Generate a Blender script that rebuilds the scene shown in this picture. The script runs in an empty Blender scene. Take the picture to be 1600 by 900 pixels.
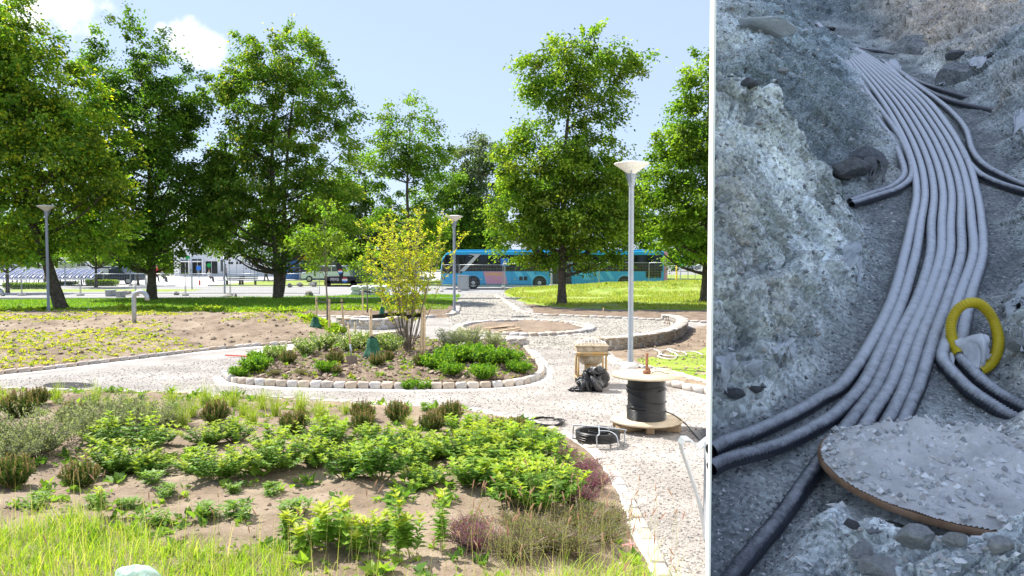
import bpy, bmesh, math, random
import numpy as np
from mathutils import Vector, Matrix
R = math.radians
random.seed(7); rng = np.random.default_rng(11)
scene = bpy.context.scene
col = scene.collection
# ---------------------------------------------------------------- camera
FPX = 1200.0; EYE = 2.5
PITCH = math.atan(47 / FPX)
cam_d = bpy.data.cameras.new('camera'); cam = bpy.data.objects.new('camera', cam_d); col.objects.link(cam)
cam_d.sensor_width = 36; cam_d.lens = 36 * FPX / 1600; cam_d.clip_start = .05; cam_d.clip_end = 4000
cam.location = (0, 0, EYE); cam.rotation_euler = (math.pi / 2 - PITCH, 0, 0)
scene.camera = cam
# ---------------------------------------------------------------- light
SUN_EL = R(52); SUN_DIR = Vector((-.87, .49, 0)).normalized()
SD = Vector((SUN_DIR.x * math.cos(SUN_EL), SUN_DIR.y * math.cos(SUN_EL), math.sin(SUN_EL)))
sl = bpy.data.lights.new('sun', 'SUN'); sl.energy = 5.0; sl.angle = R(.5); sl.color = (1, .95, .87)
so = bpy.data.objects.new('sun', sl); col.objects.link(so); so.rotation_euler = SD.to_track_quat('Z', 'Y').to_euler()
w = bpy.data.worlds.new('World'); scene.world = w; w.use_nodes = True
wn = w.node_tree.nodes; wl = w.node_tree.links
bg = wn['Background']; sky = wn.new('ShaderNodeTexSky'); sky.sky_type = 'NISHITA'; sky.sun_disc = False
sky.sun_elevation = SUN_EL; sky.sun_rotation = math.atan2(SUN_DIR.x, SUN_DIR.y)
sky.air_density = 1.0; sky.dust_density = .6; sky.ozone_density = 2.2
SKY_STRENGTH = .135
bg.inputs['Strength'].default_value = SKY_STRENGTH
scene.view_settings.view_transform = 'Standard'; scene.view_settings.look = 'None'
scene.view_settings.exposure = 1.08; scene.view_settings.gamma = 1
scene.render.engine = 'CYCLES'
scene.cycles.max_bounces = 6; scene.cycles.transparent_max_bounces = 6; scene.cycles.diffuse_bounces = 3
def pray(px, py):
    x = (px - 800) / FPX; y = -(py - 450) / FPX
    c, s = math.cos(PITCH), math.sin(PITCH)
    return Vector((x, c + y * s, -s + y * c))
def sky_clouds():                     # two small cumulus clouds low in the sky, part of the sky itself
    tc = wn.new('ShaderNodeTexCoord')
    nz = wn.new('ShaderNodeTexNoise'); nz.inputs['Scale'].default_value = 9; nz.inputs['Detail'].default_value = 9; nz.inputs['Roughness'].default_value = .62
    wl.new(tc.outputs['Generated'], nz.inputs['Vector'])
    total = None
    for (px, py, r, k) in ((285, 62, .035, 1.), (318, 78, .03, .95), (252, 45, .02, .8), (110, 5, .05, 1.), (160, 12, .03, .7), (40, -10, .06, 1.), (-160, 60, .1, .9), (420, -190, .11, .9), (300, 330, .09, .6), (185, 170, .04, .75), (130, 250, .07, .6), (650, -420, .15, .8), (-420, -200, .2, .9), (1500, -500, .2, .7)):
        d = pray(px, py).normalized()
        vm = wn.new('ShaderNodeVectorMath'); vm.operation = 'DISTANCE'; vm.inputs[1].default_value = d
        nrm = wn.new('ShaderNodeVectorMath'); nrm.operation = 'NORMALIZE'; wl.new(tc.outputs['Generated'], nrm.inputs[0]); wl.new(nrm.outputs[0], vm.inputs[0])
        mr = wn.new('ShaderNodeMapRange'); mr.inputs[1].default_value = 0; mr.inputs[2].default_value = r * 1.5; mr.inputs[3].default_value = k; mr.inputs[4].default_value = 0
        wl.new(vm.outputs['Value'], mr.inputs[0])
        if total is None: total = mr.outputs[0]
        else:
            mx = wn.new('ShaderNodeMath'); mx.operation = 'MAXIMUM'; wl.new(total, mx.inputs[0]); wl.new(mr.outputs[0], mx.inputs[1]); total = mx.outputs[0]
    ad = wn.new('ShaderNodeMath'); ad.operation = 'ADD'; wl.new(total, ad.inputs[0])
    sc = wn.new('ShaderNodeMath'); sc.operation = 'MULTIPLY_ADD'; wl.new(nz.outputs[0], sc.inputs[0]); sc.inputs[1].default_value = 2.2; sc.inputs[2].default_value = -1.12
    wl.new(sc.outputs[0], ad.inputs[1])
    ss = wn.new('ShaderNodeMapRange'); ss.interpolation_type = 'SMOOTHSTEP'; ss.inputs[1].default_value = .42; ss.inputs[2].default_value = .8
    wl.new(ad.outputs[0], ss.inputs[0])
    gt = wn.new('ShaderNodeMath'); gt.operation = 'MULTIPLY'; wl.new(ss.outputs[0], gt.inputs[0])
    g2 = wn.new('ShaderNodeMath'); g2.operation = 'GREATER_THAN'; g2.inputs[1].default_value = .02; wl.new(total, g2.inputs[0]); wl.new(g2.outputs[0], gt.inputs[1])
    mc = wn.new('ShaderNodeMixRGB'); wl.new(gt.outputs[0], mc.inputs[0])
    mc.inputs[2].default_value = (4.6, 4.7, 4.8, 1)
    # a thin veil of high haze over the blue
    hz = wn.new('ShaderNodeMixRGB'); hz.inputs[0].default_value = .8; hz.inputs[2].default_value = (2.15, 2.6, 3.7, 1)
    wl.new(sky.outputs[0], hz.inputs[1]); wl.new(hz.outputs[0], mc.inputs[1])
    wl.new(mc.outputs[0], bg.inputs['Color'])
sky_clouds()
# ---------------------------------------------------------------- projection helpers
def at(px, py, z=0.0):
    d = pray(px, py); t = (z - EYE) / d.z
    return Vector((d.x * t, d.y * t, z))
def atd(px, py, Y):
    d = pray(px, py); t = Y / d.y
    return Vector((d.x * t, Y, EYE + d.z * t))
def hgt(px, ybase, ytop): 
    b = at(px, ybase); return atd(px, ytop, b.y).z
# ---------------------------------------------------------------- noise
def vhash(a, b, s):
    n = (a * 374761393 + b * 668265263 + s * 974634777) & 0xffffffff
    n = ((n ^ (n >> 13)) * 1274126177) & 0xffffffff
    n = n ^ (n >> 16)
    return (n & 0xffff) / 65535.0
def vn(x, y, s=0):
    x = np.asarray(x, float); y = np.asarray(y, float)
    xi = np.floor(x).astype(np.int64); yi = np.floor(y).astype(np.int64)
    fx = x - xi; fy = y - yi; fx = fx * fx * (3 - 2 * fx); fy = fy * fy * (3 - 2 * fy)
    a = vhash(xi, yi, s); b = vhash(xi + 1, yi, s); c = vhash(xi, yi + 1, s); d = vhash(xi + 1, yi + 1, s)
    return (a * (1 - fx) + b * fx) * (1 - fy) + (c * (1 - fx) + d * fx) * fy
def fbm(x, y, o=4, s=0, g=.5):
    r = 0; a = 1; t = 0
    for i in range(o):
        r = r + a * vn(x * 2 ** i + i * 17.3, y * 2 ** i + i * 5.1, s + i); t += a; a *= g
    return r / t
# ---------------------------------------------------------------- materials
def mat(name, cols, scale=4.0, rough=.8, bump=0.0, bscale=30., metal=0., spec=.3, rnd=0., attr=None, coord='Object', pos=None, detail=6, vor=0, bump2=0, b2scale=5, vc=.4):
    m = bpy.data.materials.new(name); m.use_nodes = True; nt = m.node_tree; N = nt.nodes; L = nt.links
    p = N['Principled BSDF']; p.inputs['Roughness'].default_value = rough; p.inputs['Metallic'].default_value = metal
    p.inputs['Specular IOR Level'].default_value = spec
    if not isinstance(cols[0], (tuple, list)): cols = [cols]
    tc = N.new('ShaderNodeTexCoord'); out = None
    if len(cols) > 1:
        nz = N.new('ShaderNodeTexNoise'); nz.inputs['Scale'].default_value = scale; nz.inputs['Detail'].default_value = detail; nz.inputs['Roughness'].default_value = .65
        L.new(tc.outputs[coord], nz.inputs['Vector'])
        cr = N.new('ShaderNodeValToRGB'); e = cr.color_ramp.elements
        n = len(cols)
        for i, c in enumerate(cols):
            q = pos[i] if pos else .32 + .36 * i / (n - 1)
            if i < 2: el = e[i]; el.position = q
            else: el = e.new(q)
            el.color = (*c[:3], 1)
        L.new(nz.outputs[0], cr.inputs[0]); out = cr.outputs[0]
    else:
        rgb = N.new('ShaderNodeRGB'); rgb.outputs[0].default_value = (*cols[0][:3], 1); out = rgb.outputs[0]
    if vor:
        vo = N.new('ShaderNodeTexVoronoi'); vo.inputs['Scale'].default_value = vor; L.new(tc.outputs[coord], vo.inputs['Vector'])
        bw = N.new('ShaderNodeRGBToBW'); L.new(vo.outputs['Color'], bw.inputs[0])
        mr = N.new('ShaderNodeMapRange'); mr.inputs[3].default_value = 1 - vc; mr.inputs[4].default_value = 1 + vc; L.new(bw.outputs[0], mr.inputs[0])
        mx = N.new('ShaderNodeVectorMath'); mx.operation = 'SCALE'; L.new(out, mx.inputs[0]); L.new(mr.outputs[0], mx.inputs['Scale']); out = mx.outputs[0]
    if rnd:
        oi = N.new('ShaderNodeObjectInfo'); mr = N.new('ShaderNodeMapRange'); mr.inputs[3].default_value = 1 - rnd; mr.inputs[4].default_value = 1 + rnd
        L.new(oi.outputs['Random'], mr.inputs[0])
        hs = N.new('ShaderNodeHueSaturation'); L.new(mr.outputs[0], hs.inputs['Value']); L.new(out, hs.inputs['Color'])
        m2 = N.new('ShaderNodeMath'); m2.operation = 'MULTIPLY'; m2.inputs[1].default_value = 7.31; L.new(oi.outputs['Random'], m2.inputs[0])
        fr = N.new('ShaderNodeMath'); fr.operation = 'FRACT'; L.new(m2.outputs[0], fr.inputs[0])
        m3 = N.new('ShaderNodeMapRange'); m3.inputs[3].default_value = .3; m3.inputs[4].default_value = 1.6; L.new(fr.outputs[0], m3.inputs[0]); L.new(m3.outputs[0], hs.inputs['Saturation'])
        out = hs.outputs[0]
    if attr:
        at_ = N.new('ShaderNodeAttribute'); at_.attribute_name = attr
        if len(cols) == 1 and cols[0] == (1, 1, 1): out = at_.outputs['Color']
        else:
            mx = N.new('ShaderNodeVectorMath'); mx.operation = 'MULTIPLY'; L.new(out, mx.inputs[0]); L.new(at_.outputs['Color'], mx.inputs[1]); out = mx.outputs[0]
    L.new(out, p.inputs['Base Color'])
    if bump:
        n2 = N.new('ShaderNodeTexNoise'); n2.inputs['Scale'].default_value = bscale; n2.inputs['Detail'].default_value = 8; n2.inputs['Roughness'].default_value = .7
        L.new(tc.outputs[coord], n2.inputs['Vector'])
        b = N.new('ShaderNodeBump'); b.inputs['Strength'].default_value = min(1, bump); b.inputs['Distance'].default_value = .6 / bscale * max(1, bump)
        L.new(n2.outputs[0], b.inputs['Height']); L.new(b.outputs[0], p.inputs['Normal'])
        if bump2:
            v2 = N.new('ShaderNodeTexVoronoi'); v2.inputs['Scale'].default_value = b2scale; L.new(tc.outputs[coord], v2.inputs['Vector'])
            c = N.new('ShaderNodeBump'); c.inputs['Strength'].default_value = bump2; c.inputs['Distance'].default_value = .5 / b2scale; c.invert = True
            L.new(v2.outputs['Distance'], c.inputs['Height']); L.new(b.outputs[0], c.inputs['Normal']); L.new(c.outputs[0], p.inputs['Normal'])
    return m
def leafmat(name, mul=1.0, trans=.45, rough=.5):
    m = bpy.data.materials.new(name); m.use_nodes = True; nt = m.node_tree; N = nt.nodes; L = nt.links
    p = N['Principled BSDF']; p.inputs['Roughness'].default_value = rough; p.inputs['Specular IOR Level'].default_value = .25
    a = N.new('ShaderNodeAttribute'); a.attribute_name = 'tint'
    L.new(a.outputs['Color'], p.inputs['Base Color'])
    t = N.new('ShaderNodeBsdfTranslucent')
    g = N.new('ShaderNodeVectorMath'); g.operation = 'MULTIPLY'; g.inputs[1].default_value = (1.25, 1.3, .45); L.new(a.outputs['Color'], g.inputs[0]); L.new(g.outputs[0], t.inputs['Color'])
    mx = N.new('ShaderNodeMixShader'); mx.inputs[0].default_value = trans; L.new(p.outputs[0], mx.inputs[1]); L.new(t.outputs[0], mx.inputs[2])
    L.new(mx.outputs[0], N['Material Output'].inputs['Surface'])
    return m
# ---------------------------------------------------------------- object helpers
def tag(o, label=None, cat=None, group=None, kind=None):
    if label: o['label'] = label
    if cat: o['category'] = cat
    if group: o['group'] = group
    if kind: o['kind'] = kind
    return o
def empty(name, loc, label, cat, group=None, rz=0.0):
    o = bpy.data.objects.new(name, None); col.objects.link(o); o.location = loc; o.rotation_euler = (0, 0, rz); o.empty_display_size = .2
    return tag(o, label, cat, group)
def link(name, me, parent=None, loc=None, rot=None, scale=None):
    o = bpy.data.objects.new(name, me); col.objects.link(o)
    if parent is not None: o.parent = parent
    if loc is not None: o.location = loc
    if rot is not None: o.rotation_euler = rot
    if scale is not None: o.scale = scale if hasattr(scale, '__len__') else (scale,) * 3
    return o
def copy_tree(o, parent=None):
    c = o.copy(); col.objects.link(c)
    if parent is not None: c.parent = parent
    for ch in o.children: copy_tree(ch, c)
    return c
def npmesh(name, V, Fc, k, m=None, tint=None, smooth=False):
    me = bpy.data.meshes.new(name); V = np.asarray(V, np.float32); Fc = np.asarray(Fc, np.int32).ravel(); nf = len(Fc) // k
    me.vertices.add(len(V)); me.vertices.foreach_set('co', V.ravel()); me.loops.add(len(Fc)); me.loops.foreach_set('vertex_index', Fc)
    me.polygons.add(nf); me.polygons.foreach_set('loop_start', np.arange(0, nf * k, k, dtype=np.int32)); me.polygons.foreach_set('loop_total', np.full(nf, k, np.int32))
    me.polygons.foreach_set('use_smooth', np.full(nf, smooth))
    if tint is not None:
        a = me.color_attributes.new('tint', 'FLOAT_COLOR', 'POINT'); c = np.ones((len(V), 4), np.float32); c[:, :3] = tint; a.data.foreach_set('color', c.ravel())
    me.update(); me.validate()
    if m: me.materials.append(m)
    return me
class MB:
    """collects shapes, builds ONE mesh object"""
    def __init__(s): s.v = []; s.f = []; s.m = []; s.sm = []; s.ms = []
    def add(s, V, Fc, m=0, smooth=False):
        n = len(s.v); s.v += [tuple(x) for x in V]
        for f in Fc: s.f.append([i + n for i in f]); s.m.append(m); s.sm.append(smooth)
        return s
    def box(s, c, d, rot=None, m=0):
        V = []
        for z in (-.5, .5):
            for y in (-.5, .5):
                for x in (-.5, .5):
                    p = Vector((x * d[0], y * d[1], z * d[2]))
                    if rot is not None: p = rot @ p
                    V.append(p + Vector(c))
        return s.add(V, [(0, 2, 3, 1), (4, 5, 7, 6), (0, 1, 5, 4), (2, 6, 7, 3), (0, 4, 6, 2), (1, 3, 7, 5)], m)
    def rbox(s, c, d, b=.02, rot=None, m=0):
        bm = bmesh.new(); bmesh.ops.create_cube(bm, size=1); bmesh.ops.scale(bm, vec=d, verts=bm.verts)
        bmesh.ops.bevel(bm, geom=bm.edges[:], offset=b, segments=2, affect='EDGES', profile=.5)
        Mt = Matrix.Translation(c) @ (rot.to_4x4() if rot is not None else Matrix())
        bmesh.ops.transform(bm, matrix=Mt, verts=bm.verts); bm.verts.index_update()
        s.add([v.co for v in bm.verts], [[v.index for v in f.verts] for f in bm.faces], m, True); bm.free(); return s
    def tube(s, P, r, n=8, cap=True, m=0, smooth=True, flat=None):
        P = [Vector(p) for p in P]; rs = r if hasattr(r, '__len__') else [r] * len(P)
        V = []; prev = None
        for i, p in enumerate(P):
            t = (P[min(i + 1, len(P) - 1)] - P[max(i - 1, 0)]).normalized()
            if prev is None: a = Vector((0, 0, 1)) if abs(t.z) < .9 else Vector((1, 0, 0)); u = t.cross(a).normalized()
            else:
                u = (prev - t * prev.dot(t)); u = u.normalized() if u.length > 1e-6 else t.orthogonal().normalized()
            prev = u; v = t.cross(u)
            for k in range(n):
                a = 2 * math.pi * k / n; V.append(p + (u * math.cos(a) + v * math.sin(a)) * rs[i])
        Fc = [[i * n + k, i * n + (k + 1) % n, (i + 1) * n + (k + 1) % n, (i + 1) * n + k] for i in range(len(P) - 1) for k in range(n)]
        s.add(V, Fc, m, smooth)
        if cap:
            b = len(s.v) - len(V); s.f.append([b + k for k in range(n)][::-1]); s.m.append(m); s.sm.append(False)
            s.f.append([b + (len(P) - 1) * n + k for k in range(n)]); s.m.append(m); s.sm.append(False)
        return s
    def lathe(s, prof, c=(0, 0, 0), n=24, m=0, rot=None, smooth=True):
        V = []
        for (r, z) in prof:
            for k in range(n):
                a = 2 * math.pi * k / n; p = Vector((r * math.cos(a), r * math.sin(a), z))
                if rot is not None: p = rot @ p
                V.append(p + Vector(c))
        Fc = [[i * n + k, i * n + (k + 1) % n, (i + 1) * n + (k + 1) % n, (i + 1) * n + k] for i in range(len(prof) - 1) for k in range(n)]
        return s.add(V, Fc, m, smooth)
    def prism(s, poly, axis, a, b, m=0):
        """poly: 2d points, extruded along axis from a to b"""
        def P(u, v, w):
            return {0: (w, u, v), 1: (u, w, v), 2: (u, v, w)}[axis]
        n = len(poly); V = [P(u, v, a) for u, v in poly] + [P(u, v, b) for u, v in poly]
        Fc = [list(range(n))[::-1], list(range(n, 2 * n))] + [[i, (i + 1) % n, n + (i + 1) % n, n + i] for i in range(n)]
        return s.add(V, Fc, m)
    def build(s, name, mats, parent=None, loc=None, rot=None, bevel=0):
        me = bpy.data.meshes.new(name); me.from_pydata(s.v, [], s.f); me.update()
        for x in (mats if isinstance(mats, (list, tuple)) else [mats]): me.materials.append(x)
        me.polygons.foreach_set('material_index', s.m); me.polygons.foreach_set('use_smooth', s.sm)
        bm = bmesh.new(); bm.from_mesh(me); bmesh.ops.recalc_face_normals(bm, faces=bm.faces); bm.to_mesh(me); bm.free()
        o = link(name, me, parent, loc, rot)
        if bevel:
            b = o.modifiers.new('b', 'BEVEL'); b.width = bevel; b.segments = 2; b.limit_method = 'ANGLE'
        return o
def arc(c, r, a0, a1, n, plane='xz'):
    out = []
    for i in range(n + 1):
        a = R(a0 + (a1 - a0) * i / n); x, y = r * math.cos(a), r * math.sin(a)
        out.append(Vector(c) + (Vector((x, 0, y)) if plane == 'xz' else Vector((x, y, 0)) if plane == 'xy' else Vector((0, x, y))))
    return out
def smoothpath(P, n=8):
    P = [Vector(p) for p in P]; out = []
    for i in range(len(P) - 1):
        p0 = P[max(i - 1, 0)]; p1 = P[i]; p2 = P[i + 1]; p3 = P[min(i + 2, len(P) - 1)]
        for k in range(n):
            t = k / n
            out.append(.5 * ((2 * p1) + (p2 - p0) * t + (2 * p0 - 5 * p1 + 4 * p2 - p3) * t * t + (3 * p1 - p0 - 3 * p2 + p3) * t ** 3))
    out.append(P[-1]); return out
def resample(P, step):
    d = [0]
    for i in range(1, len(P)): d.append(d[-1] + (P[i] - P[i - 1]).length)
    n = max(2, int(round(d[-1] / step)) + 1); out = []; j = 0
    for k in range(n):
        s = d[-1] * k / (n - 1)
        while j < len(P) - 2 and d[j + 1] < s: j += 1
        t = (s - d[j]) / max(1e-9, d[j + 1] - d[j]); out.append(P[j].lerp(P[j + 1], t))
    return out
def pxpath(pts, z=0, n=8): return smoothpath([at(x, y, z) for x, y in pts], n)
def sdpoly(X, Y, poly):
    """signed distance, + inside"""
    n = len(poly); d2 = np.full(X.shape, 1e18); ins = np.zeros(X.shape, bool)
    for i in range(n):
        ax, ay = poly[i][0], poly[i][1]; bx, by = poly[(i + 1) % n][0], poly[(i + 1) % n][1]
        ex, ey = bx - ax, by - ay; L2 = ex * ex + ey * ey + 1e-12
        t = np.clip(((X - ax) * ex + (Y - ay) * ey) / L2, 0, 1)
        d2 = np.minimum(d2, (X - ax - t * ex) ** 2 + (Y - ay - t * ey) ** 2)
        c = ((ay > Y) != (by > Y)) & (X < ex * (Y - ay) / (ey if abs(ey) > 1e-12 else 1e-12) + ax); ins ^= c
    return np.where(ins, 1, -1) * np.sqrt(d2)
HF = []       # height functions of raised patches, for standing things on them
def patch(name, poly, m, level, res, H=0., D=1., nz=0., ns=1., seed=0, bumps=(), kind='structure', label=None, cat=None):
    poly = [(p[0], p[1]) for p in poly]; xs = [p[0] for p in poly]; ys = [p[1] for p in poly]
    def hf(X, Y):
        X = np.asarray(X, float); Y = np.asarray(Y, float); d = sdpoly(X, Y, poly)
        t = np.clip(d / D, 0, 1); h = np.minimum(d * .5, level) + H * np.sin(t * math.pi / 2)
        for (bx, by, br, bh, el) in bumps:
            h = h + np.where(d > 0, bh * np.exp(-(((X - bx) / (br * el)) ** 2 + ((Y - by) / br) ** 2)) * np.clip(d / .8, 0, 1), 0)
        if nz: h = h + np.where(d > 0, nz * np.maximum(fbm(X * ns, Y * ns, 5, seed) - .28, 0) * np.clip(d / .3, 0, 1), 0)
        return np.maximum(h, -.06)
    nx = max(2, int((max(xs) - min(xs)) / res) + 3); ny = max(2, int((max(ys) - min(ys)) / res) + 3)
    gx = min(xs) - res + np.arange(nx) * (max(xs) - min(xs) + 2 * res) / (nx - 1); gy = min(ys) - res + np.arange(ny) * (max(ys) - min(ys) + 2 * res) / (ny - 1)
    X, Y = np.meshgrid(gx, gy); Z = hf(X, Y); keep = sdpoly(X, Y, poly) > -res * 1.6
    idx = np.arange(nx * ny).reshape(ny, nx)
    ok = keep[:-1, :-1] & keep[1:, :-1] & keep[:-1, 1:] & keep[1:, 1:]
    q = np.stack([idx[:-1, :-1], idx[:-1, 1:], idx[1:, 1:], idx[1:, :-1]], -1)[ok]
    used, inv = np.unique(q, return_inverse=True)
    V = np.stack([X.ravel(), Y.ravel(), Z.ravel()], 1)[used]
    o = link(name, npmesh(name, V, inv.reshape(-1, 4), 4, m, smooth=True)); tag(o, label, cat, None, kind)
    HF.append(hf); o['_'] = 0; del o['_']
    return hf
def GZ(x, y):
    return max([0.0] + [float(h(np.array([x]), np.array([y]))[0]) for h in HF])
def GZa(X, Y):
    z = np.zeros(len(X))
    for h in HF: z = np.maximum(z, h(X, Y))
    return z
# leaves: rhombus of 4 points bent on the midrib (2 tris)
def leaves(P, A, Nn, L, Wd, fold=.25):
    """P base, A axis unit, Nn normal approx; returns V,F quads as two tris"""
    n = len(P); A = A / np.linalg.norm(A, axis=1, keepdims=True)
    S = np.cross(A, Nn); S /= (np.linalg.norm(S, axis=1, keepdims=True) + 1e-9); U = np.cross(S, A)
    L = np.asarray(L).reshape(-1, 1) * np.ones((n, 1)); Wd = np.asarray(Wd).reshape(-1, 1) * np.ones((n, 1))
    V = np.empty((n, 4, 3)); V[:, 0] = P; V[:, 1] = P + A * L * .45 + S * Wd * .5 + U * Wd * fold; V[:, 2] = P + A * L - U * L * .12; V[:, 3] = P + A * L * .45 - S * Wd * .5 + U * Wd * fold
    i = np.arange(n)[:, None] * 4
    F = np.concatenate([i + np.array([[0, 1, 2]]), i + np.array([[0, 2, 3]])], 1).reshape(-1, 3)
    return V.reshape(-1, 3), F
def leaves6(P, A, Nn, L, Wd, droop=.2, fold=.15):
    n = len(P); A = A / np.linalg.norm(A, axis=1, keepdims=True)
    S = np.cross(A, Nn); S /= (np.linalg.norm(S, axis=1, keepdims=True) + 1e-9); U = np.cross(S, A)
    L = np.asarray(L).reshape(-1, 1) * np.ones((n, 1)); Wd = np.asarray(Wd).reshape(-1, 1) * np.ones((n, 1))
    V = np.empty((n, 7, 3)); m1 = P + A * L * .33 + U * L * .05; m2 = P + A * L * .68 - U * L * droop * .35
    V[:, 0] = P; V[:, 1] = m1 + S * Wd * .45 + U * Wd * fold; V[:, 2] = m1; V[:, 3] = m1 - S * Wd * .45 + U * Wd * fold
    V[:, 4] = m2 + S * Wd * .4 + U * Wd * fold * .7; V[:, 5] = m2 - S * Wd * .4 + U * Wd * fold * .7; V[:, 6] = P + A * L - U * L * droop
    i = np.arange(n)[:, None] * 7
    T = [(0, 1, 2), (0, 2, 3), (1, 4, 2), (2, 5, 3), (2, 4, 6), (2, 6, 5)]
    F = np.concatenate([i + np.array([t]) for t in T], 1).reshape(-1, 3)
    return V.reshape(-1, 3), F
def rdir(n): 
    v = rng.normal(size=(n, 3)); return v / np.linalg.norm(v, axis=1, keepdims=True)
def stones_mesh(name, P, S, m, cols, flat=.6, tall=None):
    """many small angular stones as one mesh (8 tris each)"""
    n = len(P); O = np.array([(1, 0, 0), (0, 1, 0), (-1, 0, 0), (0, -1, 0), (0, 0, 1), (0, 0, -1)], float)
    V = O[None] * (1 + .45 * (rng.random((n, 6, 1)) - .5)) + .28 * (rng.random((n, 6, 3)) - .5)
    a = rng.random(n) * 6.28; c, s = np.cos(a), np.sin(a)
    sc = np.stack([.6 + .7 * rng.random(n), .6 + .5 * rng.random(n), flat * (.6 + .7 * rng.random(n))], 1)
    V = V * sc[:, None]; x = V[..., 0] * c[:, None] - V[..., 1] * s[:, None]; y = V[..., 0] * s[:, None] + V[..., 1] * c[:, None]
    V = np.stack([x, y, V[..., 2]], -1)
    b = rng.normal(0, .35, n); z = V[..., 2] + V[..., 0] * b[:, None] * .6; V[..., 2] = z
    V = V * np.asarray(S)[:, None, None] * .5 + np.asarray(P)[:, None]
    T = np.array([(0, 1, 4), (1, 2, 4), (2, 3, 4), (3, 0, 4), (1, 0, 5), (2, 1, 5), (3, 2, 5), (0, 3, 5)])
    F = (np.arange(n)[:, None, None] * 6 + T[None]).reshape(-1, 3)
    ci = rng.integers(0, len(cols), n); C = np.array(cols)[ci] * (.75 + .5 * rng.random((n, 1)))
    return npmesh(name, V.reshape(-1, 3), F, 3, m, np.repeat(C, 6, 0))
# ================================================================ PARK GROUND
m_far = mat('far_ground', [(.16, .19, .07), (.26, .27, .16)], scale=.06, rough=.95)
m_gravel = mat('gravel_path', [(.215, .195, .175), (.29, .27, .25), (.37, .345, .32)], scale=.9, rough=.95, bump=.9, bscale=34, vor=70, vc=.28)
m_gravelg = mat('grey_gravel', [(.27, .25, .215), (.36, .34, .30)], scale=1.1, rough=.95, bump=.9, bscale=18, vor=16)
m_soil = mat('sandy_soil', [(.145, .105, .072), (.25, .19, .135), (.34, .275, .205)], scale=1.6, rough=.97, bump=1., bscale=16, detail=10)
m_soild = mat('dark_soil', [(.10, .07, .05), (.19, .14, .10), (.27, .21, .155)], scale=2.2, rough=.97, bump=1., bscale=14, detail=10)
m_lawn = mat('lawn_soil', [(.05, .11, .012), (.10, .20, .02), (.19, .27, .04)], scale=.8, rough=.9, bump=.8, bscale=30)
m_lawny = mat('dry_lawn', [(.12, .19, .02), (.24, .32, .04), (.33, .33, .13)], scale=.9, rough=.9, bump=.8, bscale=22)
m_asph = mat('asphalt', [(.25, .245, .24), (.31, .305, .30)], scale=.9, rough=.9, bump=.3, bscale=60)
m_plaza = mat('plaza_paving', [(.44, .43, .41), (.54, .53, .51)], scale=.5, rough=.85, bump=.2, bscale=40)
m_kerb = mat('kerb_stone', [(.42, .40, .38), (.55, .53, .5)], scale=3, rough=.85, bump=.4, bscale=40)
m_conc = mat('pale_mortar', [(.52, .50, .46), (.66, .64, .60)], scale=5, rough=.9, bump=.7, bscale=35)
m_stone = mat('granite_sett', [(.27, .225, .19), (.38, .33, .285), (.47, .43, .38)], scale=9, rough=.85, bump=.7, bscale=28, rnd=.26)
m_stonep = mat('pale_granite', [(.40, .35, .30), (.53, .47, .41)], scale=9, rough=.85, bump=.6, bscale=28, rnd=.16)
m_tint = mat('tinted_stone', (1, 1, 1), rough=.9, attr='tint')
m_leaf = leafmat('leaf', trans=.5)
m_blade = leafmat('grass_blade', trans=.5)
m_bark = mat('bark', [(.045, .035, .027), (.10, .08, .06), (.16, .14, .11)], scale=6, rough=.95, bump=1., bscale=14)
m_barkg = mat('grey_bark', [(.14, .115, .09), (.26, .22, .17)], scale=8, rough=.9, bump=.8, bscale=24)
GRAVC = [(.34, .31, .28), (.29, .26, .235), (.17, .16, .155), (.33, .28, .245), (.42, .40, .37)]

gsz = 900
me = MB()
nn = 40
V = []; 
for j in range(nn + 1):
    for i in range(nn + 1):
        x = -gsz + 2 * gsz * i / nn; y = -60 + (gsz * 1.9) * j / nn; V.append((x, y, -.012))
me.add(V, [[j * (nn + 1) + i, j * (nn + 1) + i + 1, (j + 1) * (nn + 1) + i + 1, (j + 1) * (nn + 1) + i] for j in range(nn) for i in range(nn)])
tag(me.build('ground', m_far), kind='structure')
# site gravel under paths and basins
site = [at(-900, 1400), at(1800, 1400), at(2200, 700), at(1700, 520), at(1500, 470), at(830, 470), at(790, 458), at(715, 458), at(690, 480), at(620, 486), at(370, 487), at(-100, 480), at(-700, 480), at(-1400, 640)]
site = [p if p.y > 2.2 else Vector((p.x, 2.2, 0)) for p in site]
site = [Vector((-16, 2.0, 0)), Vector((11, 2.0, 0)), Vector((22, 12, 0)), Vector((28, 30, 0)), at(1300, 490), at(830, 478), at(800, 463), at(785, 458.5), at(722, 458.5), at(712, 475), at(700, 489), at(620, 491), at(370, 489), at(-300, 489), Vector((-30, 24, 0)), Vector((-26, 10, 0))]
hf_site = patch('gravel_path', site, m_gravel, .004, .5)
grey = [at(*p) for p in ((722, 459), (785, 459), (800, 465), (830, 489), (900, 494), (1000, 498), (1060, 503), (1066, 518), (1045, 532), (980, 545), (900, 549), (820, 545), (730, 520), (700, 508), (696, 492), (712, 478))]
patch('gravel_bed', grey, m_gravelg, .010, .4, nz=.06, ns=1.2)
FB = [(-900, 622), (-300, 612), (0, 610), (330, 620), (560, 631), (700, 639), (760, 647), (830, 662), (880, 680), (915, 700), (942, 725), (965, 760), (985, 800), (1008, 850), (1028, 900), (1045, 960)]
fbp = smoothpath([at(*p) for p in FB], 5)
fb_poly = fbp + [Vector((1.25, 4.2, 0)), Vector((.4, 2.4, 0)), Vector((-14, 2.4, 0)), Vector((-24, 7, 0))]
hf_fb = patch('flower_bed', fb_poly, m_soil, .01, .06, H=.10, D=1.2, nz=.16, ns=1.9, seed=3)
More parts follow.
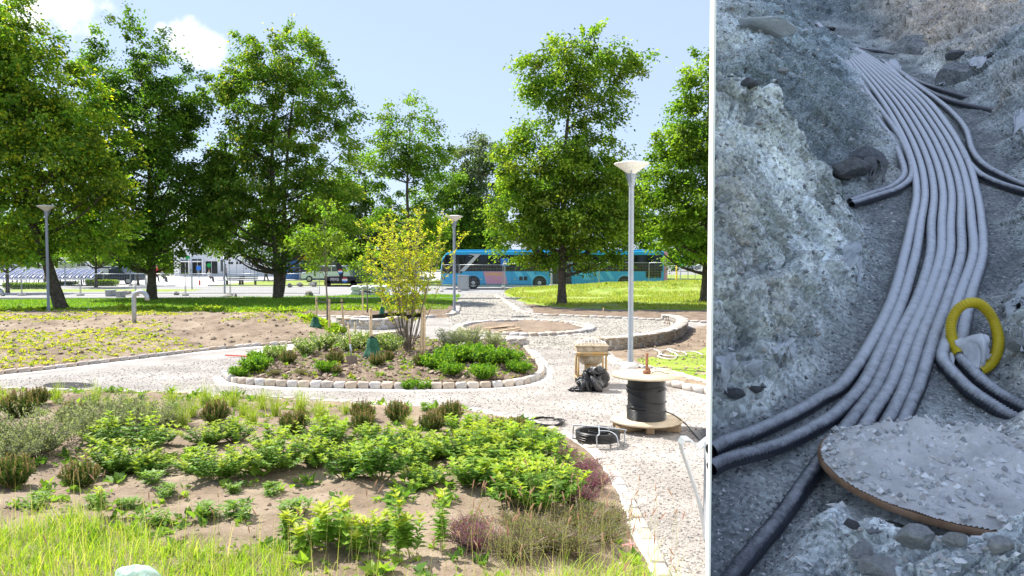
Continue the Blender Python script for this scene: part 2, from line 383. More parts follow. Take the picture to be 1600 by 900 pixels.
BF = [(352, 588), (362, 597), (395, 602), (450, 605), (520, 607), (600, 608), (700, 608), (770, 606), (812, 602), (838, 594), (846, 584), (840, 570), (828, 555), (820, 547)]
bfp = pxpath(BF, n=6)
bb_poly = bfp + [at(*p) for p in ((805, 546), (740, 546), (650, 534), (612, 532), (540, 542), (470, 551), (420, 560), (375, 572))]
hf_bb = patch('planting_island', bb_poly, m_soild, .05, .06, H=.14, D=1.0, nz=.16, ns=2.2, seed=5)
CR = [(-260, 612), (-60, 592), (0, 586), (60, 580), (110, 574), (160, 568), (210, 562), (260, 556), (310, 550), (360, 545), (410, 541), (463, 538)]
crp = pxpath(CR, n=6)
mb_poly = crp + [at(*p) for p in ((520, 533), (552, 527), (525, 517), (480, 503), (430, 497), (380, 493), (200, 491), (0, 491), (-400, 491))] + [Vector((-30, 20, 0))]
cb = at(400, 518); 
hf_mb = patch('soil_mound', mb_poly, m_soil, .02, .09, H=.30, D=4.5, nz=.20, ns=1.3, seed=9, bumps=((cb.x, cb.y, 1.6, .22, 2.0), (at(470, 520).x, at(470, 520).y, 1.2, .12, 1.6), (at(100, 520).x, at(100, 520).y, 3., .10, 3.)))
# lawns
lw = [at(*p) for p in ((-500, 489), (200, 489), (375, 488), (620, 488), (700, 487), (712, 474), (722, 461), (500, 464), (300, 467), (100, 469), (-500, 470))]
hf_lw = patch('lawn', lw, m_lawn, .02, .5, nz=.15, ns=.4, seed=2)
bs = [at(*p) for p in ((385, 489), (500, 479), (620, 474), (716, 472), (716, 489), (700, 497), (620, 496), (500, 492), (400, 491))]
patch('bare_soil_strip', bs, m_soild, .05, .4, nz=.2, ns=.6, seed=4)
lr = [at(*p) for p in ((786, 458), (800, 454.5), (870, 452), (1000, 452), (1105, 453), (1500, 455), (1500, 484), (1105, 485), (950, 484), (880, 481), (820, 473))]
hf_lr = patch('lawn_bank', lr, m_lawny, .02, .6, nz=.2, ns=.5, seed=6, bumps=((at(990, 459).x, 53.5, 4.0, .62, 2.2), (at(1100, 459).x + 5, 53.5, 4.0, .55, 2.0)))
sr = [at(*p) for p in ((820, 474), (880, 482), (950, 485), (1105, 486), (1500, 486), (1500, 510), (1105, 503), (1000, 499), (900, 494), (830, 490))]
patch('bare_soil_strip', sr, m_soild, .012, .4, nz=.15, ns=.6, seed=8)
sl2 = [at(*p) for p in ((928, 549), (985, 545), (1030, 540), (1062, 529), (1072, 514), (1105, 509), (1500, 509), (1500, 650), (1180, 628), (1105, 615), (1060, 602), (1010, 588), (960, 566))]
hf_sl = patch('soil_verge', sl2, m_soil, .014, .3, nz=.07, ns=1., seed=12)
lg = [at(*p) for p in ((985, 563), (1040, 553), (1105, 543), (1500, 540), (1500, 640), (1180, 618), (1105, 603), (1050, 588), (1000, 575))]
hf_lg = patch('lawn', lg, m_lawny, .03, .3, nz=.06, ns=1.2, seed=14)
# road, verges, far plaza
def strip(name, y0, y1, x0, x1, m, lev=.004, H=0): 
    return patch(name, [Vector((x0, y0, 0)), Vector((x1, y0, 0)), Vector((x1, y1, 0)), Vector((x0, y1, 0))], m, lev, 2.0 if y1 - y0 > 3 else .5)
strip('road', 46.5, 68, -60, 1.6, m_asph, .004)
patch('road', [Vector(p) for p in ((1.5, 54.8, 0), (3.5, 57.5, 0), (30, 57.5, 0), (30, 68, 0), (1.5, 68, 0))], m_asph, .006, 1.)
strip('verge', 68.3, 84, -27, 30, m_lawny, .05)
strip('verge', 57.3, 60.6, -40, -24, m_lawny, .05)
strip('plaza', 84.2, 150, -70, -2, m_plaza, .008)
strip('plaza', 68.3, 84.2, -70, -27.3, m_plaza, .010)
strip('meadow', 84.2, 120, -1.8, 60, m_lawny, .03)
strip('parking_area', 112, 170, 3, 90, m_asph, .05)
for (x0, x1, y) in ((-60, 1.4, 46.3), (-27, 30, 68.15), (3.6, 30, 57.35)):
    n = 0
    g = MB(); g.box(((x0 + x1) / 2, y, .05), (x1 - x0, .16, .13)); tag(g.build('kerb', m_kerb), kind='structure')
# little stones lying on paths and beds
def scatter(name, poly, n, smin, smax, cols, z=None, pw=2.5, dens=1.0):
    xs = [p[0] for p in poly]; ys = [p[1] for p in poly]
    X = rng.uniform(min(xs), max(xs), n * 4)
    y0, y1 = min(ys), max(ys); Y = 1 / (1 / y1 + rng.random(n * 4) ** dens * (1 / y0 - 1 / y1))
    ok = sdpoly(X, Y, poly) > .05; X = X[ok][:n]; Y = Y[ok][:n]
    S = smin + (smax - smin) * rng.random(len(X)) ** pw * (1 + Y * .02)
    Z = GZa(X, Y) + S * .12
    tag(link(name, stones_mesh(name, np.stack([X, Y, Z], 1), S, m_tint, cols)), kind='stuff')
SOILC = [(.26, .20, .14), (.31, .245, .18), (.20, .15, .11), (.34, .28, .21)]
path_poly = [at(*p) for p in ((-200, 605), (0, 594), (200, 575), (460, 548), (352, 580), (352, 600), (450, 610), (700, 613), (850, 595), (850, 575), (830, 545), (940, 548), (1040, 600), (1150, 640), (1150, 900), (1040, 900), (980, 780), (925, 700), (830, 655), (700, 635), (330, 615), (-200, 610))]
scatter('loose_gravel', path_poly, 34000, .009, .034, GRAVC, None, 2.2)
scatter('loose_gravel', [p for p in grey], 12000, .018, .05, [(.32, .30, .265), (.22, .205, .18), (.38, .35, .32)])
scatter('soil_clods', fb_poly[:], 44000, .007, .05, SOILC, pw=5)
scatter('soil_clods', mb_poly, 9000, .015, .13, SOILC, pw=6)
scatter('soil_clods', bb_poly, 5000, .02, .13, [(.14, .10, .07), (.22, .165, .12), (.3, .24, .18)], pw=3)
scatter('soil_clods', sl2, 3000, .02, .09, SOILC, pw=3)
# ---------------------------------------------------------------- stones
def stone_variants(tag_, w, d, h, m, n=6, b=.02):
    out = []
    for k in range(n):
        bm = bmesh.new(); bmesh.ops.create_cube(bm, size=1)
        for v in bm.verts: v.co = Vector((v.co.x * w * random.uniform(.92, 1.04), v.co.y * d * random.uniform(.85, 1.1), v.co.z * h * random.uniform(.88, 1.06))) + Vector([random.uniform(-.008, .008) for _ in '123'])
        bmesh.ops.bevel(bm, geom=bm.edges[:], offset=b * random.uniform(.8, 1.2), segments=1, affect='EDGES')
        bmesh.ops.translate(bm, verts=bm.verts, vec=(0, 0, h / 2))
        me = bpy.data.meshes.new('stone'); bm.to_mesh(me); bm.free(); me.materials.append(m); me.polygons.foreach_set('use_smooth', [True] * len(me.polygons)); out.append(me)
    return out
def lay(path, step, variants, parent, z=0, zj=.01, off=0, maxn=300, lean=0.0, phase=0, use_ground=False):
    P = resample(path, step); cnt = 0
    for i in range(len(P) - 1):
        if cnt >= maxn: break
        a, b = P[i], P[i + 1]; t = b - a
        c = a.lerp(b, .5 + phase); n = Vector((-t.y, t.x, 0)).normalized(); c = c + n * (off + random.uniform(-.01, .01))
        zz = z + random.uniform(-zj, zj)
        link('stone', random.choice(variants), parent, (c.x, c.y, zz), (random.uniform(-.03, .03) + lean, random.uniform(-.03, .03), math.atan2(t.y, t.x) + random.uniform(-.05, .05)), (t.length / step * random.uniform(.93, 1.0), 1, 1)); cnt += 1
def ribbon(name, path, wdt, h, m, parent=None, off=0, nz=.3, z0=-.02, kind=None, step=.12):
    P = resample(path, step); V = []; n = len(P)
    for i, p in enumerate(P):
        t = (P[min(i + 1, n - 1)] - P[max(i - 1, 0)]).normalized(); s = Vector((-t.y, t.x, 0))
        w_ = wdt * (1 + nz * (float(vn(np.array([i * .37]), np.array([off * 5]), 4)[0]) - .5) * 2); hh = h * random.uniform(.75, 1.1)
        for k, (u, z) in enumerate(((-.5, z0), (-.38, hh * .8), (0, hh), (.38, hh * .8), (.5, z0))):
            V.append(p + s * (off + u * w_ + random.uniform(-.01, .01)) + Vector((0, 0, z)))
    g = MB(); g.add(V, [[i * 5 + k, i * 5 + k + 1, (i + 1) * 5 + k + 1, (i + 1) * 5 + k] for i in range(n - 1) for k in range(4)], 0, True)
    o = g.build(name, m, parent)
    if kind: tag(o, kind=kind)
    return o
# white concrete haunch round the front bed, broken flat stones in it
fe = empty('stone_edging', fbp[20], 'pale crumbly stone edging curving round the front flower bed', 'edging')
def rel(o, P): return [Vector(p) - o.location for p in P]
fep = [p for p in smoothpath(resample(fbp, .8), 6) if -14 < p.x < 2.2]
ribbon('mortar', rel(fe, fep), .17, .035, m_conc, fe, nz=.45)
flat = stone_variants('f', .24, .11, .05, m_stonep, 6, .012)
lay(rel(fe, fep), .27, flat, fe, z=0, off=.03, zj=.008)
# island edging
ie = empty('stone_edging', bfp[30], 'upright pale setts curving round the middle planting island', 'edging')
sv = stone_variants('i', .225, .15, .15, m_stonep, 8, .022)
lay(rel(ie, bfp), .235, sv, ie, z=-.012, off=0)
ribbon('mortar', rel(ie, bfp), .20, .022, m_conc, ie, off=-.16, nz=.5)
# mound edging, darker
ce = empty('stone_edging', crp[30], 'low grey and brown setts along the front of the soil mound', 'edging')
svd = stone_variants('c', .24, .15, .11, m_stone, 8, .022)
lay(rel(ce, crp), .25, svd, ce, z=-.01)
ribbon('mortar', rel(ce, crp), .24, .02, m_conc, ce, off=-.18, nz=.6)
# verge stones by the right lawn
re_ = pxpath([(1035, 601), (1070, 608), (1105, 616), (1180, 630), (1260, 645)]); r2 = pxpath([(945, 553), (967, 566), (992, 572), (1040, 581), (1090, 596), (1150, 612), (1200, 622)])
o = empty('stone_edging', re_[4], 'row of pale setts in front of the small bright lawn', 'edging'); lay(rel(o, re_), .3, stone_variants('r', .29, .17, .12, m_stonep, 5, .022), o)
o = empty('stone_edging', r2[4], 'flush whitish stone strip bordering the small bright lawn behind the setts', 'edging'); ribbon('mortar', rel(o, r2), .34, .03, m_conc, o, nz=.3); lay(rel(o, r2), .3, stone_variants('q', .28, .2, .05, m_stonep, 5, .014), o, z=.012)
o = empty('stone_edging', at(1000, 501), 'far setts edging the gravel below the right hand lawn bank', 'edging')
P = pxpath([(776, 462), (800, 477), (826, 491), (900, 495.5), (1000, 500), (1105, 505), (1250, 509)]); ribbon('mortar', rel(o, P), .45, .03, m_conc, o, nz=.4); lay(rel(o, P), .36, stone_variants('s', .34, .26, .10, m_stonep, 5, .022), o)
o = empty('stone_edging', at(500, 493), 'far setts edging the gravel in front of the shaded left lawn', 'edging')
P = pxpath([(370, 492), (450, 494), (540, 497), (620, 498.5), (690, 495), (712, 490), (716, 478)]); ribbon('mortar', rel(o, P), .4, .03, m_conc, o, nz=.4); lay(rel(o, P), .36, stone_variants('t', .34, .26, .10, m_stonep, 5, .022), o)
o = empty('stone_edging', at(820, 514), 'flush oval ring of white setts round the sunken soil circle', 'edging')
c = Vector((.45, 27.1, 0)); P = [c + Vector((2.35 * math.cos(a), 2.7 * math.sin(a), 0)) for a in np.linspace(0, 2 * math.pi, 60)]
ribbon('mortar', rel(o, P), .5, .05, m_conc, o, nz=.3); lay(rel(o, P), .3, stone_variants('o', .29, .34, .12, m_stonep, 5, .02), o)
patch('sunken_soil', [c + Vector((2.1 * math.cos(a), 2.45 * math.sin(a), 0)) for a in np.linspace(0, 2 * math.pi, 40)[:-1]], mat('red_soil', [(.19, .14, .10), (.31, .24, .18)], scale=2, rough=.95, bump=1., bscale=10), .05, .12, nz=.25, ns=1.5)
# walls
def wall(name, path, label, rows, sw, sh, thick, sm, capm, mort=m_conc, cap=True):
    o = empty(name, path[len(path) // 2], label, 'wall'); P = rel(o, path); H = rows * (sh + .012)
    Q = resample(P, .2); V = []; n = len(Q)
    for i, p in enumerate(Q):
        t = (Q[min(i + 1, n - 1)] - Q[max(i - 1, 0)]).normalized(); s = Vector((-t.y, t.x, 0))
        for u, z in ((-.5, -.05), (-.5, H), (.5, H), (.5, -.05)): V.append(p + s * u * (thick - .05) + Vector((0, 0, z)))
    g = MB(); g.add(V, [[i * 4 + k, i * 4 + k + 1, (i + 1) * 4 + k + 1, (i + 1) * 4 + k] for i in range(n - 1) for k in range(3)] + [[0, 1, 2, 3], [(n - 1) * 4 + k for k in (3, 2, 1, 0)]])
    g.build('mortar_core', mort, o)
    vs = stone_variants('w', sw, .12, sh, sm, 6, .018)
    for r in range(rows):
        for side in (-1, 1): lay(P, sw + .02, vs, o, z=.0 + r * (sh + .012), off=side * (thick / 2 - .05), zj=.003, phase=(.5 if r % 2 else 0) * .9, maxn=300 // (2 * rows + 1))
    if cap: lay(P, sw * 1.5, stone_variants('k', sw * 1.46, thick + .06, .06, capm, 5, .015), o, z=H)
    return o
RW = pxpath([(905, 549), (950, 548.5), (985, 545), (1020, 540), (1048, 532.5), (1064, 522), (1066, 514), (1054, 508.5), (1040, 506)], n=8)
wall('stone_wall', RW, 'curved sett wall bulging round the right end of the gravel circle', 2, .21, .145, .34, m_stone, m_stonep)
BW = pxpath([(738, 547), (765, 547.5), (795, 547.5), (818, 545.5)], n=6)
wall('stone_wall', BW, 'short sett wall behind the silvery plants and dense green bush', 2, .2, .125, .3, m_stonep, m_stonep)
LW = pxpath([(530, 511), (565, 514), (597, 514.5), (622, 510)], n=6)
wall('stone_wall', LW, 'small low wall of pale blocks beyond the three staked sapling', 2, .26, .14, .32, m_stonep, m_stonep)
cw = empty('concrete_wall', at(545, 543), 'smooth low concrete wall rising behind the planting island', 'wall')
P = rel(cw, pxpath([(462, 550), (500, 547.5), (550, 542), (600, 535), (632, 531)])); Q = P; V = []; n = len(Q)
for i, p in enumerate(Q):
    t = (Q[min(i + 1, n - 1)] - Q[max(i - 1, 0)]).normalized(); s = Vector((-t.y, t.x, 0)); H = .10 + .17 * min(1, i / n * 3)
    for u, z in ((-.13, -.05), (-.13, H), (.13, H), (.13, -.05)): V.append(p + s * u + Vector((0, 0, z)))
g = MB(); g.add(V, [[i * 4 + k, i * 4 + k + 1, (i + 1) * 4 + k + 1, (i + 1) * 4 + k] for i in range(n - 1) for k in range(3)] + [[0, 1, 2, 3], [(n - 1) * 4 + k for k in (3, 2, 1, 0)]])
g.build('wall_body', m_conc, cw); 
V = []
for i, p in enumerate(Q):
    t = (Q[min(i + 1, n - 1)] - Q[max(i - 1, 0)]).normalized(); s = Vector((-t.y, t.x, 0)); H = .10 + .17 * min(1, i / n * 3)
    for u, z in ((-.16, H), (-.16, H + .035), (.16, H + .035), (.16, H)): V.append(p + s * u + Vector((0, 0, z)))
g = MB(); g.add(V, [[i * 4 + k, i * 4 + (k + 1) % 4, (i + 1) * 4 + (k + 1) % 4, (i + 1) * 4 + k] for i in range(n - 1) for k in range(4)] + [[0, 1, 2, 3], [(n - 1) * 4 + k for k in (3, 2, 1, 0)]]); g.build('coping', m_stonep, cw)
# white sand strip on the path beside mound
patch('sand_strip', [at(*p) for p in ((395, 548), (462, 541), (478, 549), (430, 556), (385, 558))], m_conc, .02, .1)
patch('manhole_cover', [at(107 + 42 * math.cos(a), 602.5 + 5 * math.sin(a)) for a in np.linspace(0, 6.28, 25)[:-1]], mat('cast_iron', [(.03, .03, .033), (.06, .06, .065)], rough=.95, spec=.1, bump=.3), .012, .05, label='round dark manhole cover in the gravel path at far left', cat='manhole cover', kind=None)
# ================================================================ TREES
def tree(name, label, base, top_px, blobs, cols, nclus, lpc, lsize, trunk=None, tr=.3, group=None, m_tr=None, spray=.66, droop=.25, lim=30, shell=.55, yellow=None, lean=None, gap=0.0, twin=False, bs=1.0):
    """base = (px, py) of the trunk foot; blobs = list of (px, py, rx, ry[, dy]) in photo pixels at the tree's own distance"""
    b = at(*base); b.z = GZ(b.x, b.y) - .05; Y = b.y; k = Y / FPX
    o = empty(name, b, label, 'tree', group)
    top = atd(top_px[0], top_px[1], Y)
    pts = [b] + [atd(x, y, Y) for x, y in (trunk or [])] + [top]
    pts = smoothpath(pts, 6); n = len(pts)
    cen = []; siz = []; cid = []
    vol = np.array([rx * ry * min(rx, ry * 1.2) for (_, _, rx, ry, *_r) in blobs], float); vol /= vol.sum()
    for bi, bl in enumerate(blobs):
        px, py, rx, ry = bl[:4]; rx = rx * bs; ry = ry * bs; dy = bl[4] if len(bl) > 4 else 0
        c = atd(px, py, Y + dy); m_ = max(4, int(nclus * .92 * vol[bi]))
        d = rdir(m_); r = (shell + (1 - shell) * rng.random(m_)) ** .6
        r = np.where(rng.random(m_) < .3, r * rng.random(m_), r)
        ry_ = min(rx, 1.3 * ry)
        p = d * r[:, None] * np.array([rx * k, max(ry_ * k, 1.), ry * k]) + np.array(c)
        cen.append(p)
    cen = np.concatenate(cen); rng.shuffle(cen)
    if gap: 
        keep = fbm(cen[:, 0] * .8 + 31 + cen[:, 1] * .3, cen[:, 2] * .8, 2, 77) > gap; cen = cen[keep]
    ax = np.array([[p.x, p.y, p.z] for p in pts])
    nc = len(cen); 
    # outward direction from the trunk at the same height or below
    zi = np.clip(np.searchsorted(ax[:, 2], cen[:, 2] - .6), 0, n - 1); zi = np.minimum(zi, n - 2)
    out = cen - ax[zi]; out /= (np.linalg.norm(out, axis=1, keepdims=True) + 1e-6)
    out[:, 2] = out[:, 2] * .4 - droop * rng.random(nc); out /= np.linalg.norm(out, axis=1, keepdims=True)
    side = np.stack([-out[:, 1], out[:, 0], np.zeros(nc)], 1); side /= np.linalg.norm(side, axis=1, keepdims=True) + 1e-9
    sp = spray * (.6 + .7 * rng.random(nc))
    N_ = nc * lpc; ci = np.repeat(np.arange(nc), lpc)
    u = rng.normal(0, .42, N_); v = rng.normal(0, .42, N_); t = rng.normal(0, .27, N_) - .15 * (u * u + v * v)
    P = cen[ci] + out[ci] * (u * sp[ci])[:, None] + side[ci] * (v * sp[ci])[:, None] + np.array([0, 0, 1]) * (t * sp[ci])[:, None]
    A = out[ci] * (.5 + .5 * rng.random((N_, 1))) + rdir(N_) * .75 - np.array([0, 0, .25]); Nn = np.array([0, 0, 1.]) + rdir(N_) * .75
    L = lsize * (.7 + .6 * rng.random(N_))
    V, F = leaves(P, A, Nn, L, L * .72)
    cc = np.array(cols); cl = cc[rng.integers(0, len(cc), nc)][ci] * (.55 + .9 * rng.random((nc, 1)))[ci] * (.75 + .5 * rng.random((N_, 1)))
    if yellow is not None:
        yc, pr = yellow; msk = (rng.random(N_) < pr) & (u > 0); cl[msk] = np.array(yc) * (.85 + .4 * rng.random((msk.sum(), 1)))
    me = npmesh('crown', V - np.array(b), F, 3, m_leaf, np.repeat(cl, 4, 0)); link('crown', me, o)
    g = MB(); rad = [tr * .95 * (1.35 if i == 0 else 1.12 if i < 3 else 1) * (1 - .95 * i / (n - 1)) for i in range(n)]
    bv = Vector(b); g.tube([p - bv for p in pts], rad, 10)
    if twin:
        q = [p + Vector((.12 * k * 1200 / 45 * min(1, i / 3) * .9, .2, 0)) * (1 if i else .4) + Vector((i * .05, 0, 0)) for i, p in enumerate(pts[:int(n * .8)])]
        g.tube([p - bv for p in q], [r * .8 for r in rad[:len(q)]], 9)
    sel = rng.choice(nc, min(lim, nc), replace=False)
    zlow = cen[:, 2].min()
    for s in sel:
        e = Vector(cen[s]); zt = max(b.z + (zlow - b.z) * .8, e.z - .45 * (e - Vector(ax[zi[s]])).length - .4)
        j = min(range(n), key=lambda i: abs(pts[i].z - zt)); st = pts[j]
        mid = st.lerp(e, .5) + Vector((random.uniform(-.2, .2), random.uniform(-.2, .2), -.12 * (e - st).length + random.uniform(0, .2)))
        path = smoothpath([st, mid, e], 4); r0 = min(rad[j] * .55, .035 * (e - st).length ** .8 + .02)
        g.tube([p - bv for p in path], [r0 * (1 - .85 * i / (len(path) - 1)) for i in range(len(path))], 5, cap=False)
        for _ in range(2):
            a = path[random.randint(2, len(path) - 3)]; nb = min(range(nc), key=lambda i: (Vector(cen[i]) - a).length + random.random() * 2)
            e2 = Vector(cen[nb]); g.tube([p - bv for p in (a, a.lerp(e2, .5) + Vector((0, 0, .15)), e2)], [r0 * .45, r0 * .3, r0 * .12], 4, cap=False)
    g.build('trunk', m_tr or m_bark, o)
    return o
GD = [(.05, .125, .018), (.075, .165, .022), (.11, .21, .028)]
GM = [(.11, .215, .025), (.15, .265, .03), (.20, .31, .035)]
GL = [(.15, .28, .03), (.20, .33, .032), (.25, .36, .04)]
GY = [(.24, .30, .045), (.33, .36, .06), (.38, .38, .10)]
tree('leaning_tree', 'tall leaning tree at the left edge of the lawn with a bright yellow green crown', (96, 484), (-10, -20),
     [(20, 90, 75, 90), (70, 170, 80, 80), (120, 250, 80, 80), (10, 230, 100, 100), (60, 330, 90, 60), (150, 320, 55, 50), (-40, 120, 90, 110), (-10, 390, 60, 35, -2), (150, 365, 70, 38), (80, 395, 50, 22)], GM + GL + GL, 900, 82, .18, [(70, 400), (48, 340), (30, 250), (15, 120)], .30, yellow=((.44, .46, .03), .24), lim=44, bs=1.1, gap=.22)
tree('deciduous_tree', 'tall dark green tree with straight trunk second from the left', (237, 469), (208, 75),
     [(205, 75, 45, 45), (175, 130, 55, 50), (250, 140, 65, 55), (290, 165, 38, 32), (210, 210, 95, 60), (290, 240, 55, 55), (160, 250, 55, 60), (235, 310, 100, 60), (180, 350, 70, 50), (290, 350, 60, 45), (225, 385, 80, 32), (130, 180, 28, 50)], GD[1:] + GM[:1] + GM, 900, 88, .18, [(237, 400), (235, 300), (228, 170)], .30, gap=.30, lim=80, bs=1.16)
tree('deciduous_tree', 'broad tall tree with twin trunks and pale yellow leaf tips left of the young trees', (434, 468), (440, 90),
     [(395, 90, 42, 38), (450, 95, 50, 45), (355, 145, 38, 34), (500, 150, 45, 38), (430, 160, 70, 45), (525, 190, 38, 28), (390, 215, 80, 38), (480, 235, 75, 42), (350, 250, 48, 45), (430, 300, 95, 48), (500, 320, 60, 55), (370, 340, 60, 50), (435, 375, 85, 35), (470, 405, 40, 22)], GM + GM + GL[:2] + GD[2:], 880, 84, .18, [(432, 400), (425, 300), (428, 170)], .27, yellow=((.42, .42, .10), .14), gap=.32, lim=80, twin=True, bs=1.18)
tree('maple_tree', 'slender rounded maple with visible bare branches behind the yellow shrub', (640, 444), (642, 190),
     [(645, 175, 42, 24), (605, 205, 32, 28), (685, 215, 30, 32), (640, 230, 50, 40), (600, 260, 36, 38), (680, 270, 38, 40), (640, 300, 50, 40), (655, 345, 55, 35), (610, 340, 40, 32)], GM + GL[:2], 250, 85, .25, [(640, 380), (636, 300), (640, 220)], .26, yellow=((.27, .30, .05), .1), gap=.36, lim=60, spray=1.0)
tree('linden_tree', 'large yellow green linden right of centre standing before the blue bus', (878, 477), (915, 70),
     [(925, 48, 17, 28), (880, 95, 46, 34), (945, 95, 50, 30), (985, 98, 36, 20), (830, 118, 26, 34), (900, 140, 78, 34), (940, 180, 44, 22), (860, 205, 55, 36), (815, 215, 24, 28), (850, 260, 75, 52), (920, 250, 50, 45), (835, 330, 72, 50), (900, 335, 88, 52), (945, 300, 45, 50), (840, 385, 66, 24), (900, 400, 62, 22), (960, 370, 32, 35)], GM + GL + GM + GL + GY[:1], 880, 84, .17, [(878, 420), (880, 330), (888, 180)], .27, yellow=((.38, .48, .06), .25), gap=.27, lim=60, bs=1.1)
tree('deciduous_tree', 'full green tree cut by the white board at the right of the park', (1101, 473), (1108, 110),
     [(1105, 110, 36, 38), (1085, 170, 40, 45), (1060, 240, 44, 50), (1110, 240, 60, 60), (1035, 300, 34, 42), (1080, 330, 66, 50), (1030, 360, 30, 32), (1100, 390, 60, 32), (1160, 250, 60, 90), (1160, 150, 40, 50)], GM + GL + GL, 520, 95, .18, [(1104, 400), (1105, 300)], .28, yellow=((.22, .3, .05), .1), lim=40)
tree('birch_tree', 'silvery green birch rising behind the maple and linden', (752, 437), (748, 215),
     [(755, 225, 32, 20), (735, 260, 36, 30), (775, 255, 30, 32), (745, 310, 50, 40), (740, 360, 55, 40)], [(.14, .19, .11), (.17, .22, .14), (.12, .18, .09)], 220, 90, .28, None, .25, m_tr=m_barkg, spray=1.1, droop=.6)
tree('deciduous_tree', 'dense mid green tree between the maple and the linden', (705, 438), (708, 270), [(700, 300, 42, 40), (720, 350, 50, 45), (690, 380, 45, 32), (755, 375, 40, 34)], GM + GD[2:], 200, 90, .27, None, .25, spray=1.0)
tree('deciduous_tree', 'soft green tree filling the gap left of the maple', (572, 440), (570, 250), [(565, 275, 40, 32), (545, 330, 45, 45), (590, 340, 45, 42), (565, 390, 60, 35), (520, 300, 30, 40)], GM + [(.12, .18, .08)], 230, 95, .27, None, .25, spray=1.0)
tree('deciduous_tree', 'dark tree showing behind the right side of the linden', (985, 436), (985, 250), [(985, 280, 34, 36), (975, 340, 40, 45), (1010, 370, 38, 40), (1045, 400, 45, 14)], GM + GD, 200, 90, .27, None, .25, spray=1.0)
tree('deciduous_tree', 'dim green tree seen under the twin trunk tree', (500, 437), (500, 300), [(500, 340, 40, 35), (470, 370, 50, 28), (530, 380, 40, 28), (345, 300, 30, 60), (345, 370, 35, 32)], GD + GM, 200, 90, .27, None, .22, spray=1.)
tree('small_tree', 'small round tree with thin trunk beside the bicycle shelter', (150, 449), (150, 350), [(140, 365, 32, 28), (160, 385, 34, 24), (120, 395, 28, 18), (175, 398, 24, 12)], GM + GL, 110, 80, .2, None, .13)
tree('small_tree', 'small tree with dark trunk at the far left before the bicycle shelter', (12, 458), (10, 350), [(0, 365, 36, 30), (30, 390, 34, 24), (-10, 398, 30, 18), (50, 370, 24, 26)], GM + GL, 120, 80, .18, None, .13)
tree('small_tree', 'small tree between shelter and hedge behind the dark car', (216, 446), (212, 370), [(212, 385, 26, 18), (200, 398, 24, 12)], GM, 60, 70, .2, None, .1)
for i, (px, py, t, lab) in enumerate([(60, 428, 320, 'distant light green tree above the bicycle shelter'), (190, 426, 345, 'distant green tree behind the dark trunk left of the entrance'), (-60, 430, 250, 'distant tree half cut by the left picture edge'), (330, 425, 300, 'distant tree above the white clinic'), (420, 424, 330, 'distant tree above the right end of the white clinic'), (1075, 424, 330, 'distant tree behind the parked cars'), (1160, 424, 260, 'distant tree behind the white board'), (255, 422, 385, 'distant bright bush left of the clinic'), (655, 424, 330, 'distant tree behind the maple trunk'), (880, 424, 330, 'distant tree hidden behind the linden crown')]):
    h = py - t
    tree('distant_tree', lab, (px, py), (px, t), [(px, t + h * .3, h * .34, h * .28), (px - h * .25, t + h * .55, h * .3, h * .25), (px + h * .25, t + h * .6, h * .3, h * .25)], [GL, GM, GM, GD + GM][i % 4], 90, 70, .5 if py < 426 else .4, None, .2, spray=1.8, lim=8)
# young staked tree and others
def stake_tree(name, label, base, top, blobs, cols, ncl, lpc, ls, tr, stakes, btop, bag=None, mt=None, bell=None, **kw):
    o = tree(name, label, base, top, blobs, cols, ncl, lpc, ls, None, tr, m_tr=mt or m_barkg, lim=16, **kw)
    return o
tree('young_tree', 'young staked tree with light green leaves before the twin trunk tree', (512, 521), (508, 310), [(505, 330, 14, 20), (485, 370, 26, 14), (515, 365, 24, 16), (468, 385, 22, 9), (500, 400, 24, 12), (530, 385, 18, 12), (497, 415, 12, 10)], GL + [(.2, .3, .03)], 62, 26, .13, [(511, 470), (508, 400)], .045, m_tr=m_barkg, spray=.36, lim=18)
tree('young_tree', 'slim young tree with two stakes just left of the yellow shrub', (574, 492), (574, 380), [(575, 395, 16, 14), (565, 420, 18, 16), (585, 430, 14, 16)], GM + GL, 34, 24, .12, None, .03, m_tr=m_barkg, spray=.35, lim=10)
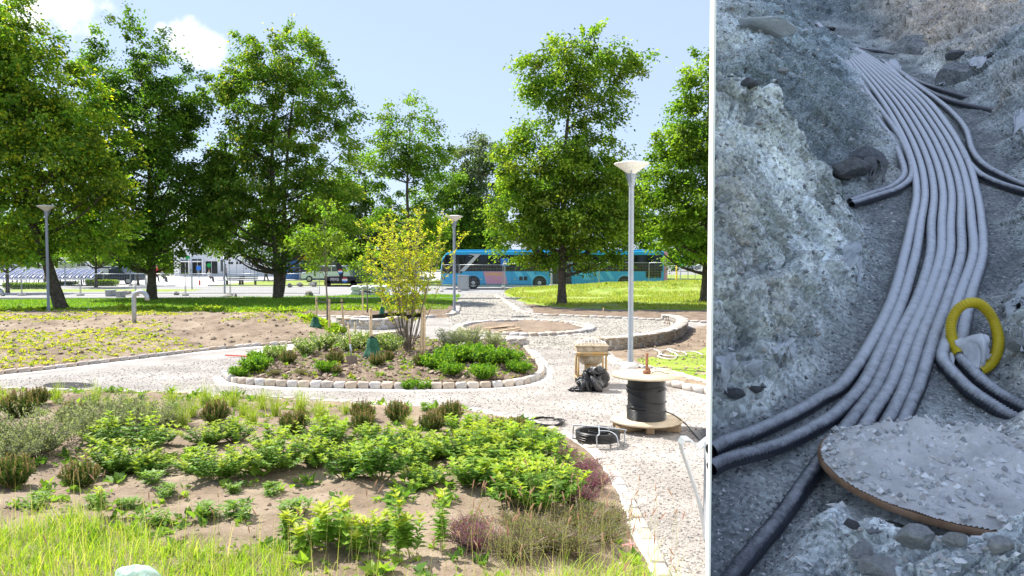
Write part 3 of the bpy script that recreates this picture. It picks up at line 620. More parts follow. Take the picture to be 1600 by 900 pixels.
def multistem(label, base, cx, ytop):
    b = at(*base); b.z = GZ(b.x, b.y); k = b.y / FPX; o = empty('yellow_shrub', b, label, 'shrub'); g = MB(); P = []; A = []
    H = (base[1] - ytop) * k
    for s in range(36):
        a = random.random() * 6.28; ta = random.uniform(.10, .62); h = H * random.uniform(.62, 1.0) * (1 - .25 * ta); rr = ta * H * .62
        q = [Vector((.12 * math.cos(a) * random.random(), .12 * math.sin(a) * random.random(), 0))]
        for t in (.25, .5, .75, 1):
            q.append(Vector((rr * math.cos(a) * t ** .85 + random.uniform(-.04, .04), rr * math.sin(a) * t ** .85 + random.uniform(-.04, .04), h * t)))
        q = smoothpath(q, 4); g.tube(q, [.0115 * (1 - .8 * i / (len(q) - 1)) for i in range(len(q))], 5, cap=False)
        for i in range(5, len(q)):
            for _ in range(1 + (i > 8)):
                d = Vector((random.uniform(-1, 1), random.uniform(-1, 1), random.uniform(.1, 1))).normalized(); e = q[i] + d * random.uniform(.12, .34)
                g.tube([q[i], e], [.004, .002], 3, cap=False)
                for u in np.linspace(.25, 1, 8):
                    P.append(q[i].lerp(e, u)); A.append(Vector((random.uniform(-1, 1), random.uniform(-1, 1), random.uniform(-.2, .9))))
    P = np.array(P) + rng.normal(0, .012, (len(P), 3)); A = np.array(A); L = .07 * (.7 + .6 * rng.random(len(P)))
    V, F = leaves(P, A, rdir(len(P)) * .7 + np.array([0, 0, 1]), L, L * .62)
    cc = np.array([(.48, .50, .04), (.60, .58, .05), (.36, .44, .04), (.24, .35, .04), (.52, .46, .05)])
    c = cc[rng.integers(0, 5, len(P))] * (.75 + .5 * rng.random((len(P), 1)))
    link('foliage', npmesh('foliage', V, F, 3, m_leaf, np.repeat(c, 4, 0)), o); g.build('stems', m_barkg, o)
multistem('multi stemmed shrub tree with golden yellow leaves in the middle island', (638, 562), 637, 335)
# ================================================================ THE TRENCH, on a slope right of the white board
YH = -140.
SL = math.tan(math.atan((450 - YH) / FPX) - PITCH)
p0 = Vector((0, 0, EYE)) + pray(800, 880) * 2.29
ZB = p0.z - SL * p0.y
def tp(px, py, h=0.0):
    d = pray(px, py); t = (ZB + h - EYE) / (d.z - SL * d.y); return Vector((d.x * t, d.y * t, EYE + d.z * t))
# control points: photo pixel and height above the sloping trench floor
# lid plane
LC = Vector((0, 0, EYE)) + pray(1503, 735) * 2.46
LT = math.tan(R(8.6))
def lid_z(x, y): return LC.z + (y - LC.y) * LT
CP = []
def cp(*a): CP.extend(a)
cp((1112, 735, 0), (1112, 697, 0), (1145, 682, 0), (1180, 664, 0), (1215, 645, .0), (1250, 622, .0), (1290, 545, 0), (1330, 480, 0), (1350, 420, 0), (1362, 370, .0), (1345, 335, .0),
   (1112, 640, .06), (1150, 615, .13), (1190, 590, .13), (1090, 700, 0), (1095, 740, 0), (1070, 720, 0), (1112, 682, 0), (1132, 690, 0), (1150, 674, 0), (1090, 685, 0), (1060, 700, 0), (1125, 715, 0), (1160, 690, 0), (1235, 560, .12), (1280, 490, .13), (1318, 430, .13), (1345, 375, .12),
   (1115, 600, .18), (1115, 500, .36), (1115, 400, .53), (1115, 300, .70), (1115, 200, .87), (1115, 110, 1.02), (1060, 300, .72), (1060, 100, 1.02), (1060, 600, .18), (1050, 850, .0), (1060, 760, .0),
   (1200, 520, .22), (1200, 420, .38), (1200, 320, .54), (1200, 230, .68), (1165, 118, 1.0), (1205, 165, .80), (1250, 440, .22), (1260, 340, .36), (1250, 205, .66), (1298, 330, .22), (1285, 258, .47), (1312, 296, .28), (1332, 322, 0), (1350, 312, 0), (1340, 345, .06))
for (a, b, h) in ((1165, 118, 1.0), (1205, 165, .80), (1250, 205, .66), (1285, 258, .47), (1115, 100, 1.05)):   # behind the near crest it drops away
    v = tp(a, b, h); CP.append(('w', v.x + .08, v.y + .22, max(0, h * .45))); CP.append(('w', v.x + .14, v.y + .5, max(0, h * .12)))
cp((1385, 300, 0), (1388, 260, 0), (1378, 200, .0), (1355, 150, .0), (1325, 105, 0), (1300, 65, 0), (1283, 42, .0),
   (1365, 250, .16), (1350, 190, .2), (1320, 140, .25), (1290, 90, .26), (1275, 62, .28), (1325, 235, .2), (1290, 170, .42), (1290, 215, .28), (1250, 130, .56), (1220, 155, .50), (1260, 75, .50),
   (1200, 75, .78), (1130, 62, .9), (1115, 60, .92), (1160, 90, .80), (1255, 48, .5), (1200, 30, .72), (1200, 5, .74), (1115, 20, .9), (1050, 20, 1.), (1240, 20, .52), (1262, 33, .42), (1250, 0, .36))
# right bank, upper
cp((1300, 30, .0), (1340, 50, .0), (1395, 78, 0), (1430, 98, 0), (1470, 122, 0), (1520, 150, .0), (1568, 180, .0), (1590, 215, 0), (1600, 250, 0),
   (1340, 20, .22), (1395, 40, .26), (1440, 70, .2), (1480, 95, .16), (1530, 125, .14), (1580, 150, .2), (1600, 180, .26), (1300, 0, .3), (1350, -10, .5), (1420, 5, .6), (1500, 10, .68), (1500, 60, .36), (1560, 90, .42), (1545, 60, .50), (1600, 110, .50), (1600, 40, .78), (1600, -40, 1.), (1500, -60, .95), (1700, 50, 1.), (1700, 200, .6))
cp((1600, 395, .0), (1585, 430, .0), (1566, 500, .0), (1556, 560, .0), (1575, 600, 0), (1600, 640, 0), (1600, 480, .16), (1592, 540, .14), (1650, 470, .35), (1680, 560, .3), (1600, 330, 0), (1560, 330, 0), (1650, 300, .02), (1680, 400, .3))
for px, py in ((1450, 60 + 80), (1390, 200), (1450, 300), (1500, 400), (1400, 400), (1400, 550), (1330, 600), (1280, 680), (1200, 750), (1150, 850), (1500, 600), (1450, 500), (1400, 640), (1540, 330), (1550, 240), (1500, 640), (1560, 640), (1230, 740), (1180, 820), (1150, 940), (1420, 250), (1520, 480), (1110, 800), (1100, 900), (1350, 100), (1400, 130), (1310, 640)): cp((px, py, 0))
# rubble heap that carries the lid
for a in range(0, 360, 30):
    for r in (.1, .3, .41):
        x = LC.x + r * math.cos(R(a)); y = LC.y + r * math.sin(R(a)); z = lid_z(x, y) - (.06 if r < .4 else (.15 if 150 <= a <= 250 else -.02 if 260 <= a <= 350 else .03)); CP.append(('w', x, y, max(0, z - ZB - SL * y)))
for px, py, h in ((1290, 745, 0), (1268, 780, 0), (1240, 820, 0), (1215, 860, 0), (1195, 900, 0), (1170, 950, 0), (1310, 790, .13), (1290, 830, .13), (1260, 870, .12), (1240, 905, .12), (1350, 840, .23), (1330, 880, .24), (1400, 860, .29), (1400, 900, .31), (1460, 855, .33), (1460, 900, .36), (1540, 870, .36), (1600, 880, .38), (1500, 950, .42), (1700, 900, .4), (1300, 950, .25)): cp((px, py, h))
W_ = []
for c in CP:
    if c[0] == 'w': W_.append(c[1:])
    else: v = tp(*c); W_.append((v.x, v.y, c[2]))
# the far head of the trench and side spread
for x in np.linspace(1.5, 18, 8): W_ += [(x, 16.5, .9), (x, 19, 1.5)]
W_ += [(10.5, 13, 1.2), (8.5, 10, 1.2), (7, 8, 1.1), (5, 5, .9), (4.2, 3.4, .7), (4, 2.2, .6), (14, 13, 1.8), (12, 8, 1.6), (9, 4, 1.3)]
W_ = np.array(W_); CX, CY, CH = W_[:, 0], W_[:, 1], W_[:, 2]
_c = [tp(*q) for q in ((1040, 92, 1.06), (1115, 100, 1.05), (1165, 118, 1.0), (1205, 165, .80), (1250, 205, .66), (1285, 258, .47), (1318, 300, .24))]
VAL = [(p.x + .02, p.y + .05) for p in _c] + [(p.x + .16 , p.y + d) for p, d in zip(_c[::-1], (.30, .5, .62, .7, .7, .7, .7))]
def tw(x, y):      # warp so that the far part is not over-weighted
    return x / np.maximum(y, .5) * 3.2, np.log(np.maximum(y, .5)) * 3.2
cu, cv = tw(CX, CY)
Kd = np.sqrt((cu[:, None] - cu[None]) ** 2 + (cv[:, None] - cv[None]) ** 2 + 1e-5)
n_ = len(cu); Am = np.zeros((n_ + 3, n_ + 3)); Am[:n_, :n_] = Kd + np.eye(n_) * -.004; Am[:n_, n_] = 1; Am[:n_, n_ + 1] = cu; Am[:n_, n_ + 2] = cv; Am[n_:, :n_] = Am[:n_, n_:].T
wt = np.linalg.lstsq(Am, np.concatenate([CH, [0, 0, 0]]), rcond=None)[0]
def th0(x, y):
    x = np.asarray(x, float).ravel(); y = np.asarray(y, float).ravel(); out = np.empty(len(x)); u, v = tw(x, y)
    for i in range(0, len(x), 20000):
        a, b = u[i:i + 20000], v[i:i + 20000]
        out[i:i + 20000] = np.sqrt((a[:, None] - cu) ** 2 + (b[:, None] - cv) ** 2 + 1e-5) @ wt[:n_] + wt[n_] + a * wt[n_ + 1] + b * wt[n_ + 2]
    out = np.maximum(out, -.01)
    vd = sdpoly(x, y, VAL); k = np.clip(vd / .14, 0, 1); return out * (1 - k) + np.minimum(out, .03) * k
def th(x, y, rough=True):
    h = th0(x, y); x = np.asarray(x, float).ravel(); y = np.asarray(y, float).ravel()
    if rough:
        k = np.clip(h * 5, .12, 1.0); lid = np.clip((np.hypot(x - LC.x, (y - LC.y)) - .42) / .1, 0.05, 1)
        return h + lid * k * ((fbm(x * 2.1, y * 2.1, 4, 21, .5) - .5) * .3)
        cl = fbm(x * 3.2, y * 3.2, 6, 21, .6) - .5; rg = 1 - np.abs(2 * fbm(x * 2.2 + 9, y * 2.2, 5, 33, .55) - 1)
        st = fbm(x * 9 - y * 4, y * 3 + x * 2, 4, 51, .6) - .5
        h = h + lid * k * (cl * .26 + (rg - .75) * .2 + st * .11 + (fbm(x * 20, y * 20, 4, 71, .7) - .5) * .075)
    return h
def hit(px, py):
    hs = np.linspace(1.6, 0, 161); P = [tp(px, py, h) for h in hs]; t = th0([p.x for p in P], [p.y for p in P]); k = np.nonzero(t >= hs)[0]
    return float(hs[k[0]]) if len(k) else 0.
def TZ(x, y, rough=True):
    return float(th([x], [y], rough)[0]) + ZB + SL * y
m_clay = mat('grey_clay_earth', [(.115, .125, .125), (.175, .185, .18), (.25, .255, .245)], scale=2.2, rough=.95, bump=1., bscale=30, vor=36, bump2=.5, b2scale=30, pos=(.30, .5, .72))
m_crush = mat('crushed_rock', [(.10, .118, .13), (.17, .185, .19)], scale=3, rough=.95, bump=1., bscale=50, vor=60)
# terrain sheet: grid in (angle, log distance) so that detail is finest near the lens side of the slope
nu, nv = 560, 860
us = np.linspace(.2601, 1.02, nu); vs = np.exp(np.linspace(math.log(1.45), math.log(19), nv))
U, V_ = np.meshgrid(us, vs); X = U * V_; Y = V_
Hh = th(X.ravel(), Y.ravel()).reshape(X.shape); Z = ZB + SL * Y + Hh
def cellrock(x, y, s, seed):
    u, v = x * s, y * s; xi = np.floor(u).astype(np.int64); yi = np.floor(v).astype(np.int64); b1 = np.full(x.shape, 9.); hv = np.zeros(x.shape); b2 = np.full(x.shape, 9.)
    for i in (-1, 0, 1):
        for j in (-1, 0, 1):
            cx, cy = xi + i, yi + j; px = cx + vhash(cx, cy, seed); py = cy + vhash(cx, cy, seed + 1); d = (u - px) ** 2 + (v - py) ** 2
            val = vhash(cx, cy, seed + 2) - .5 + (vhash(cx, cy, seed + 3) - .5) * (u - px) * 1.6 + (vhash(cx, cy, seed + 4) - .5) * (v - py) * 1.6
            m_ = d < b1; b2 = np.where(m_, b1, np.minimum(b2, d)); b1 = np.where(m_, d, b1); hv = np.where(m_, val, hv)
    crack = np.clip(1 - (np.sqrt(b2) - np.sqrt(b1)) * 5, 0, 1)
    return hv - crack * .35
P3 = np.stack([X, Y, Z], -1); du = np.gradient(P3, axis=1); dv = np.gradient(P3, axis=0); NN = np.cross(du, dv); NN /= np.linalg.norm(NN, axis=-1, keepdims=True)
h0 = th0(X.ravel(), Y.ravel()).reshape(X.shape); kk = np.clip(h0 * 6, .04, 1.); lidm = np.clip((np.hypot(X - LC.x, Y - LC.y) - .43) / .25, .0, 1)
# coordinates that run with the surface so that steep faces are not stretched; the bedding leans
sx_ = X + .35 * Z; sy_ = Y + .9 * Z; wx = (fbm(X * 2.5, Z * 2.5 + Y, 3, 5) - .5) * .25; wy = (fbm(X * 2.5 + 7, Z * 2.5 + Y, 3, 6) - .5) * .25
a_ = .6; rx_ = (sx_ + wx) * math.cos(a_) + (sy_ + wy) * math.sin(a_); ry_ = (-(sx_ + wx) * math.sin(a_) + (sy_ + wy) * math.cos(a_)) * 1.5
sz = np.clip(Y / 4, .7, 2.2)
disp = cellrock(rx_, ry_, 2.6, 400) * .075 + cellrock(rx_, ry_, 7., 410) * .042 + cellrock(rx_ , ry_, 19., 420) * .014 + cellrock(rx_, ry_, 44., 430) * .006 * sz
P3 = P3 + NN * (disp * kk * lidm)[..., None]; P3[..., 0] = np.maximum(P3[..., 0], .2601 * P3[..., 1])
idx = np.arange(nu * nv).reshape(nv, nu); q = np.stack([idx[:-1, :-1], idx[:-1, 1:], idx[1:, 1:], idx[1:, :-1]], -1).reshape(-1, 4)
VV = P3.reshape(-1, 3)
# warmer brown soil streaks; paler crusted bank tops and darker rear mound, sky light and shade painted in
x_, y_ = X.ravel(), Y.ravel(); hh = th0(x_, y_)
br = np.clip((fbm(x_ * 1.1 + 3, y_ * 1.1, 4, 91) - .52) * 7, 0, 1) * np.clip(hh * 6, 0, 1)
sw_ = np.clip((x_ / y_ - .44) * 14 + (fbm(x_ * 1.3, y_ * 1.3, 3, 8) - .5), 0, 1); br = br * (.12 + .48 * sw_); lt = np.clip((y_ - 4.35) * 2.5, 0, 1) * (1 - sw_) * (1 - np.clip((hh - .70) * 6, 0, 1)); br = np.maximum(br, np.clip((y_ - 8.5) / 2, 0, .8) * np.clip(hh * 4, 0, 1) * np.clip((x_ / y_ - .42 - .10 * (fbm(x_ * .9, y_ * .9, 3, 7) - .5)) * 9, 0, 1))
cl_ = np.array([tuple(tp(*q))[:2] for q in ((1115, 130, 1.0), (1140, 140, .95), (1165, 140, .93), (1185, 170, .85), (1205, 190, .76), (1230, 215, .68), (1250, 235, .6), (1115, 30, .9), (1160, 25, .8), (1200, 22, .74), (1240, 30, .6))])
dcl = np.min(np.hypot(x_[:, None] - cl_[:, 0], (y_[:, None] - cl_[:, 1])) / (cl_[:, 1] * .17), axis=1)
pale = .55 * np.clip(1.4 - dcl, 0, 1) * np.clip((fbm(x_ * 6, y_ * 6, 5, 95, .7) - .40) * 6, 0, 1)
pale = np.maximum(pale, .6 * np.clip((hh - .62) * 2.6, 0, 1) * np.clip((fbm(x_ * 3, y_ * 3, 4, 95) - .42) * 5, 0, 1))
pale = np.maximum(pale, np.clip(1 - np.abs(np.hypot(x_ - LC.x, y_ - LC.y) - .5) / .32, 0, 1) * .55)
base = np.ones((len(x_), 3)) * np.array([.93, .99, 1.03]); base = base * (1 - br[:, None]) + np.array([1.25, 1.02, .84]) * br[:, None]; fl = np.clip(1 - hh / .07, 0, 1)[:, None]; base = base * (1 - np.array([.50, .44, .40]) * (lt * np.clip(hh * 8, 0, 1))[:, None]) * (1 + .25 * (fbm(x_ * 14, y_ * 14, 3, 97) - .5))[:, None]; base = base * (1 + pale[:, None] * 1.3) * (1 - .50 * fl) * 1.72 * np.array([1.03, 1.0, .94])  # floor darkened in the colour, painted shade between the pipes
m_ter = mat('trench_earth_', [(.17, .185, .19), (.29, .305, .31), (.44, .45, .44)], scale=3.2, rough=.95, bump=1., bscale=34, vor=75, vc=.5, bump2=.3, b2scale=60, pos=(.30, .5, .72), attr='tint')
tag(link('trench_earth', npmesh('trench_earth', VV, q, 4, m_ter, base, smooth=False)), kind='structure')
# back and right flank of the earth body so that it is solid
g = MB(); e1 = [VV[idx[-1, i]] for i in range(0, nu, 20)] + [VV[idx[-1, -1]]]; e2 = [VV[idx[j, -1]] for j in range(nv - 1, -1, -20)] + [VV[idx[0, -1]]]
for E_, dx, dy in ((e1, 0, 8), (e2, 6, 0)):
    n = len(E_); V = [tuple(p) for p in E_] + [(p[0] + dx + .75 * dy, p[1] + dy, -.3) for p in E_]; g.add(V, [[i, i + 1, n + i + 1, n + i] for i in range(n - 1)])
tag(g.build('hillside', m_clay), kind='structure')
# ---- white board added between park and trench, made tall to shade the trench
a = pray(1105.5, 450).x; b_ = pray(1115, 450).x
m_board = mat('added_shade_board', (.93, .93, .93), rough=.55, spec=.3)
y0, y1 = 1.86, 17.5
g = MB(); xr0, xr1 = b_ * y0, b_ * y0 + (a + .0008) * (y1 - y0); xl0 = b_ * y0 - .0055; xl1 = a * y1
V = []
for (x, y, zt) in ((xl0, y0, 3.75), (xr0, y0, 3.75), (xl1 + .015, y1, 17.5), (xl1, y1, 17.5)): V += [(x, y, -.2), (x, y, zt)]
g.add(V, [[0, 2, 3, 1], [2, 4, 5, 3], [4, 6, 7, 5], [6, 0, 1, 7], [1, 3, 5, 7], [0, 6, 4, 2]])
o = g.build('added_shade_board', m_board); tag(o, 'tall thin white board added edge on between park and trench to shade the trench', 'partition')
# ---- stones in the trench
def tscatter(name, n, smin, smax, cols, ulim, vlim, cond=None, pw=3, sink=.2, kind='stuff', flat=.6):
    ii_ = rng.integers(0, len(VV), n); xx, yy_ = X.ravel()[ii_], Y.ravel()[ii_]; ok = (xx / yy_ < ulim[1]) & (yy_ > vlim[0]) & (yy_ < vlim[1]); ii_ = ii_[ok]; xx, yy_ = xx[ok], yy_[ok]
    if cond is not None: k = cond(xx, yy_); ii_ = ii_[k]
    ii_ = ii_[VV[ii_, 0] > .2601 * VV[ii_, 1] + smax * .6]; x, y, zz0 = VV[ii_, 0], VV[ii_, 1], VV[ii_, 2]
    S = (smin + (smax - smin) * rng.random(len(x)) ** pw) * (.6 + y * .13)
    z = zz0 - S * sink * .5
    tag(link(name, stones_mesh(name, np.stack([x, y, z], 1), S, m_tint, cols, flat)), kind=kind)
TC = [(.24, .26, .27), (.34, .36, .365), (.43, .45, .45), (.55, .56, .55), (.15, .165, .175), (.38, .35, .31)]
floor_ = lambda x, y: th0(x, y) < .05
bank_ = lambda x, y: th0(x, y) > .05
tscatter('crushed_rock', 90000, .008, .026, [(.20, .21, .21), (.28, .29, .29), (.38, .385, .38), (.12, .125, .13), (.55, .555, .55)], (.262, .70), (2.0, 17), floor_)
tscatter('bank_rubble', 80000, .007, .045, [(.28, .30, .31), (.40, .42, .43), (.50, .52, .53), (.20, .21, .22), (.42, .39, .35), (.62, .63, .63)], (.262, .72), (1.95, 17), bank_, pw=4, sink=.5)
rub = lambda x, y: (np.hypot(x - LC.x, y - LC.y) > .41) & (np.hypot(x - LC.x, y - LC.y) < .95) & (th0(x, y) > .06) & (y < LC.y + .1)
PALE = [(.60, .61, .60), (.74, .74, .72), (.48, .49, .48), (.58, .56, .52)]
tscatter('pale_rubble', 34000, .006, .045, PALE + PALE + TC[2:4], (.3, .85), (1.5, 2.7), rub, pw=4, kind='stuff')
# bigger single rocks one can tell apart
m_rock = mat('pale_rock', [(.36, .37, .37), (.52, .53, .52), (.66, .66, .64)], scale=6, rough=.9, bump=1., bscale=22, rnd=.12)
m_rockd = mat('dark_rock', [(.13, .14, .15), (.24, .25, .26)], scale=6, rough=.9, bump=1., bscale=22, rnd=.15)
def rock_mesh(seed, m, sub=3, flat=.6):
    rs = random.Random(seed); bm = bmesh.new(); bmesh.ops.create_icosphere(bm, subdivisions=sub, radius=.5)
    pl = [(Vector([rs.gauss(0, 1) for _ in 'abc']).normalized(), rs.uniform(.26, .42)) for _ in range(11)]
    for v in bm.verts:
        for nn_, d_ in pl:
            s = v.co.dot(nn_) - d_
            if s > 0: v.co -= nn_ * s * .95
        v.co *= 1 + (.07 if sub < 5 else .012) * (rs.random() - .5)
        v.co.z *= flat
    if sub > 4:
        co = np.array([v.co[:] for v in bm.verts]); dsp = (fbm(co[:, 0] * 5 + seed + co[:, 2] * 3, co[:, 1] * 5 + co[:, 2] * 4, 5, seed, .62) - .5) * .16
        for v, q in zip(bm.verts, dsp): v.co *= 1 + q
    me = bpy.data.meshes.new('rock'); bm.to_mesh(me); bm.free(); me.materials.append(m); return me
def rock(px, py, h, wpx, m, label, seed, group=None, sc=(1, 1, 1), tilt=0, name='rock', conf=None):
    v = tp(px, py, hit(px, py)); z = TZ(v.x, v.y); S = wpx * v.y / FPX * 1.1
    o = link(name, rock_mesh(seed, m), None, (v.x, v.y, z + S * .10), (tilt, tilt * .5, seed * 1.7), (S * sc[0], S * sc[1], S * sc[2]))
    return tag(o, label, 'rock', group)
rock(1398, 838, .30, 42, m_rock, 'angular pale rock just below the wooden lid, top one of the bottom heap', 3)
rock(1430, 862, .32, 66, m_rock, 'largest pale lump of rock at the bottom edge under the lid', 5)
rock(1345, 868, .24, 74, m_rock, 'long flat slab of pale rock at the bottom left of the heap', 8, sc=(1, .5, .45))
rock(1330, 848, .20, 26, m_rockd, 'small dark stone above the long flat slab', 9)
rock(1490, 872, .35, 40, m_rock, 'pale stone right of the largest lump at the bottom edge', 11)
rock(1478, 823, .34, 46, m_rockd, 'brown grey clod lying on the lower rim of the lid', 13)
rock(1530, 850, .36, 52, m_rock, 'broad grey stone below the clod near the bottom right', 15, sc=(1, .7, .7))
rock(1375, 890, .27, 60, m_rock, 'rough pale rock cut by the bottom edge below the slab', 17)
rock(1560, 885, .38, 48, m_rock, 'pale rock at the bottom edge near the right corner', 19)
rock(1150, 648, .12, 34, m_rockd, 'dark slate rock at the foot of the left bank', 21, sc=(.7, 1, 1))
rock(1178, 622, .12, 26, m_rockd, 'small brown rock above the dark slate at the left bank foot', 22)
rock(1172, 140, .88, 34, m_rockd, 'brown overhanging rock on the crest of the left bank', 25)
rock(1225, 130, .70, 22, m_rock, 'small rock behind the crest of the left bank', 26)
rock(1495, 92, .10, 30, m_rockd, 'dark rock sticking out of the upper right bank', 27)
rock(1545, 100, .2, 26, m_rockd, 'brown rock below the torn cloth on the right bank', 28)
rock(1585, 480, .12, 40, m_rock, 'pale rock half under the cloth at the right edge', 29)
rock(1592, 555, .10, 44, m_rock, 'stone at the right edge beside the yellow hose', 30)
m_face = mat('fractured_rock_face', [(.17, .185, .19), (.29, .305, .31), (.44, .45, .44)], scale=6, rough=.95, bump=1., bscale=34, vor=45, rnd=.15)
def ledge(px, py, h, wpx, label, seed, sc=(1, .8, .8), m=None, rz=0, up=0.):
    v = tp(px, py, hit(px, py)); z = TZ(v.x, v.y); S = wpx * v.y / FPX
    return tag(link('rock_ledge', rock_mesh(seed, m or m_face, 5, .9), None, (v.x, v.y + S * .1, z - S * .18 + up), (rz * .3, .2, rz), (S * sc[0], S * sc[1], S * sc[2])), label, 'rock')
ledge(1345, 238, .14, 100, 'rock shoulder above the bending pair of ducts', 56, (.8, .8, .8), rz=.4, m=m_rockd)
ledge(1525, 118, .16, 110, 'broken rock lip halfway up the right bank', 57, (1, .6, .7))
ledge(1440, 62, .24, 120, 'shaly bulge in the upper right bank', 58, (1, .6, .6), rz=-.4)
rock(1335, 275, .12, 84, m_rockd, 'smooth dark block of rock in the recess behind the left bank crest', 41, sc=(1, .6, .7))
rock(1195, 62, .70, 150, mat('pale_slab', [(.58, .62, .66), (.78, .80, .82)], scale=8, rough=.9, bump=.6), 'flat pale ledge slab near the top left of the trench', 43, sc=(1, .5, .22))
# ---- the round wooden lid with rubble on it
lo = empty('round_lid', LC, 'large round wooden lid covered with grey dust and rubble over the pipes', 'lid'); LR = .43
m_wood = mat('weathered_wood', [(.16, .09, .05), (.30, .18, .105), (.36, .245, .16)], scale=7, rough=.85, bump=.7, bscale=30)
m_dust = mat('grey_dust', [(.46, .46, .45), (.62, .61, .585), (.74, .725, .69)], scale=5, rough=.97, bump=.8, bscale=70)
rt = Matrix.Rotation(math.atan(LT), 3, 'X')
g = MB(); g.lathe([(LR - .004, -.016), (LR, -.013), (LR, .0), (LR - .004, .004)], n=96, rot=rt); g.lathe([(.001, -.016), (LR - .004, -.016)], n=96, rot=rt); g.build('rim', m_wood, lo)
ng = 150; V = []; ii = {}
for j in range(ng):
    for i in range(ng):
        x = (i / (ng - 1) * 2 - 1) * LR; y = (j / (ng - 1) * 2 - 1) * LR; r = math.hypot(x, y)
        if r <= LR - .006: ii[(i, j)] = len(V); V.append((x, y, r))
VA = np.array(V); ed = np.clip((LR - .006 - VA[:, 2]) / .06, 0, 1)
zz = .005 + ed * (.004 + .050 * np.maximum(fbm(VA[:, 0] * 7 + 5, VA[:, 1] * 7, 5, 61) - .38, 0) * 2 + .006 * fbm(VA[:, 0] * 60, VA[:, 1] * 60, 2, 63))
VP = np.stack([VA[:, 0], VA[:, 1], zz], 1) @ np.array(rt.transposed())
F = [(ii[i, j], ii[i + 1, j], ii[i + 1, j + 1], ii[i, j + 1]) for j in range(ng - 1) for i in range(ng - 1) if (i, j) in ii and (i + 1, j) in ii and (i, j + 1) in ii and (i + 1, j + 1) in ii]
link('dust_layer', npmesh('dust_layer', VP, np.array(F), 4, m_dust, smooth=True), lo)
g = MB(); g.lathe([(.001, .0035), (LR - .004, .0035)], n=96, rot=rt); g.build('board_top', m_wood, lo)
nS = 16000; r = np.sqrt(rng.random(nS)) * (LR - .015); a_ = rng.random(nS) * 6.283; x = r * np.cos(a_); y = r * np.sin(a_)
kp = rng.random(nS) < .25 + 1.3 * np.clip(fbm(x * 6 + 5, y * 6, 3, 61) - .3, 0, 1); x = x[kp]; y = y[kp]
S = .0025 + .03 * rng.random(len(x)) ** 8; z = .008 + S * 0.25 + .034 * np.maximum(fbm(x * 7 + 5, y * 7, 5, 61) - .38, 0) * 2
P = np.stack([x, y, z], 1) @ np.array(rt.transposed()); oo = link('rubble', stones_mesh('rubble', P, S, m_tint, PALE + PALE + [(.34, .35, .35)], .85), lo); tag(oo, kind='stuff')
# ---- pipes
def pipemat(name, dusty, c0=(.012, .014, .02)):
    m = bpy.data.materials.new(name); m.use_nodes = True; nt = m.node_tree; N = nt.nodes; L = nt.links; p = N['Principled BSDF']
    tc = N.new('ShaderNodeTexCoord'); nz = N.new('ShaderNodeTexNoise'); nz.inputs['Scale'].default_value = 24; nz.inputs['Detail'].default_value = 9; nz.inputs['Roughness'].default_value = .75; L.new(tc.outputs['Object'], nz.inputs['Vector'])
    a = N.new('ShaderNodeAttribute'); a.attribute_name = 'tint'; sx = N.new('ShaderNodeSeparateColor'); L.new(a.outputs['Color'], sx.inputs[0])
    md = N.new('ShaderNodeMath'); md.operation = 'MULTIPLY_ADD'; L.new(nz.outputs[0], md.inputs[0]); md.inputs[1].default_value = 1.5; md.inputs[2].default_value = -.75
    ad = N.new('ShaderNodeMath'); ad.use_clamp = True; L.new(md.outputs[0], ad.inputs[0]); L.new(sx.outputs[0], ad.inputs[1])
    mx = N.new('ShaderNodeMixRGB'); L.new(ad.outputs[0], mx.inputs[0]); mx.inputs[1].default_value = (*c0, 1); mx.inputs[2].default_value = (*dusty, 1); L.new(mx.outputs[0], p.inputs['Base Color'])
    rr = N.new('ShaderNodeMapRange'); rr.inputs[3].default_value = .28; rr.inputs[4].default_value = .42; L.new(ad.outputs[0], rr.inputs[0]); L.new(rr.outputs[0], p.inputs['Roughness'])
    p.inputs['Specular IOR Level'].default_value = 1.0
    n3 = N.new('ShaderNodeTexNoise'); n3.inputs['Scale'].default_value = 70; L.new(tc.outputs['Object'], n3.inputs['Vector']); bp = N.new('ShaderNodeBump'); bp.inputs['Strength'].default_value = .35; bp.inputs['Distance'].default_value = .006; L.new(n3.outputs[0], bp.inputs['Height']); L.new(bp.outputs[0], p.inputs['Normal'])
    return m
m_pipe = pipemat('dust_shaded_duct', (.56, .59, .63), (.030, .035, .05)); m_yel = mat('yellow_plastic', [(.62, .47, .01), (.74, .58, .02)], scale=8, rough=.42, spec=.5, bump=.3, bscale=40)
m_blackp = mat('black_plastic', [(.012, .013, .015), (.03, .032, .035)], scale=12, rough=.4, spec=.5, bump=.3, bscale=40)
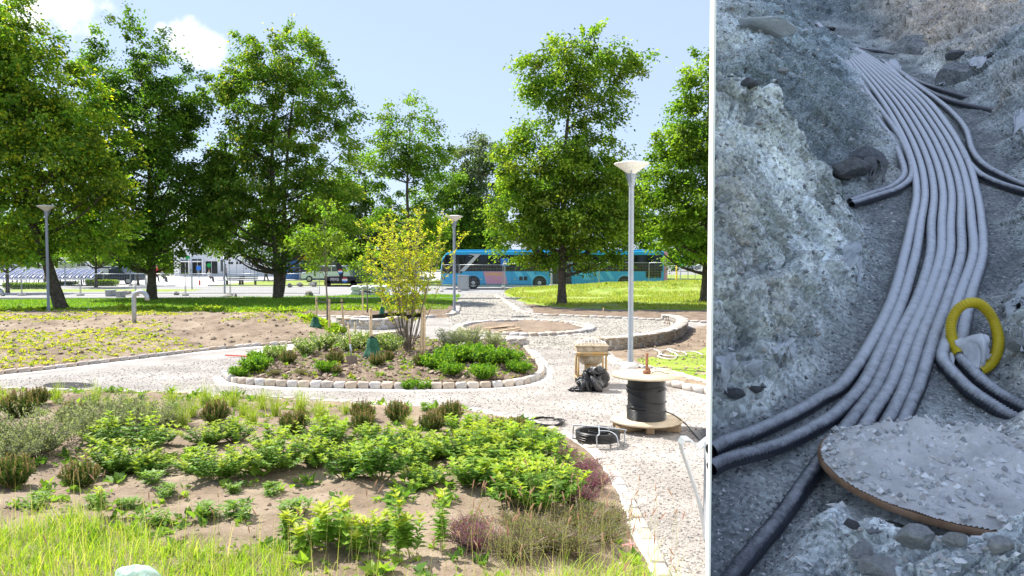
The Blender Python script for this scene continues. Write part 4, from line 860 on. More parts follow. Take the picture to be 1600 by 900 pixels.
def pipe(name, pts, r, label, cat, group=None, mtl=None, dust=lambda t, y: .75, rib=True, cap=True, pitch=.015, lift=None, world=None, ribamp=.13, n=14):
    if world is None:
        P = []
        for q in pts:
            v = tp(q[0], q[1], r if len(q) < 3 else q[2]); 
            P.append(v)
    else: P = world
    P = smoothpath(P, 14)
    d = [0]
    for i in range(1, len(P)): d.append(d[-1] + (P[i] - P[i - 1]).length)
    s = []; x = 0; Lt = d[-1]
    while x < Lt:
        s.append(x); j = np.searchsorted(d, x) - 1; yy = P[max(0, min(j, len(P) - 1))].y
        x += pitch / 3 if (rib and yy < 5) else (.02 if yy < 6 else .05)
    s.append(Lt); V = []; tint = []; prev = None; j = 0
    def pos(x):
        jj = max(0, min(len(P) - 2, int(np.searchsorted(d, x)) - 1)); t = (x - d[jj]) / max(1e-9, d[jj + 1] - d[jj]); return P[jj].lerp(P[jj + 1], t)
    C = [pos(x) for x in s]
    for i, c in enumerate(C):
        t = (C[min(i + 1, len(C) - 1)] - C[max(i - 1, 0)]).normalized()
        if prev is None: u = t.cross(Vector((0, 0, 1))).normalized()
        else: u = (prev - t * prev.dot(t)).normalized()
        prev = u; w_ = t.cross(u); rr = r
        if rib and c.y < 5: rr = r * (1 + ribamp * (1, -.15, -1)[i % 3] * min(1, (5 - c.y) / 1.5))
        dd = dust(s[i] / Lt, c.y)
        for k in range(n):
            a = 2 * math.pi * k / n; o_ = u * math.cos(a) + w_ * math.sin(a); V.append(c + o_ * rr); tint.append(dd + .95 * o_.z - .60)  # dust lies on top; dark sides and undersides are painted shading
    m_ = len(C); F = [[i * n + k, i * n + (k + 1) % n, (i + 1) * n + (k + 1) % n, (i + 1) * n + k] for i in range(m_ - 1) for k in range(n)]
    base = Vector(C[0]); me = npmesh(name, np.array([tuple(v - base) for v in V]), F, 4, mtl or m_pipe, np.repeat(np.array(tint)[:, None], 3, 1), smooth=True)
    o = link(name, me, None, base); tag(o, label, cat, group); return o
PR = .0262
X300 = [1432, 1445, 1459, 1473, 1486.5, 1500, 1512.5, 1526]; X400 = [1413, 1430, 1453, 1469, 1483, 1501, 1520, 1535]; X466 = [1395, 1411, 1434, 1448, 1463, 1481, 1498, 1516]
X533 = [1363, 1383, 1400, 1419, 1437, 1457, 1479, 1502]; X600 = [1318, 1350, 1372, 1393, 1415, 1437, 1511, 1535]
X350 = [1424, 1438, 1455, 1471, 1485, 1501, 1518, 1534]
tails = [[(1284, 622), (1250, 643), (1183, 675, .05), (1140, 690, .07), (1112, 704.5, .07)], [(1318, 637), (1287, 661), (1217, 697, .04), (1140, 719, .06), (1112, 732.5, .06)],
         [(1350, 633), (1320, 672), (1285, 718), (1255, 760), (1220, 810), (1180, 858), (1142, 905), (1105, 955)], [(1368, 640), (1345, 680), (1325, 715), (1322, 750)],
         [(1398, 640), (1384, 665), (1368, 705), (1350, 760)], [(1424, 630), (1412, 660), (1400, 700), (1385, 760)],
         [(1540, 628), (1580, 652), (1630, 675)], [(1563, 618), (1600, 638), (1650, 662)]]
names = ['leftmost', 'second from left', 'third from left', 'fourth from left', 'fourth from right', 'third from right', 'second from right', 'rightmost']
tn = ['sweeping out to the lower left', 'sweeping out below the first', 'running down to the bottom left corner', 'ducking under the heap by the lid', 'ending under the lid', 'ending under the lid edge, innermost', 'turning right under the yellow hose', 'turning right above its neighbour at the yellow hose']
for i in range(8):
    pts = [(1262 + i * .4, 26), (1276 + i * .5, 38), (1288 + i * .7, 50), (1298 + i * 2.6, 64), (1332 + i * 6.2, 100), (1372 + i * 9.8, 150), (1403 + i * 11.3, 200), (1424 + i * 12.4, 250), (X300[i], 300), (X350[i], 350), (X400[i], 400), (X466[i], 466), (X533[i], 533)] + ([(1472, 560), (1485, 580)] if i == 6 else [(1497, 552), (1512, 573)] if i == 7 else []) + ([(X600[i], 600)] if i < 6 else [(1511, 607)] if i == 6 else [(1535, 597)]) + tails[i]
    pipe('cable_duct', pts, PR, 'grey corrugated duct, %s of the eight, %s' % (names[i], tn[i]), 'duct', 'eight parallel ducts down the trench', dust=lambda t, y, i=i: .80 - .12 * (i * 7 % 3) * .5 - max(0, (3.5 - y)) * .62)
for lab, pts in (('dusty duct bending left out of the bundle, outer one of the pair', [(1298, 66), (1310, 82), (1325, 104), (1345, 140), (1370, 185), (1393, 217), (1408, 250), (1412, 275), (1393, 293), (1365, 303), (1328, 316)]),
                 ('dusty duct bending left out of the bundle, inner one of the pair', [(1300, 66), (1313, 82), (1329, 104), (1352, 140), (1380, 178), (1404, 212), (1421, 248), (1424, 276), (1405, 295), (1375, 306), (1330, 320)]),
                 ('duct curving off to the right edge, lower one of the pair', [(1384, 100), (1418, 132), (1452, 160), (1478, 192), (1497, 222), (1510, 250), (1530, 272), (1560, 287), (1605, 301), (1660, 315)]),
                 ('duct curving off to the right edge, upper one of the pair', [(1390, 98), (1425, 128), (1466, 158), (1493, 182), (1510, 205), (1519, 235), (1535, 256), (1560, 272), (1605, 292), (1660, 305)])):
    pipe('cable_duct', pts, PR, lab, 'duct', 'side ducts leaving the bundle', dust=lambda t, y: .8 - t * .35)
for lab, pts in (('black duct ending in a cap at the right bank, lower of two', [(1378, 95), (1415, 120), (1447, 141), (1485, 158), (1525, 168), (1569, 177)]), ('black duct ending in a cap at the right bank, upper of two', [(1392, 103), (1425, 124), (1455, 136), (1490, 147), (1530, 159), (1569, 171)]),
                 ('short black duct with clamps at the top of the bundle', [(1296, 57), (1320, 66), (1345, 77), (1375, 81), (1402, 87)]), ('black duct end poking out at the very top of the trench', [(1262, 33), (1280, 41), (1302, 45)])):
    o = pipe('black_duct', pts, PR * 1.0, lab, 'duct', 'black duct ends', dust=lambda t, y: .45 - .6 * t)
    e = tp(*pts[-1], PR); e0 = tp(*pts[-2], PR); dr = (e - e0).normalized(); bv = Vector(o.location)
    g = MB(); g.tube([e - dr * .07 - bv, e + dr * .02 - bv, e + dr * .03 - bv], [PR * 1.12, PR * 1.12, PR * .8], 14); g.build('end_cap', m_blackp, o)
# yellow hose loop and its white bag
yp = [(1500, 556, .04), (1488, 530, .06), (1486, 505, .12), (1496, 484, .18), (1515, 473, .22), (1535, 478, .2), (1552, 500, .14), (1560, 530, .08), (1556, 555, .04), (1543, 572, .03), (1527, 580, .03)]
o = pipe('yellow_hose', None, .0215, 'loop of yellow corrugated hose lying beside the ducts', 'hose', mtl=m_yel, world=[tp(*q) for q in yp], pitch=.011, ribamp=.12, dust=lambda t, y: 1)
def cloth(name, pts, m, label, cat, thick=.0, amp=.02, h=0, seed=0, nn=26, rag=0., mid=0.05):
    """crumpled sheet between four corners (photo px, height)"""
    c = [tp(q[0], q[1], hit(min(q[0], 1600), q[1]) + (.045 if rag else .015 + q[2] * .5)) for q in pts] if name != 'white_bag' else [tp(*q) for q in pts]; V = []; rs = seed * 13.7
    for j in range(nn + 1):
        for i in range(nn + 1):
            u, v = i / nn, j / nn; v = v * (1 if rag < .1 else .3 + .9 * abs(float(vn(np.array([u * 4.5 + rs]), np.array([3.]), seed)[0]))); u = u + rag * .25 * v * math.sin(seed + 2); p = (c[0] * (1 - u) + c[1] * u) * (1 - v) + (c[3] * (1 - u) + c[2] * u) * v
            w_ = math.sin(math.pi * u) * math.sin(math.pi * v)
            f = float(fbm(np.array([u * 5 + rs]), np.array([v * 2.4]), 3, seed)[0]) - .5; e = (float(vn(np.array([u * 9 + v * 7 + rs]), np.array([v * 5]), seed + 5)[0]) - .5) * .16 * (1 if min(u, v, 1 - u, 1 - v) < .04 else 0)
            p = p + Vector((e * (c[1] - c[0]).length, 0, e * (c[3] - c[0]).length * .6)) + Vector((f * amp, -abs(f) * amp * 2 - w_ * mid, f * amp + w_ * mid))
            V.append(p - c[0])
    Fq = [[j * (nn + 1) + i, j * (nn + 1) + i + 1, (j + 1) * (nn + 1) + i + 1, (j + 1) * (nn + 1) + i] for j in range(nn) for i in range(nn)]
    o = link(name, npmesh(name, V, Fq, 4, m, smooth=True), None, c[0]); s = o.modifiers.new('s', 'SOLIDIFY'); s.thickness = .002; tag(o, label, cat); return o
m_wcloth = mat('white_fabric', [(.55, .58, .62), (.72, .74, .77)], scale=10, rough=.8, bump=.4, bscale=30); m_geo = mat('grey_geotextile', [(.34, .38, .41), (.55, .59, .62), (.68, .72, .74)], scale=14, rough=.85, bump=.8, bscale=40)
cloth('white_bag', [(1487, 532, .07), (1519, 528, .06), (1546, 556, .07), (1525, 584, .03)], m_wcloth, 'crumpled white bag tied to the end of the yellow hose', 'bag', amp=.03, seed=3, mid=.07)
cloth('white_scrap', [(1478, 548, .02), (1486, 550, .02), (1492, 575, .01), (1483, 568, .01)], m_wcloth, 'tiny white scrap beside the ducts below the yellow hose', 'scrap', amp=.01, seed=4, mid=.01)
cloth('white_scrap', [(1390, 93, .05), (1402, 97, .05), (1408, 108, .03), (1390, 103, .02)], m_wcloth, 'white paper scrap below the clamped black duct', 'scrap', amp=.03, seed=5, mid=.02)
cloth('white_scrap', [(1458, 117, .05), (1474, 121, .06), (1478, 132, .03), (1460, 129, .03)], m_wcloth, 'white folded paper at the foot of the right bank', 'scrap', amp=.03, seed=6, mid=.02)
for k, (q, lab) in enumerate([([(1317, 385, .17), (1343, 380, .17), (1347, 438, .08), (1321, 446, .10)], 'torn grey cloth hanging from the left bank at mid height'), ([(1205, 538, .2), (1238, 528, .2), (1249, 562, .12), (1210, 566, .14)], 'torn grey cloth low on the left bank, middle of three'),
                              ([(1160, 567, .22), (1185, 560, .22), (1196, 590, .15), (1168, 612, .13)], 'torn grey cloth lowest on the left bank near the white board'), ([(1570, 470, .12), (1600, 430, .2), (1606, 520, .16), (1566, 545, .05)], 'crumpled grey cloth on the bank at the right edge'),
                              ([(1582, 180, .22), (1602, 172, .3), (1606, 238, .2), (1588, 245, .1)], 'pale torn cloth on the upper right bank edge'), ([(1352, 238, .14), (1380, 246, .12), (1386, 278, .04), (1370, 286, .08)], 'dark folded sheet sticking out beside the bending ducts'),
                              ([(1515, 92, .22), (1540, 88, .24), (1545, 104, .18), (1522, 104, .18)], 'pale scrap of cloth in the middle of the right bank'), ([(1112, 540, .36), (1140, 560, .30), (1150, 610, .2), (1110, 620, .22)], 'grey cloth fold close to the white board')]):
    cloth('torn_cloth', q, m_rockd if k == 5 else m_geo if k not in (4, 6) else m_wcloth, lab, 'cloth', amp=.07, seed=10 + k, mid=.03, rag=1.)
# ================================================================ PLANTS
def tinted(parts):
    """parts: list of (V, F tris, color array per vertex)"""
    Vs, Fs, Cs, n = [], [], [], 0
    for V, F, C in parts: Vs.append(V); Fs.append(F + n); Cs.append(C); n += len(V)
    return np.concatenate(Vs), np.concatenate(Fs), np.concatenate(Cs)
def blades(P, H, lean, wd, cols, tip=None, seg=3, bend=.5):
    """grass blades, tapered strips"""
    n = len(P); a = rng.random(n) * 6.283; dirn = np.stack([np.cos(a), np.sin(a), np.zeros(n)], 1); side = np.stack([-np.sin(a + rng.normal(0, .8, n)), np.cos(a), np.zeros(n)], 1)
    V = np.empty((n, 2 * seg + 1, 3)); H = np.asarray(H); ln = lean * rng.random(n)
    for s in range(seg + 1):
        t = s / seg; c = P + dirn * (ln * H * (t * (1 - bend) + bend * t * t))[:, None] + np.array([0, 0, 1]) * (H * t * (1 - .25 * ln * t))[:, None]
        if s == seg: V[:, 2 * seg] = c
        else:
            ww = (wd * (1 - t * .65)).reshape(-1, 1) if hasattr(wd, '__len__') else wd * (1 - t * .65); V[:, 2 * s] = c - side * ww * .5; V[:, 2 * s + 1] = c + side * ww * .5
    k = 2 * seg + 1; i = np.arange(n)[:, None] * k; T = []
    for s in range(seg - 1): T += [(2 * s, 2 * s + 1, 2 * s + 3), (2 * s, 2 * s + 3, 2 * s + 2)]
    T += [(2 * seg - 2, 2 * seg - 1, 2 * seg)]
    F = np.concatenate([i + np.array([t]) for t in T], 1).reshape(-1, 3)
    cc = np.array(cols)[rng.integers(0, len(cols), n)] * (.75 + .5 * rng.random((n, 1)))
    return V.reshape(-1, 3), F, np.repeat(cc, k, 0)
def leafy_mesh(seed, nst=34, H=.36, Rr=.40, ll=.068, cols=None, tipc=None, whorls=7, broad=.5):
    r0 = np.random.default_rng(seed); P = []; A = []; C = []; L = []; g = MB()
    cols = cols or [(.10, .22, .035), (.14, .28, .04), (.18, .33, .05)]; tipc = tipc or [(.30, .42, .04), (.38, .46, .05)]
    for s in range(nst):
        a = r0.random() * 6.283; q = r0.random() ** .6; e = np.array([math.cos(a) * Rr * q, math.sin(a) * Rr * q, H * (1 - .35 * q * q) * r0.uniform(.75, 1.1)])
        b = np.array([math.cos(a) * .06 * q, math.sin(a) * .06 * q, 0]); ax = e - b; mid = b + ax * .5 + np.array([ax[0], ax[1], 0]) * .12
        g.tube([b, mid, e], [.0045, .0035, .002], 4, cap=False)
        for wv in range(whorls):
            t = .28 + .72 * wv / (whorls - 1); p = b * (1 - t) ** 2 + mid * 2 * t * (1 - t) + e * t * t; pa = r0.random() * 6.28; tip = wv >= whorls - 2
            for kk in range(4 if not tip else 5):
                an = pa + kk * 2 * math.pi / (4 if not tip else 5); d = np.array([math.cos(an), math.sin(an), .25 if not tip else .75]) + ax * .4
                P.append(p); A.append(d); L.append(ll * r0.uniform(.55, 1.3) * (1 if not tip else .8))
                c = np.array(cols[r0.integers(0, len(cols))]) if not tip else np.array(tipc[r0.integers(0, len(tipc))]); C.append(c * r0.uniform(.8, 1.2))
    P = np.array(P); A = np.array(A); Nn = np.array([0, 0, 1.]) + .25 * rdir(len(P)); L = np.array(L)
    V, F = leaves6(P, A, Nn, L, L * broad, .22, .12); lm = npmesh('foliage', V, F, 3, m_leaf, np.repeat(np.array(C), 7, 0))
    sm = bpy.data.meshes.new('stems'); sm.from_pydata(g.v, [], g.f); sm.materials.append(m_stem); return lm, sm
m_stem = mat('green_stem', [(.12, .17, .05), (.2, .16, .07)], scale=10, rough=.7)
LV = [leafy_mesh(s, nst=(22, 30, 38, 26, 44, 32, 18)[s], H=(.30, .38, .34, .42, .28, .36, .40)[s], Rr=(.34, .40, .48, .30, .44, .38, .30)[s], ll=(.07, .062, .068, .075, .058, .066, .08)[s], cols=[(.10 + .03 * (s % 3), .21 + .03 * (s % 3), .035), (.14, .28, .04), (.07 + .02 * (s % 4), .18, .03), (.18, .33, .05)], tipc=[(.30 + .04 * (s % 3 - 1), .42, .04), (.24, .36, .05), (.36, .44, .05)]) for s in range(7)]
def plant(name, variants, px, py, sc, label, cat, group=None, names=('foliage', 'stems'), zs=1.0, dz=0.):
    b = at(px, py, .1); b.z = GZ(b.x, b.y) - .01 + dz; o = empty(name, b, label, cat, group, rz=random.random() * 6.28); o.scale = (sc, sc, sc * zs)
    v = variants[random.randrange(len(variants))]
    for nm, me in zip(names, v): link(nm, me, o)
    return o
G1 = 'leafy light green shrubs in the front bed'
spots = [(160, 702, 1.0, 'leftmost of the bright leafy shrubs, beside the silvery bush'), (210, 722, 1.25, 'big leafy green shrub left of the front bed middle'), (185, 745, 1.0, 'leafy shrub in front of the leftmost big one, over bare soil'), (252, 700, 1.0, 'leafy shrub with tall yellow tips between the two big left clumps'), (232, 745, .9, 'low leafy shrub right of the leftmost front clump'),
         (325, 700, 1.15, 'full leafy green shrub behind the small bare patch at left centre'), (368, 695, 1.1, 'tall leafy shrub left of the brown tipped dwarf pine pair'), (312, 742, 1.0, 'leafy shrub drooping over the soil at left centre'), (345, 757, 1.1, 'leafy shrub nearest the viewer at left centre'), (388, 728, .8, 'small leafy shrub joining two clumps at left centre'),
         (425, 712, 1.0, 'leafy shrub left behind the round solitary one'), (436, 745, 1.15, 'round solitary leafy shrub casting shadow on bare soil'), (500, 690, .9, 'leafy shrub beneath the two dwarf pines, left side'), (520, 715, 1.1, 'leafy shrub at the back of the central clump'), (497, 735, 1.0, 'leafy shrub on the left flank of the central clump'),
         (560, 728, 1.1, 'leafy shrub in the middle of the central clump'), (540, 755, 1.0, 'leafy shrub at the left front of the central clump'), (600, 712, 1.1, 'leafy shrub right behind the central clump below the round dwarf pine'), (595, 758, 1.2, 'leafy shrub at the front of the central clump over dark shade'), (640, 735, 1.15, 'leafy shrub with one large pale leaf at right of the central clump'),
         (575, 690, .8, 'low leafy shrub just below the round dwarf pine'), (650, 700, .9, 'leafy shrub linking the central clump and the right mass'), (690, 720, 1.1, 'leafy shrub at the left edge of the right mass'), (722, 695, 1.0, 'leafy shrub below the rightmost dwarf pine'), (735, 730, 1.15, 'leafy shrub in the left half of the right mass'),
         (765, 705, 1.05, 'leafy shrub at the back of the right mass'), (735, 768, 1.0, 'leafy shrub overhanging the bare soil at right'), (780, 742, 1.2, 'leafy shrub in the heart of the right mass'), (812, 700, 1.0, 'leafy shrub near the edging curve at the back right'), (822, 728, 1.15, 'leafy shrub in the right half of the right mass'),
         (788, 785, 1.15, 'leafy shrub at the front left of the right mass'), (840, 765, 1.2, 'leafy shrub behind the front right corner clump'), (865, 735, 1.1, 'leafy shrub next to the dark purple heather at the edging'), (845, 800, 1.2, 'leafy shrub at the front right corner over deep shade'), (882, 778, 1.0, 'leafy shrub between right mass and the mauve heather'), (800, 760, 1.0, 'leafy shrub hidden in the front of the right mass'), (850, 692, .8, 'small leafy shrub touching the pale edging at far right'), (660, 765, .8, 'low leafy shrub right of the bare soil in the centre'), (770, 672, .7, 'low leafy shrub tucked behind the right mass')]
for px, py, s, lab in spots: plant('leafy_shrub', LV, px, py, s * random.uniform(.7, 1.05), lab, 'shrub', G1, zs=random.uniform(.75, 1.25))
# tall weeds in front
WV = [leafy_mesh(40 + s, nst=(4, 6, 3)[s], H=(.62, .52, .7)[s], Rr=(.16, .28, .12)[s], ll=(.13, .16, .12)[s], whorls=(8, 6, 9)[s], broad=.46, cols=[(.16, .30, .04), (.22, .36, .05)], tipc=[(.38, .45, .05), (.45, .5, .08)]) for s in range(3)]
for px, py, s, lab in ((520, 868, 1.0, 'tallest bright weed with broad leaves at bottom centre'), (490, 878, .8, 'weed left of the tallest one at bottom centre'), (560, 872, .75, 'weed at right foot of the tallest one'), (620, 880, .9, 'broad leaved weed standing right of bottom centre'), (645, 876, .8, 'weed with big round leaves right of the broad leaved one'), (690, 872, .85, 'slender weed with yellow tips left of the purple heather'), (455, 868, .7, 'short bushy weed at bottom left of centre'), (160, 822, .6, 'young weed with a single fan of yellow leaves on bare soil at left'), (595, 850, .6, 'small weed between two tall ones')):
    plant('tall_weed', WV, px, py, s * .82, lab, 'weed', 'tall bright weeds in front')
# dwarf pines with brown candles
def pine_mesh(seed, brown=.6):
    r0 = np.random.default_rng(seed); P = []; A = []; L = []; C = []; g = MB(); 
    for s in range(60):
        a = r0.random() * 6.283; q = r0.random() ** .5; e = np.array([math.cos(a) * .20 * q, math.sin(a) * .20 * q, .27 * (1 - .5 * q * q) * r0.uniform(.8, 1.1)]); b = e * np.array([.25, .25, 0]); ax = e - b
        g.tube([b, e], [.006, .004], 4, cap=False)
        up = np.array([ax[0] * .4, ax[1] * .4, 1]); cl = r0.uniform(.03, .075); g.tube([e, e + up * cl], [.006, .0045], 5)
        for t in np.linspace(.3, 1.0, 9):
            for kk in range(7):
                d = rdir(1)[0] + ax * 1.5; P.append(b + ax * t); A.append(d); L.append(r0.uniform(.03, .055)); C.append(np.array([(.05, .10, .02), (.08, .14, .03), (.12, .17, .035)][r0.integers(0, 3)]))
        for kk in range(10):
            P.append(e + up * cl * r0.uniform(0, 1)); A.append(rdir(1)[0] * .6 + np.array([0, 0, .8])); L.append(.02); C.append(np.array([(.28, .19, .07), (.22, .17, .06), (.33, .26, .10)][r0.integers(0, 3)]))
    P = np.array(P); A = np.array(A); L = np.array(L); V, F = leaves(P, A, rdir(len(P)), L, L * .10 + .0022); return npmesh('needles', V, F, 3, m_leaf, np.repeat(np.array(C), 4, 0)), g
PM = []
m_candle = mat('brown_candle', [(.26, .17, .07), (.36, .26, .12)], scale=20, rough=.8)
for s in range(4):
    me, g = pine_mesh(70 + s); sm = bpy.data.meshes.new('candles'); sm.from_pydata(g.v, [], g.f); sm.materials.append(m_candle); PM.append((me, sm))
for px, py, s, lab in ((705, 664, 1.05, 'rightmost clear dwarf pine with upright brown tips'), (620, 661, 1.0, 'round dwarf pine standing alone beside its shadow'), (566, 661, .95, 'dwarf pine left of the round solitary one, back one of two'), (568, 680, 1.0, 'dwarf pine in front of the left back one'), (675, 677, 1.0, 'dwarf pine just left below the rightmost clear one'), (460, 680, 1.1, 'brown tipped dwarf pine behind the leafy shrubs at centre left'), (338, 667, 1.1, 'dark dwarf pine between grass tufts left of centre'),
                       (118, 668, 1.25, 'dark green dwarf pine among the silvery bush at left'), (30, 656, 1.3, 'dwarf pine at the left picture edge behind the silvery bush'), (125, 770, 1.0, 'brown tipped dwarf pine on bare soil at lower left'), (22, 768, 1.15, 'large brown dwarf pine at the lower left edge'), (775, 690, .9, 'dwarf pine sunk in the leafy shrubs near the edging'), (60, 640, 1., 'dwarf pine in the top left corner of the bed'), (805, 683, .8, 'last small dwarf pine before the edging curve'),
                       (590, 583, .95, 'round dwarf pine in the island in front of the green bag'), (523, 577, 1., 'dwarf pine in the island left of the spade'), (658, 580, .95, 'dwarf pine in the island below the right stakes'), (450, 577, 1., 'dwarf pine in the island left part with pale tips'), (608, 572, .7, 'small dwarf pine behind the round one in the island'), (527, 592, .6, 'tiny reddish dwarf pine in the island beside the spade')):
    plant('dwarf_pine', PM, px, py, s * 1.0, lab, 'shrub', 'dwarf pines with brown candles', names=('needles', 'candles'))
# silvery willow-like bushes
def airy_mesh(seed, nst, H, Rr, ll, cols, n=26, wd=.34, up=.9):
    r0 = np.random.default_rng(seed); P = []; A = []; L = []; C = []; g = MB()
    for s in range(nst):
        a = r0.random() * 6.283; q = r0.random() ** .5; e = np.array([math.cos(a) * Rr * q, math.sin(a) * Rr * q, H * r0.uniform(.45, 1.0)]); b = e * np.array([.12, .12, 0]); mid = (b + e) / 2 + np.array([0, 0, .06 * H])
        g.tube([b, mid, e], [.005, .004, .0015], 3, cap=False)
        for t in np.linspace(.2, 1, n):
            p = b * (1 - t) ** 2 + mid * 2 * t * (1 - t) + e * t * t
            for kk in range(2): P.append(p + r0.normal(0, .02, 3)); A.append(r0.normal(0, 1, 3) + np.array([0, 0, up])); L.append(ll * r0.uniform(.6, 1.2)); C.append(np.array(cols[r0.integers(0, len(cols))]))
    P = np.array(P); A = np.array(A); L = np.array(L); V, F = leaves(P, A, rdir(len(P)), L, L * wd); sm = bpy.data.meshes.new('stems'); sm.from_pydata(g.v, [], g.f); sm.materials.append(m_barkg)
    return npmesh('foliage', V, F, 3, m_leaf, np.repeat(np.array(C), 4, 0)), sm
SILV = [(.20, .24, .17), (.28, .32, .24), (.14, .17, .10), (.34, .36, .30)]
SV = [airy_mesh(90 + s, 90, .7, .75, .055, SILV) for s in range(3)]
for px, py, s, lab in ((60, 716, 1.0, 'sprawling silvery grey bush at the left of the front bed'), (150, 690, 1.0, 'silvery bush with long arching twigs right of the left one'), (215, 682, .8, 'thin silvery bush with one tall twig near the manhole'), (10, 735, .8, 'silvery bush cut by the left picture edge'), (260, 668, .6, 'small silvery bush fading into the grass tufts')):
    plant('silver_bush', SV, px, py, s * .85, lab, 'shrub', 'silvery bushes on the left')
SW = [airy_mesh(95 + s, 60, .62, .45, .05, [(.38, .42, .33), (.48, .50, .42), (.26, .31, .18)]) for s in range(2)]
for px, py, s, lab in ((702, 556, .9, 'pale silvery plant behind the dense bush, left one'), (738, 553, .9, 'pale silvery plant behind the dense bush, middle one'), (770, 551, .8, 'pale silvery plant behind the dense bush, right one'), (718, 541, .8, 'pale silvery plant just before the gravel circle')):
    plant('silvery_perennial', SW, px, py, s, lab, 'plant', 'silvery perennials in the island')
# roses with white blossom, and dense green mass in the island
RV = [airy_mesh(101 + s, 60, .5, .42, .05, [(.12, .22, .04), (.18, .28, .06), (.24, .34, .06), (.7, .7, .66)], wd=.55) for s in range(2)]
for px, py, s, lab in ((478, 563, .9, 'loose rose bush with white flowers left in the island'), (505, 557, .95, 'loose rose bush at the concrete wall left of the spade'), (545, 560, .95, 'rose bush with white flowers behind the spade'), (560, 553, .9, 'rose bush between spade and green bag'), (610, 560, .9, 'rose bush right of the green bag'), (600, 552, .8, 'rose bush behind the green bag'), (430, 572, .7, 'low rose bush in the left tip of the island')):
    plant('rose_bush', RV, px, py, s, lab, 'shrub', 'rose bushes in the island')
DV = [airy_mesh(120 + s, 90, .36, .42, .065, [(.07, .18, .02), (.11, .25, .025), (.17, .33, .03), (.26, .40, .03)], n=20, wd=.6, up=.6) for s in range(3)]
for px, py, s, lab in ((685, 584, 1., 'dense green bush left part next to the stakes'), (712, 578, 1.1, 'dense green bush second from its left'), (705, 592, .7, 'low green plant at the front of the dense bush'), (740, 577, 1.1, 'dense green bush in the middle of the mass'), (765, 582, 1.1, 'dense green bush right of the middle'), (790, 580, 1.0, 'dense green bush near the right tip of the island'), (755, 594, .8, 'green plant with long bright leaves over dark soil'), (812, 586, .7, 'rightmost low green bush in the island tip'), (375, 588, .6, 'bright green plant at the left tip of the island'), (400, 585, .9, 'bright leafy plant near the left tip of the island'), (405, 572, .7, 'bright leafy plant behind the one at the left tip'), (510, 590, .6, 'small yellow green plant left of the spade'), (640, 600, .5, 'small plant by the front setts under the yellow shrub'), (430, 565, .7, 'green plant against the white sand strip'),
                       (662, 600, .5, 'small plant by the front setts under the stakes')):
    plant('green_bush', DV, px, py, s * .95, lab, 'plant', 'green bushes in the island')
HC = [(.20, .05, .17), (.28, .08, .24), (.16, .10, .10), (.12, .15, .05), (.36, .13, .33)]
HM = [airy_mesh(130 + s, 130, .20, .30, .016, HC if s < 2 else [(.14, .18, .06), (.20, .22, .09), (.20, .11, .14), (.26, .24, .14)], n=16, wd=.6, up=1.) for s in range(4)]
for px, py, s, lab, v in ((915, 738, .85, 'dark purple heather behind the edging, upper one', 0), (925, 762, .9, 'dark purple heather beside the edging, middle one', 1), (905, 785, .9, 'mauve heather right of the leafy corner shrub', 0), (735, 842, .75, 'purple flowering thyme left of the grass at bottom centre right', 0), (742, 866, .9, 'bigger purple flowering thyme at bottom centre right', 1), (820, 838, .9, 'faded heather in front of the leafy corner shrub', 2), (850, 862, 1., 'faded heather with few purple flowers at the bottom right', 3), (905, 822, 1., 'greenish heather under the corner shrub', 3), (945, 815, 1., 'greenish heather beside the edging at lower right', 2), (800, 875, 1., 'low purple green heather at the bottom edge', 2), (940, 850, .9, 'heather close to the pink cross mark', 3), (890, 868, 1., 'heather at the bottom right of the bed', 2), (885, 712, .6, 'little heather where leafy shrubs meet the edging', 0), (25, 690, .7, 'reddish heather in the silvery bush at the left edge', 1), (430, 590, .6, 'faded heather at the left front of the island', 2), (470, 592, .6, 'faded heather between setts and dwarf pine in the island', 2)):
    plant('heather', [HM[v]], px, py, s, lab, 'plant', 'heather cushions')
SMV = [leafy_mesh(60 + s, nst=12, H=.12, Rr=.16, ll=.08, whorls=3, broad=.35, cols=[(.11, .22, .05), (.16, .28, .07)], tipc=[(.17, .30, .07), (.24, .36, .09)]) for s in range(3)]
for i, (px, py, s, lab) in enumerate([(240, 768, 1., 'low weed on bare soil left of centre, back one'), (262, 780, .9, 'low weed on bare soil just left of centre'), (320, 812, 1., 'low weed on bare soil nearer the grass'), (375, 815, 1.1, 'rosette weed on bare soil at centre left'), (365, 778, .8, 'little weed below the leafy shrubs at centre left'), (425, 780, .9, 'rosette weed right of the little ones at centre left'), (465, 810, 1.1, 'dark rosette weed left of the tallest weed'), (240, 825, 1., 'low weed at the rim of the bright grass'), (205, 800, .8, 'low weed near the yellow fan leaved weed'), (700, 667, .9, 'low green cushion behind the rightmost clear dwarf pine'), (665, 645, .9, 'low green cushion at the back edging'), (740, 664, 1.1, 'green cushion near the back edging right part'), (795, 672, 1.1, 'green cushion by the edging curve'), (825, 680, 1., 'green cushion at the outermost bend of the edging'), (868, 700, 1.2, 'green cushion close to the old hose on the path'), (560, 645, .8, 'small cushion below the white edging at centre'), (330, 640, 1., 'cushion behind the grass tufts'), (270, 645, 1., 'cushion among grass tufts left of centre'), (150, 800, .9, 'weed in front of the lower left dwarf pine'), (60, 805, 1., 'weed at the lower left over dark hollow')]):
    plant('low_weed', SMV, px, py, s, lab, 'weed', 'low weeds and cushions')
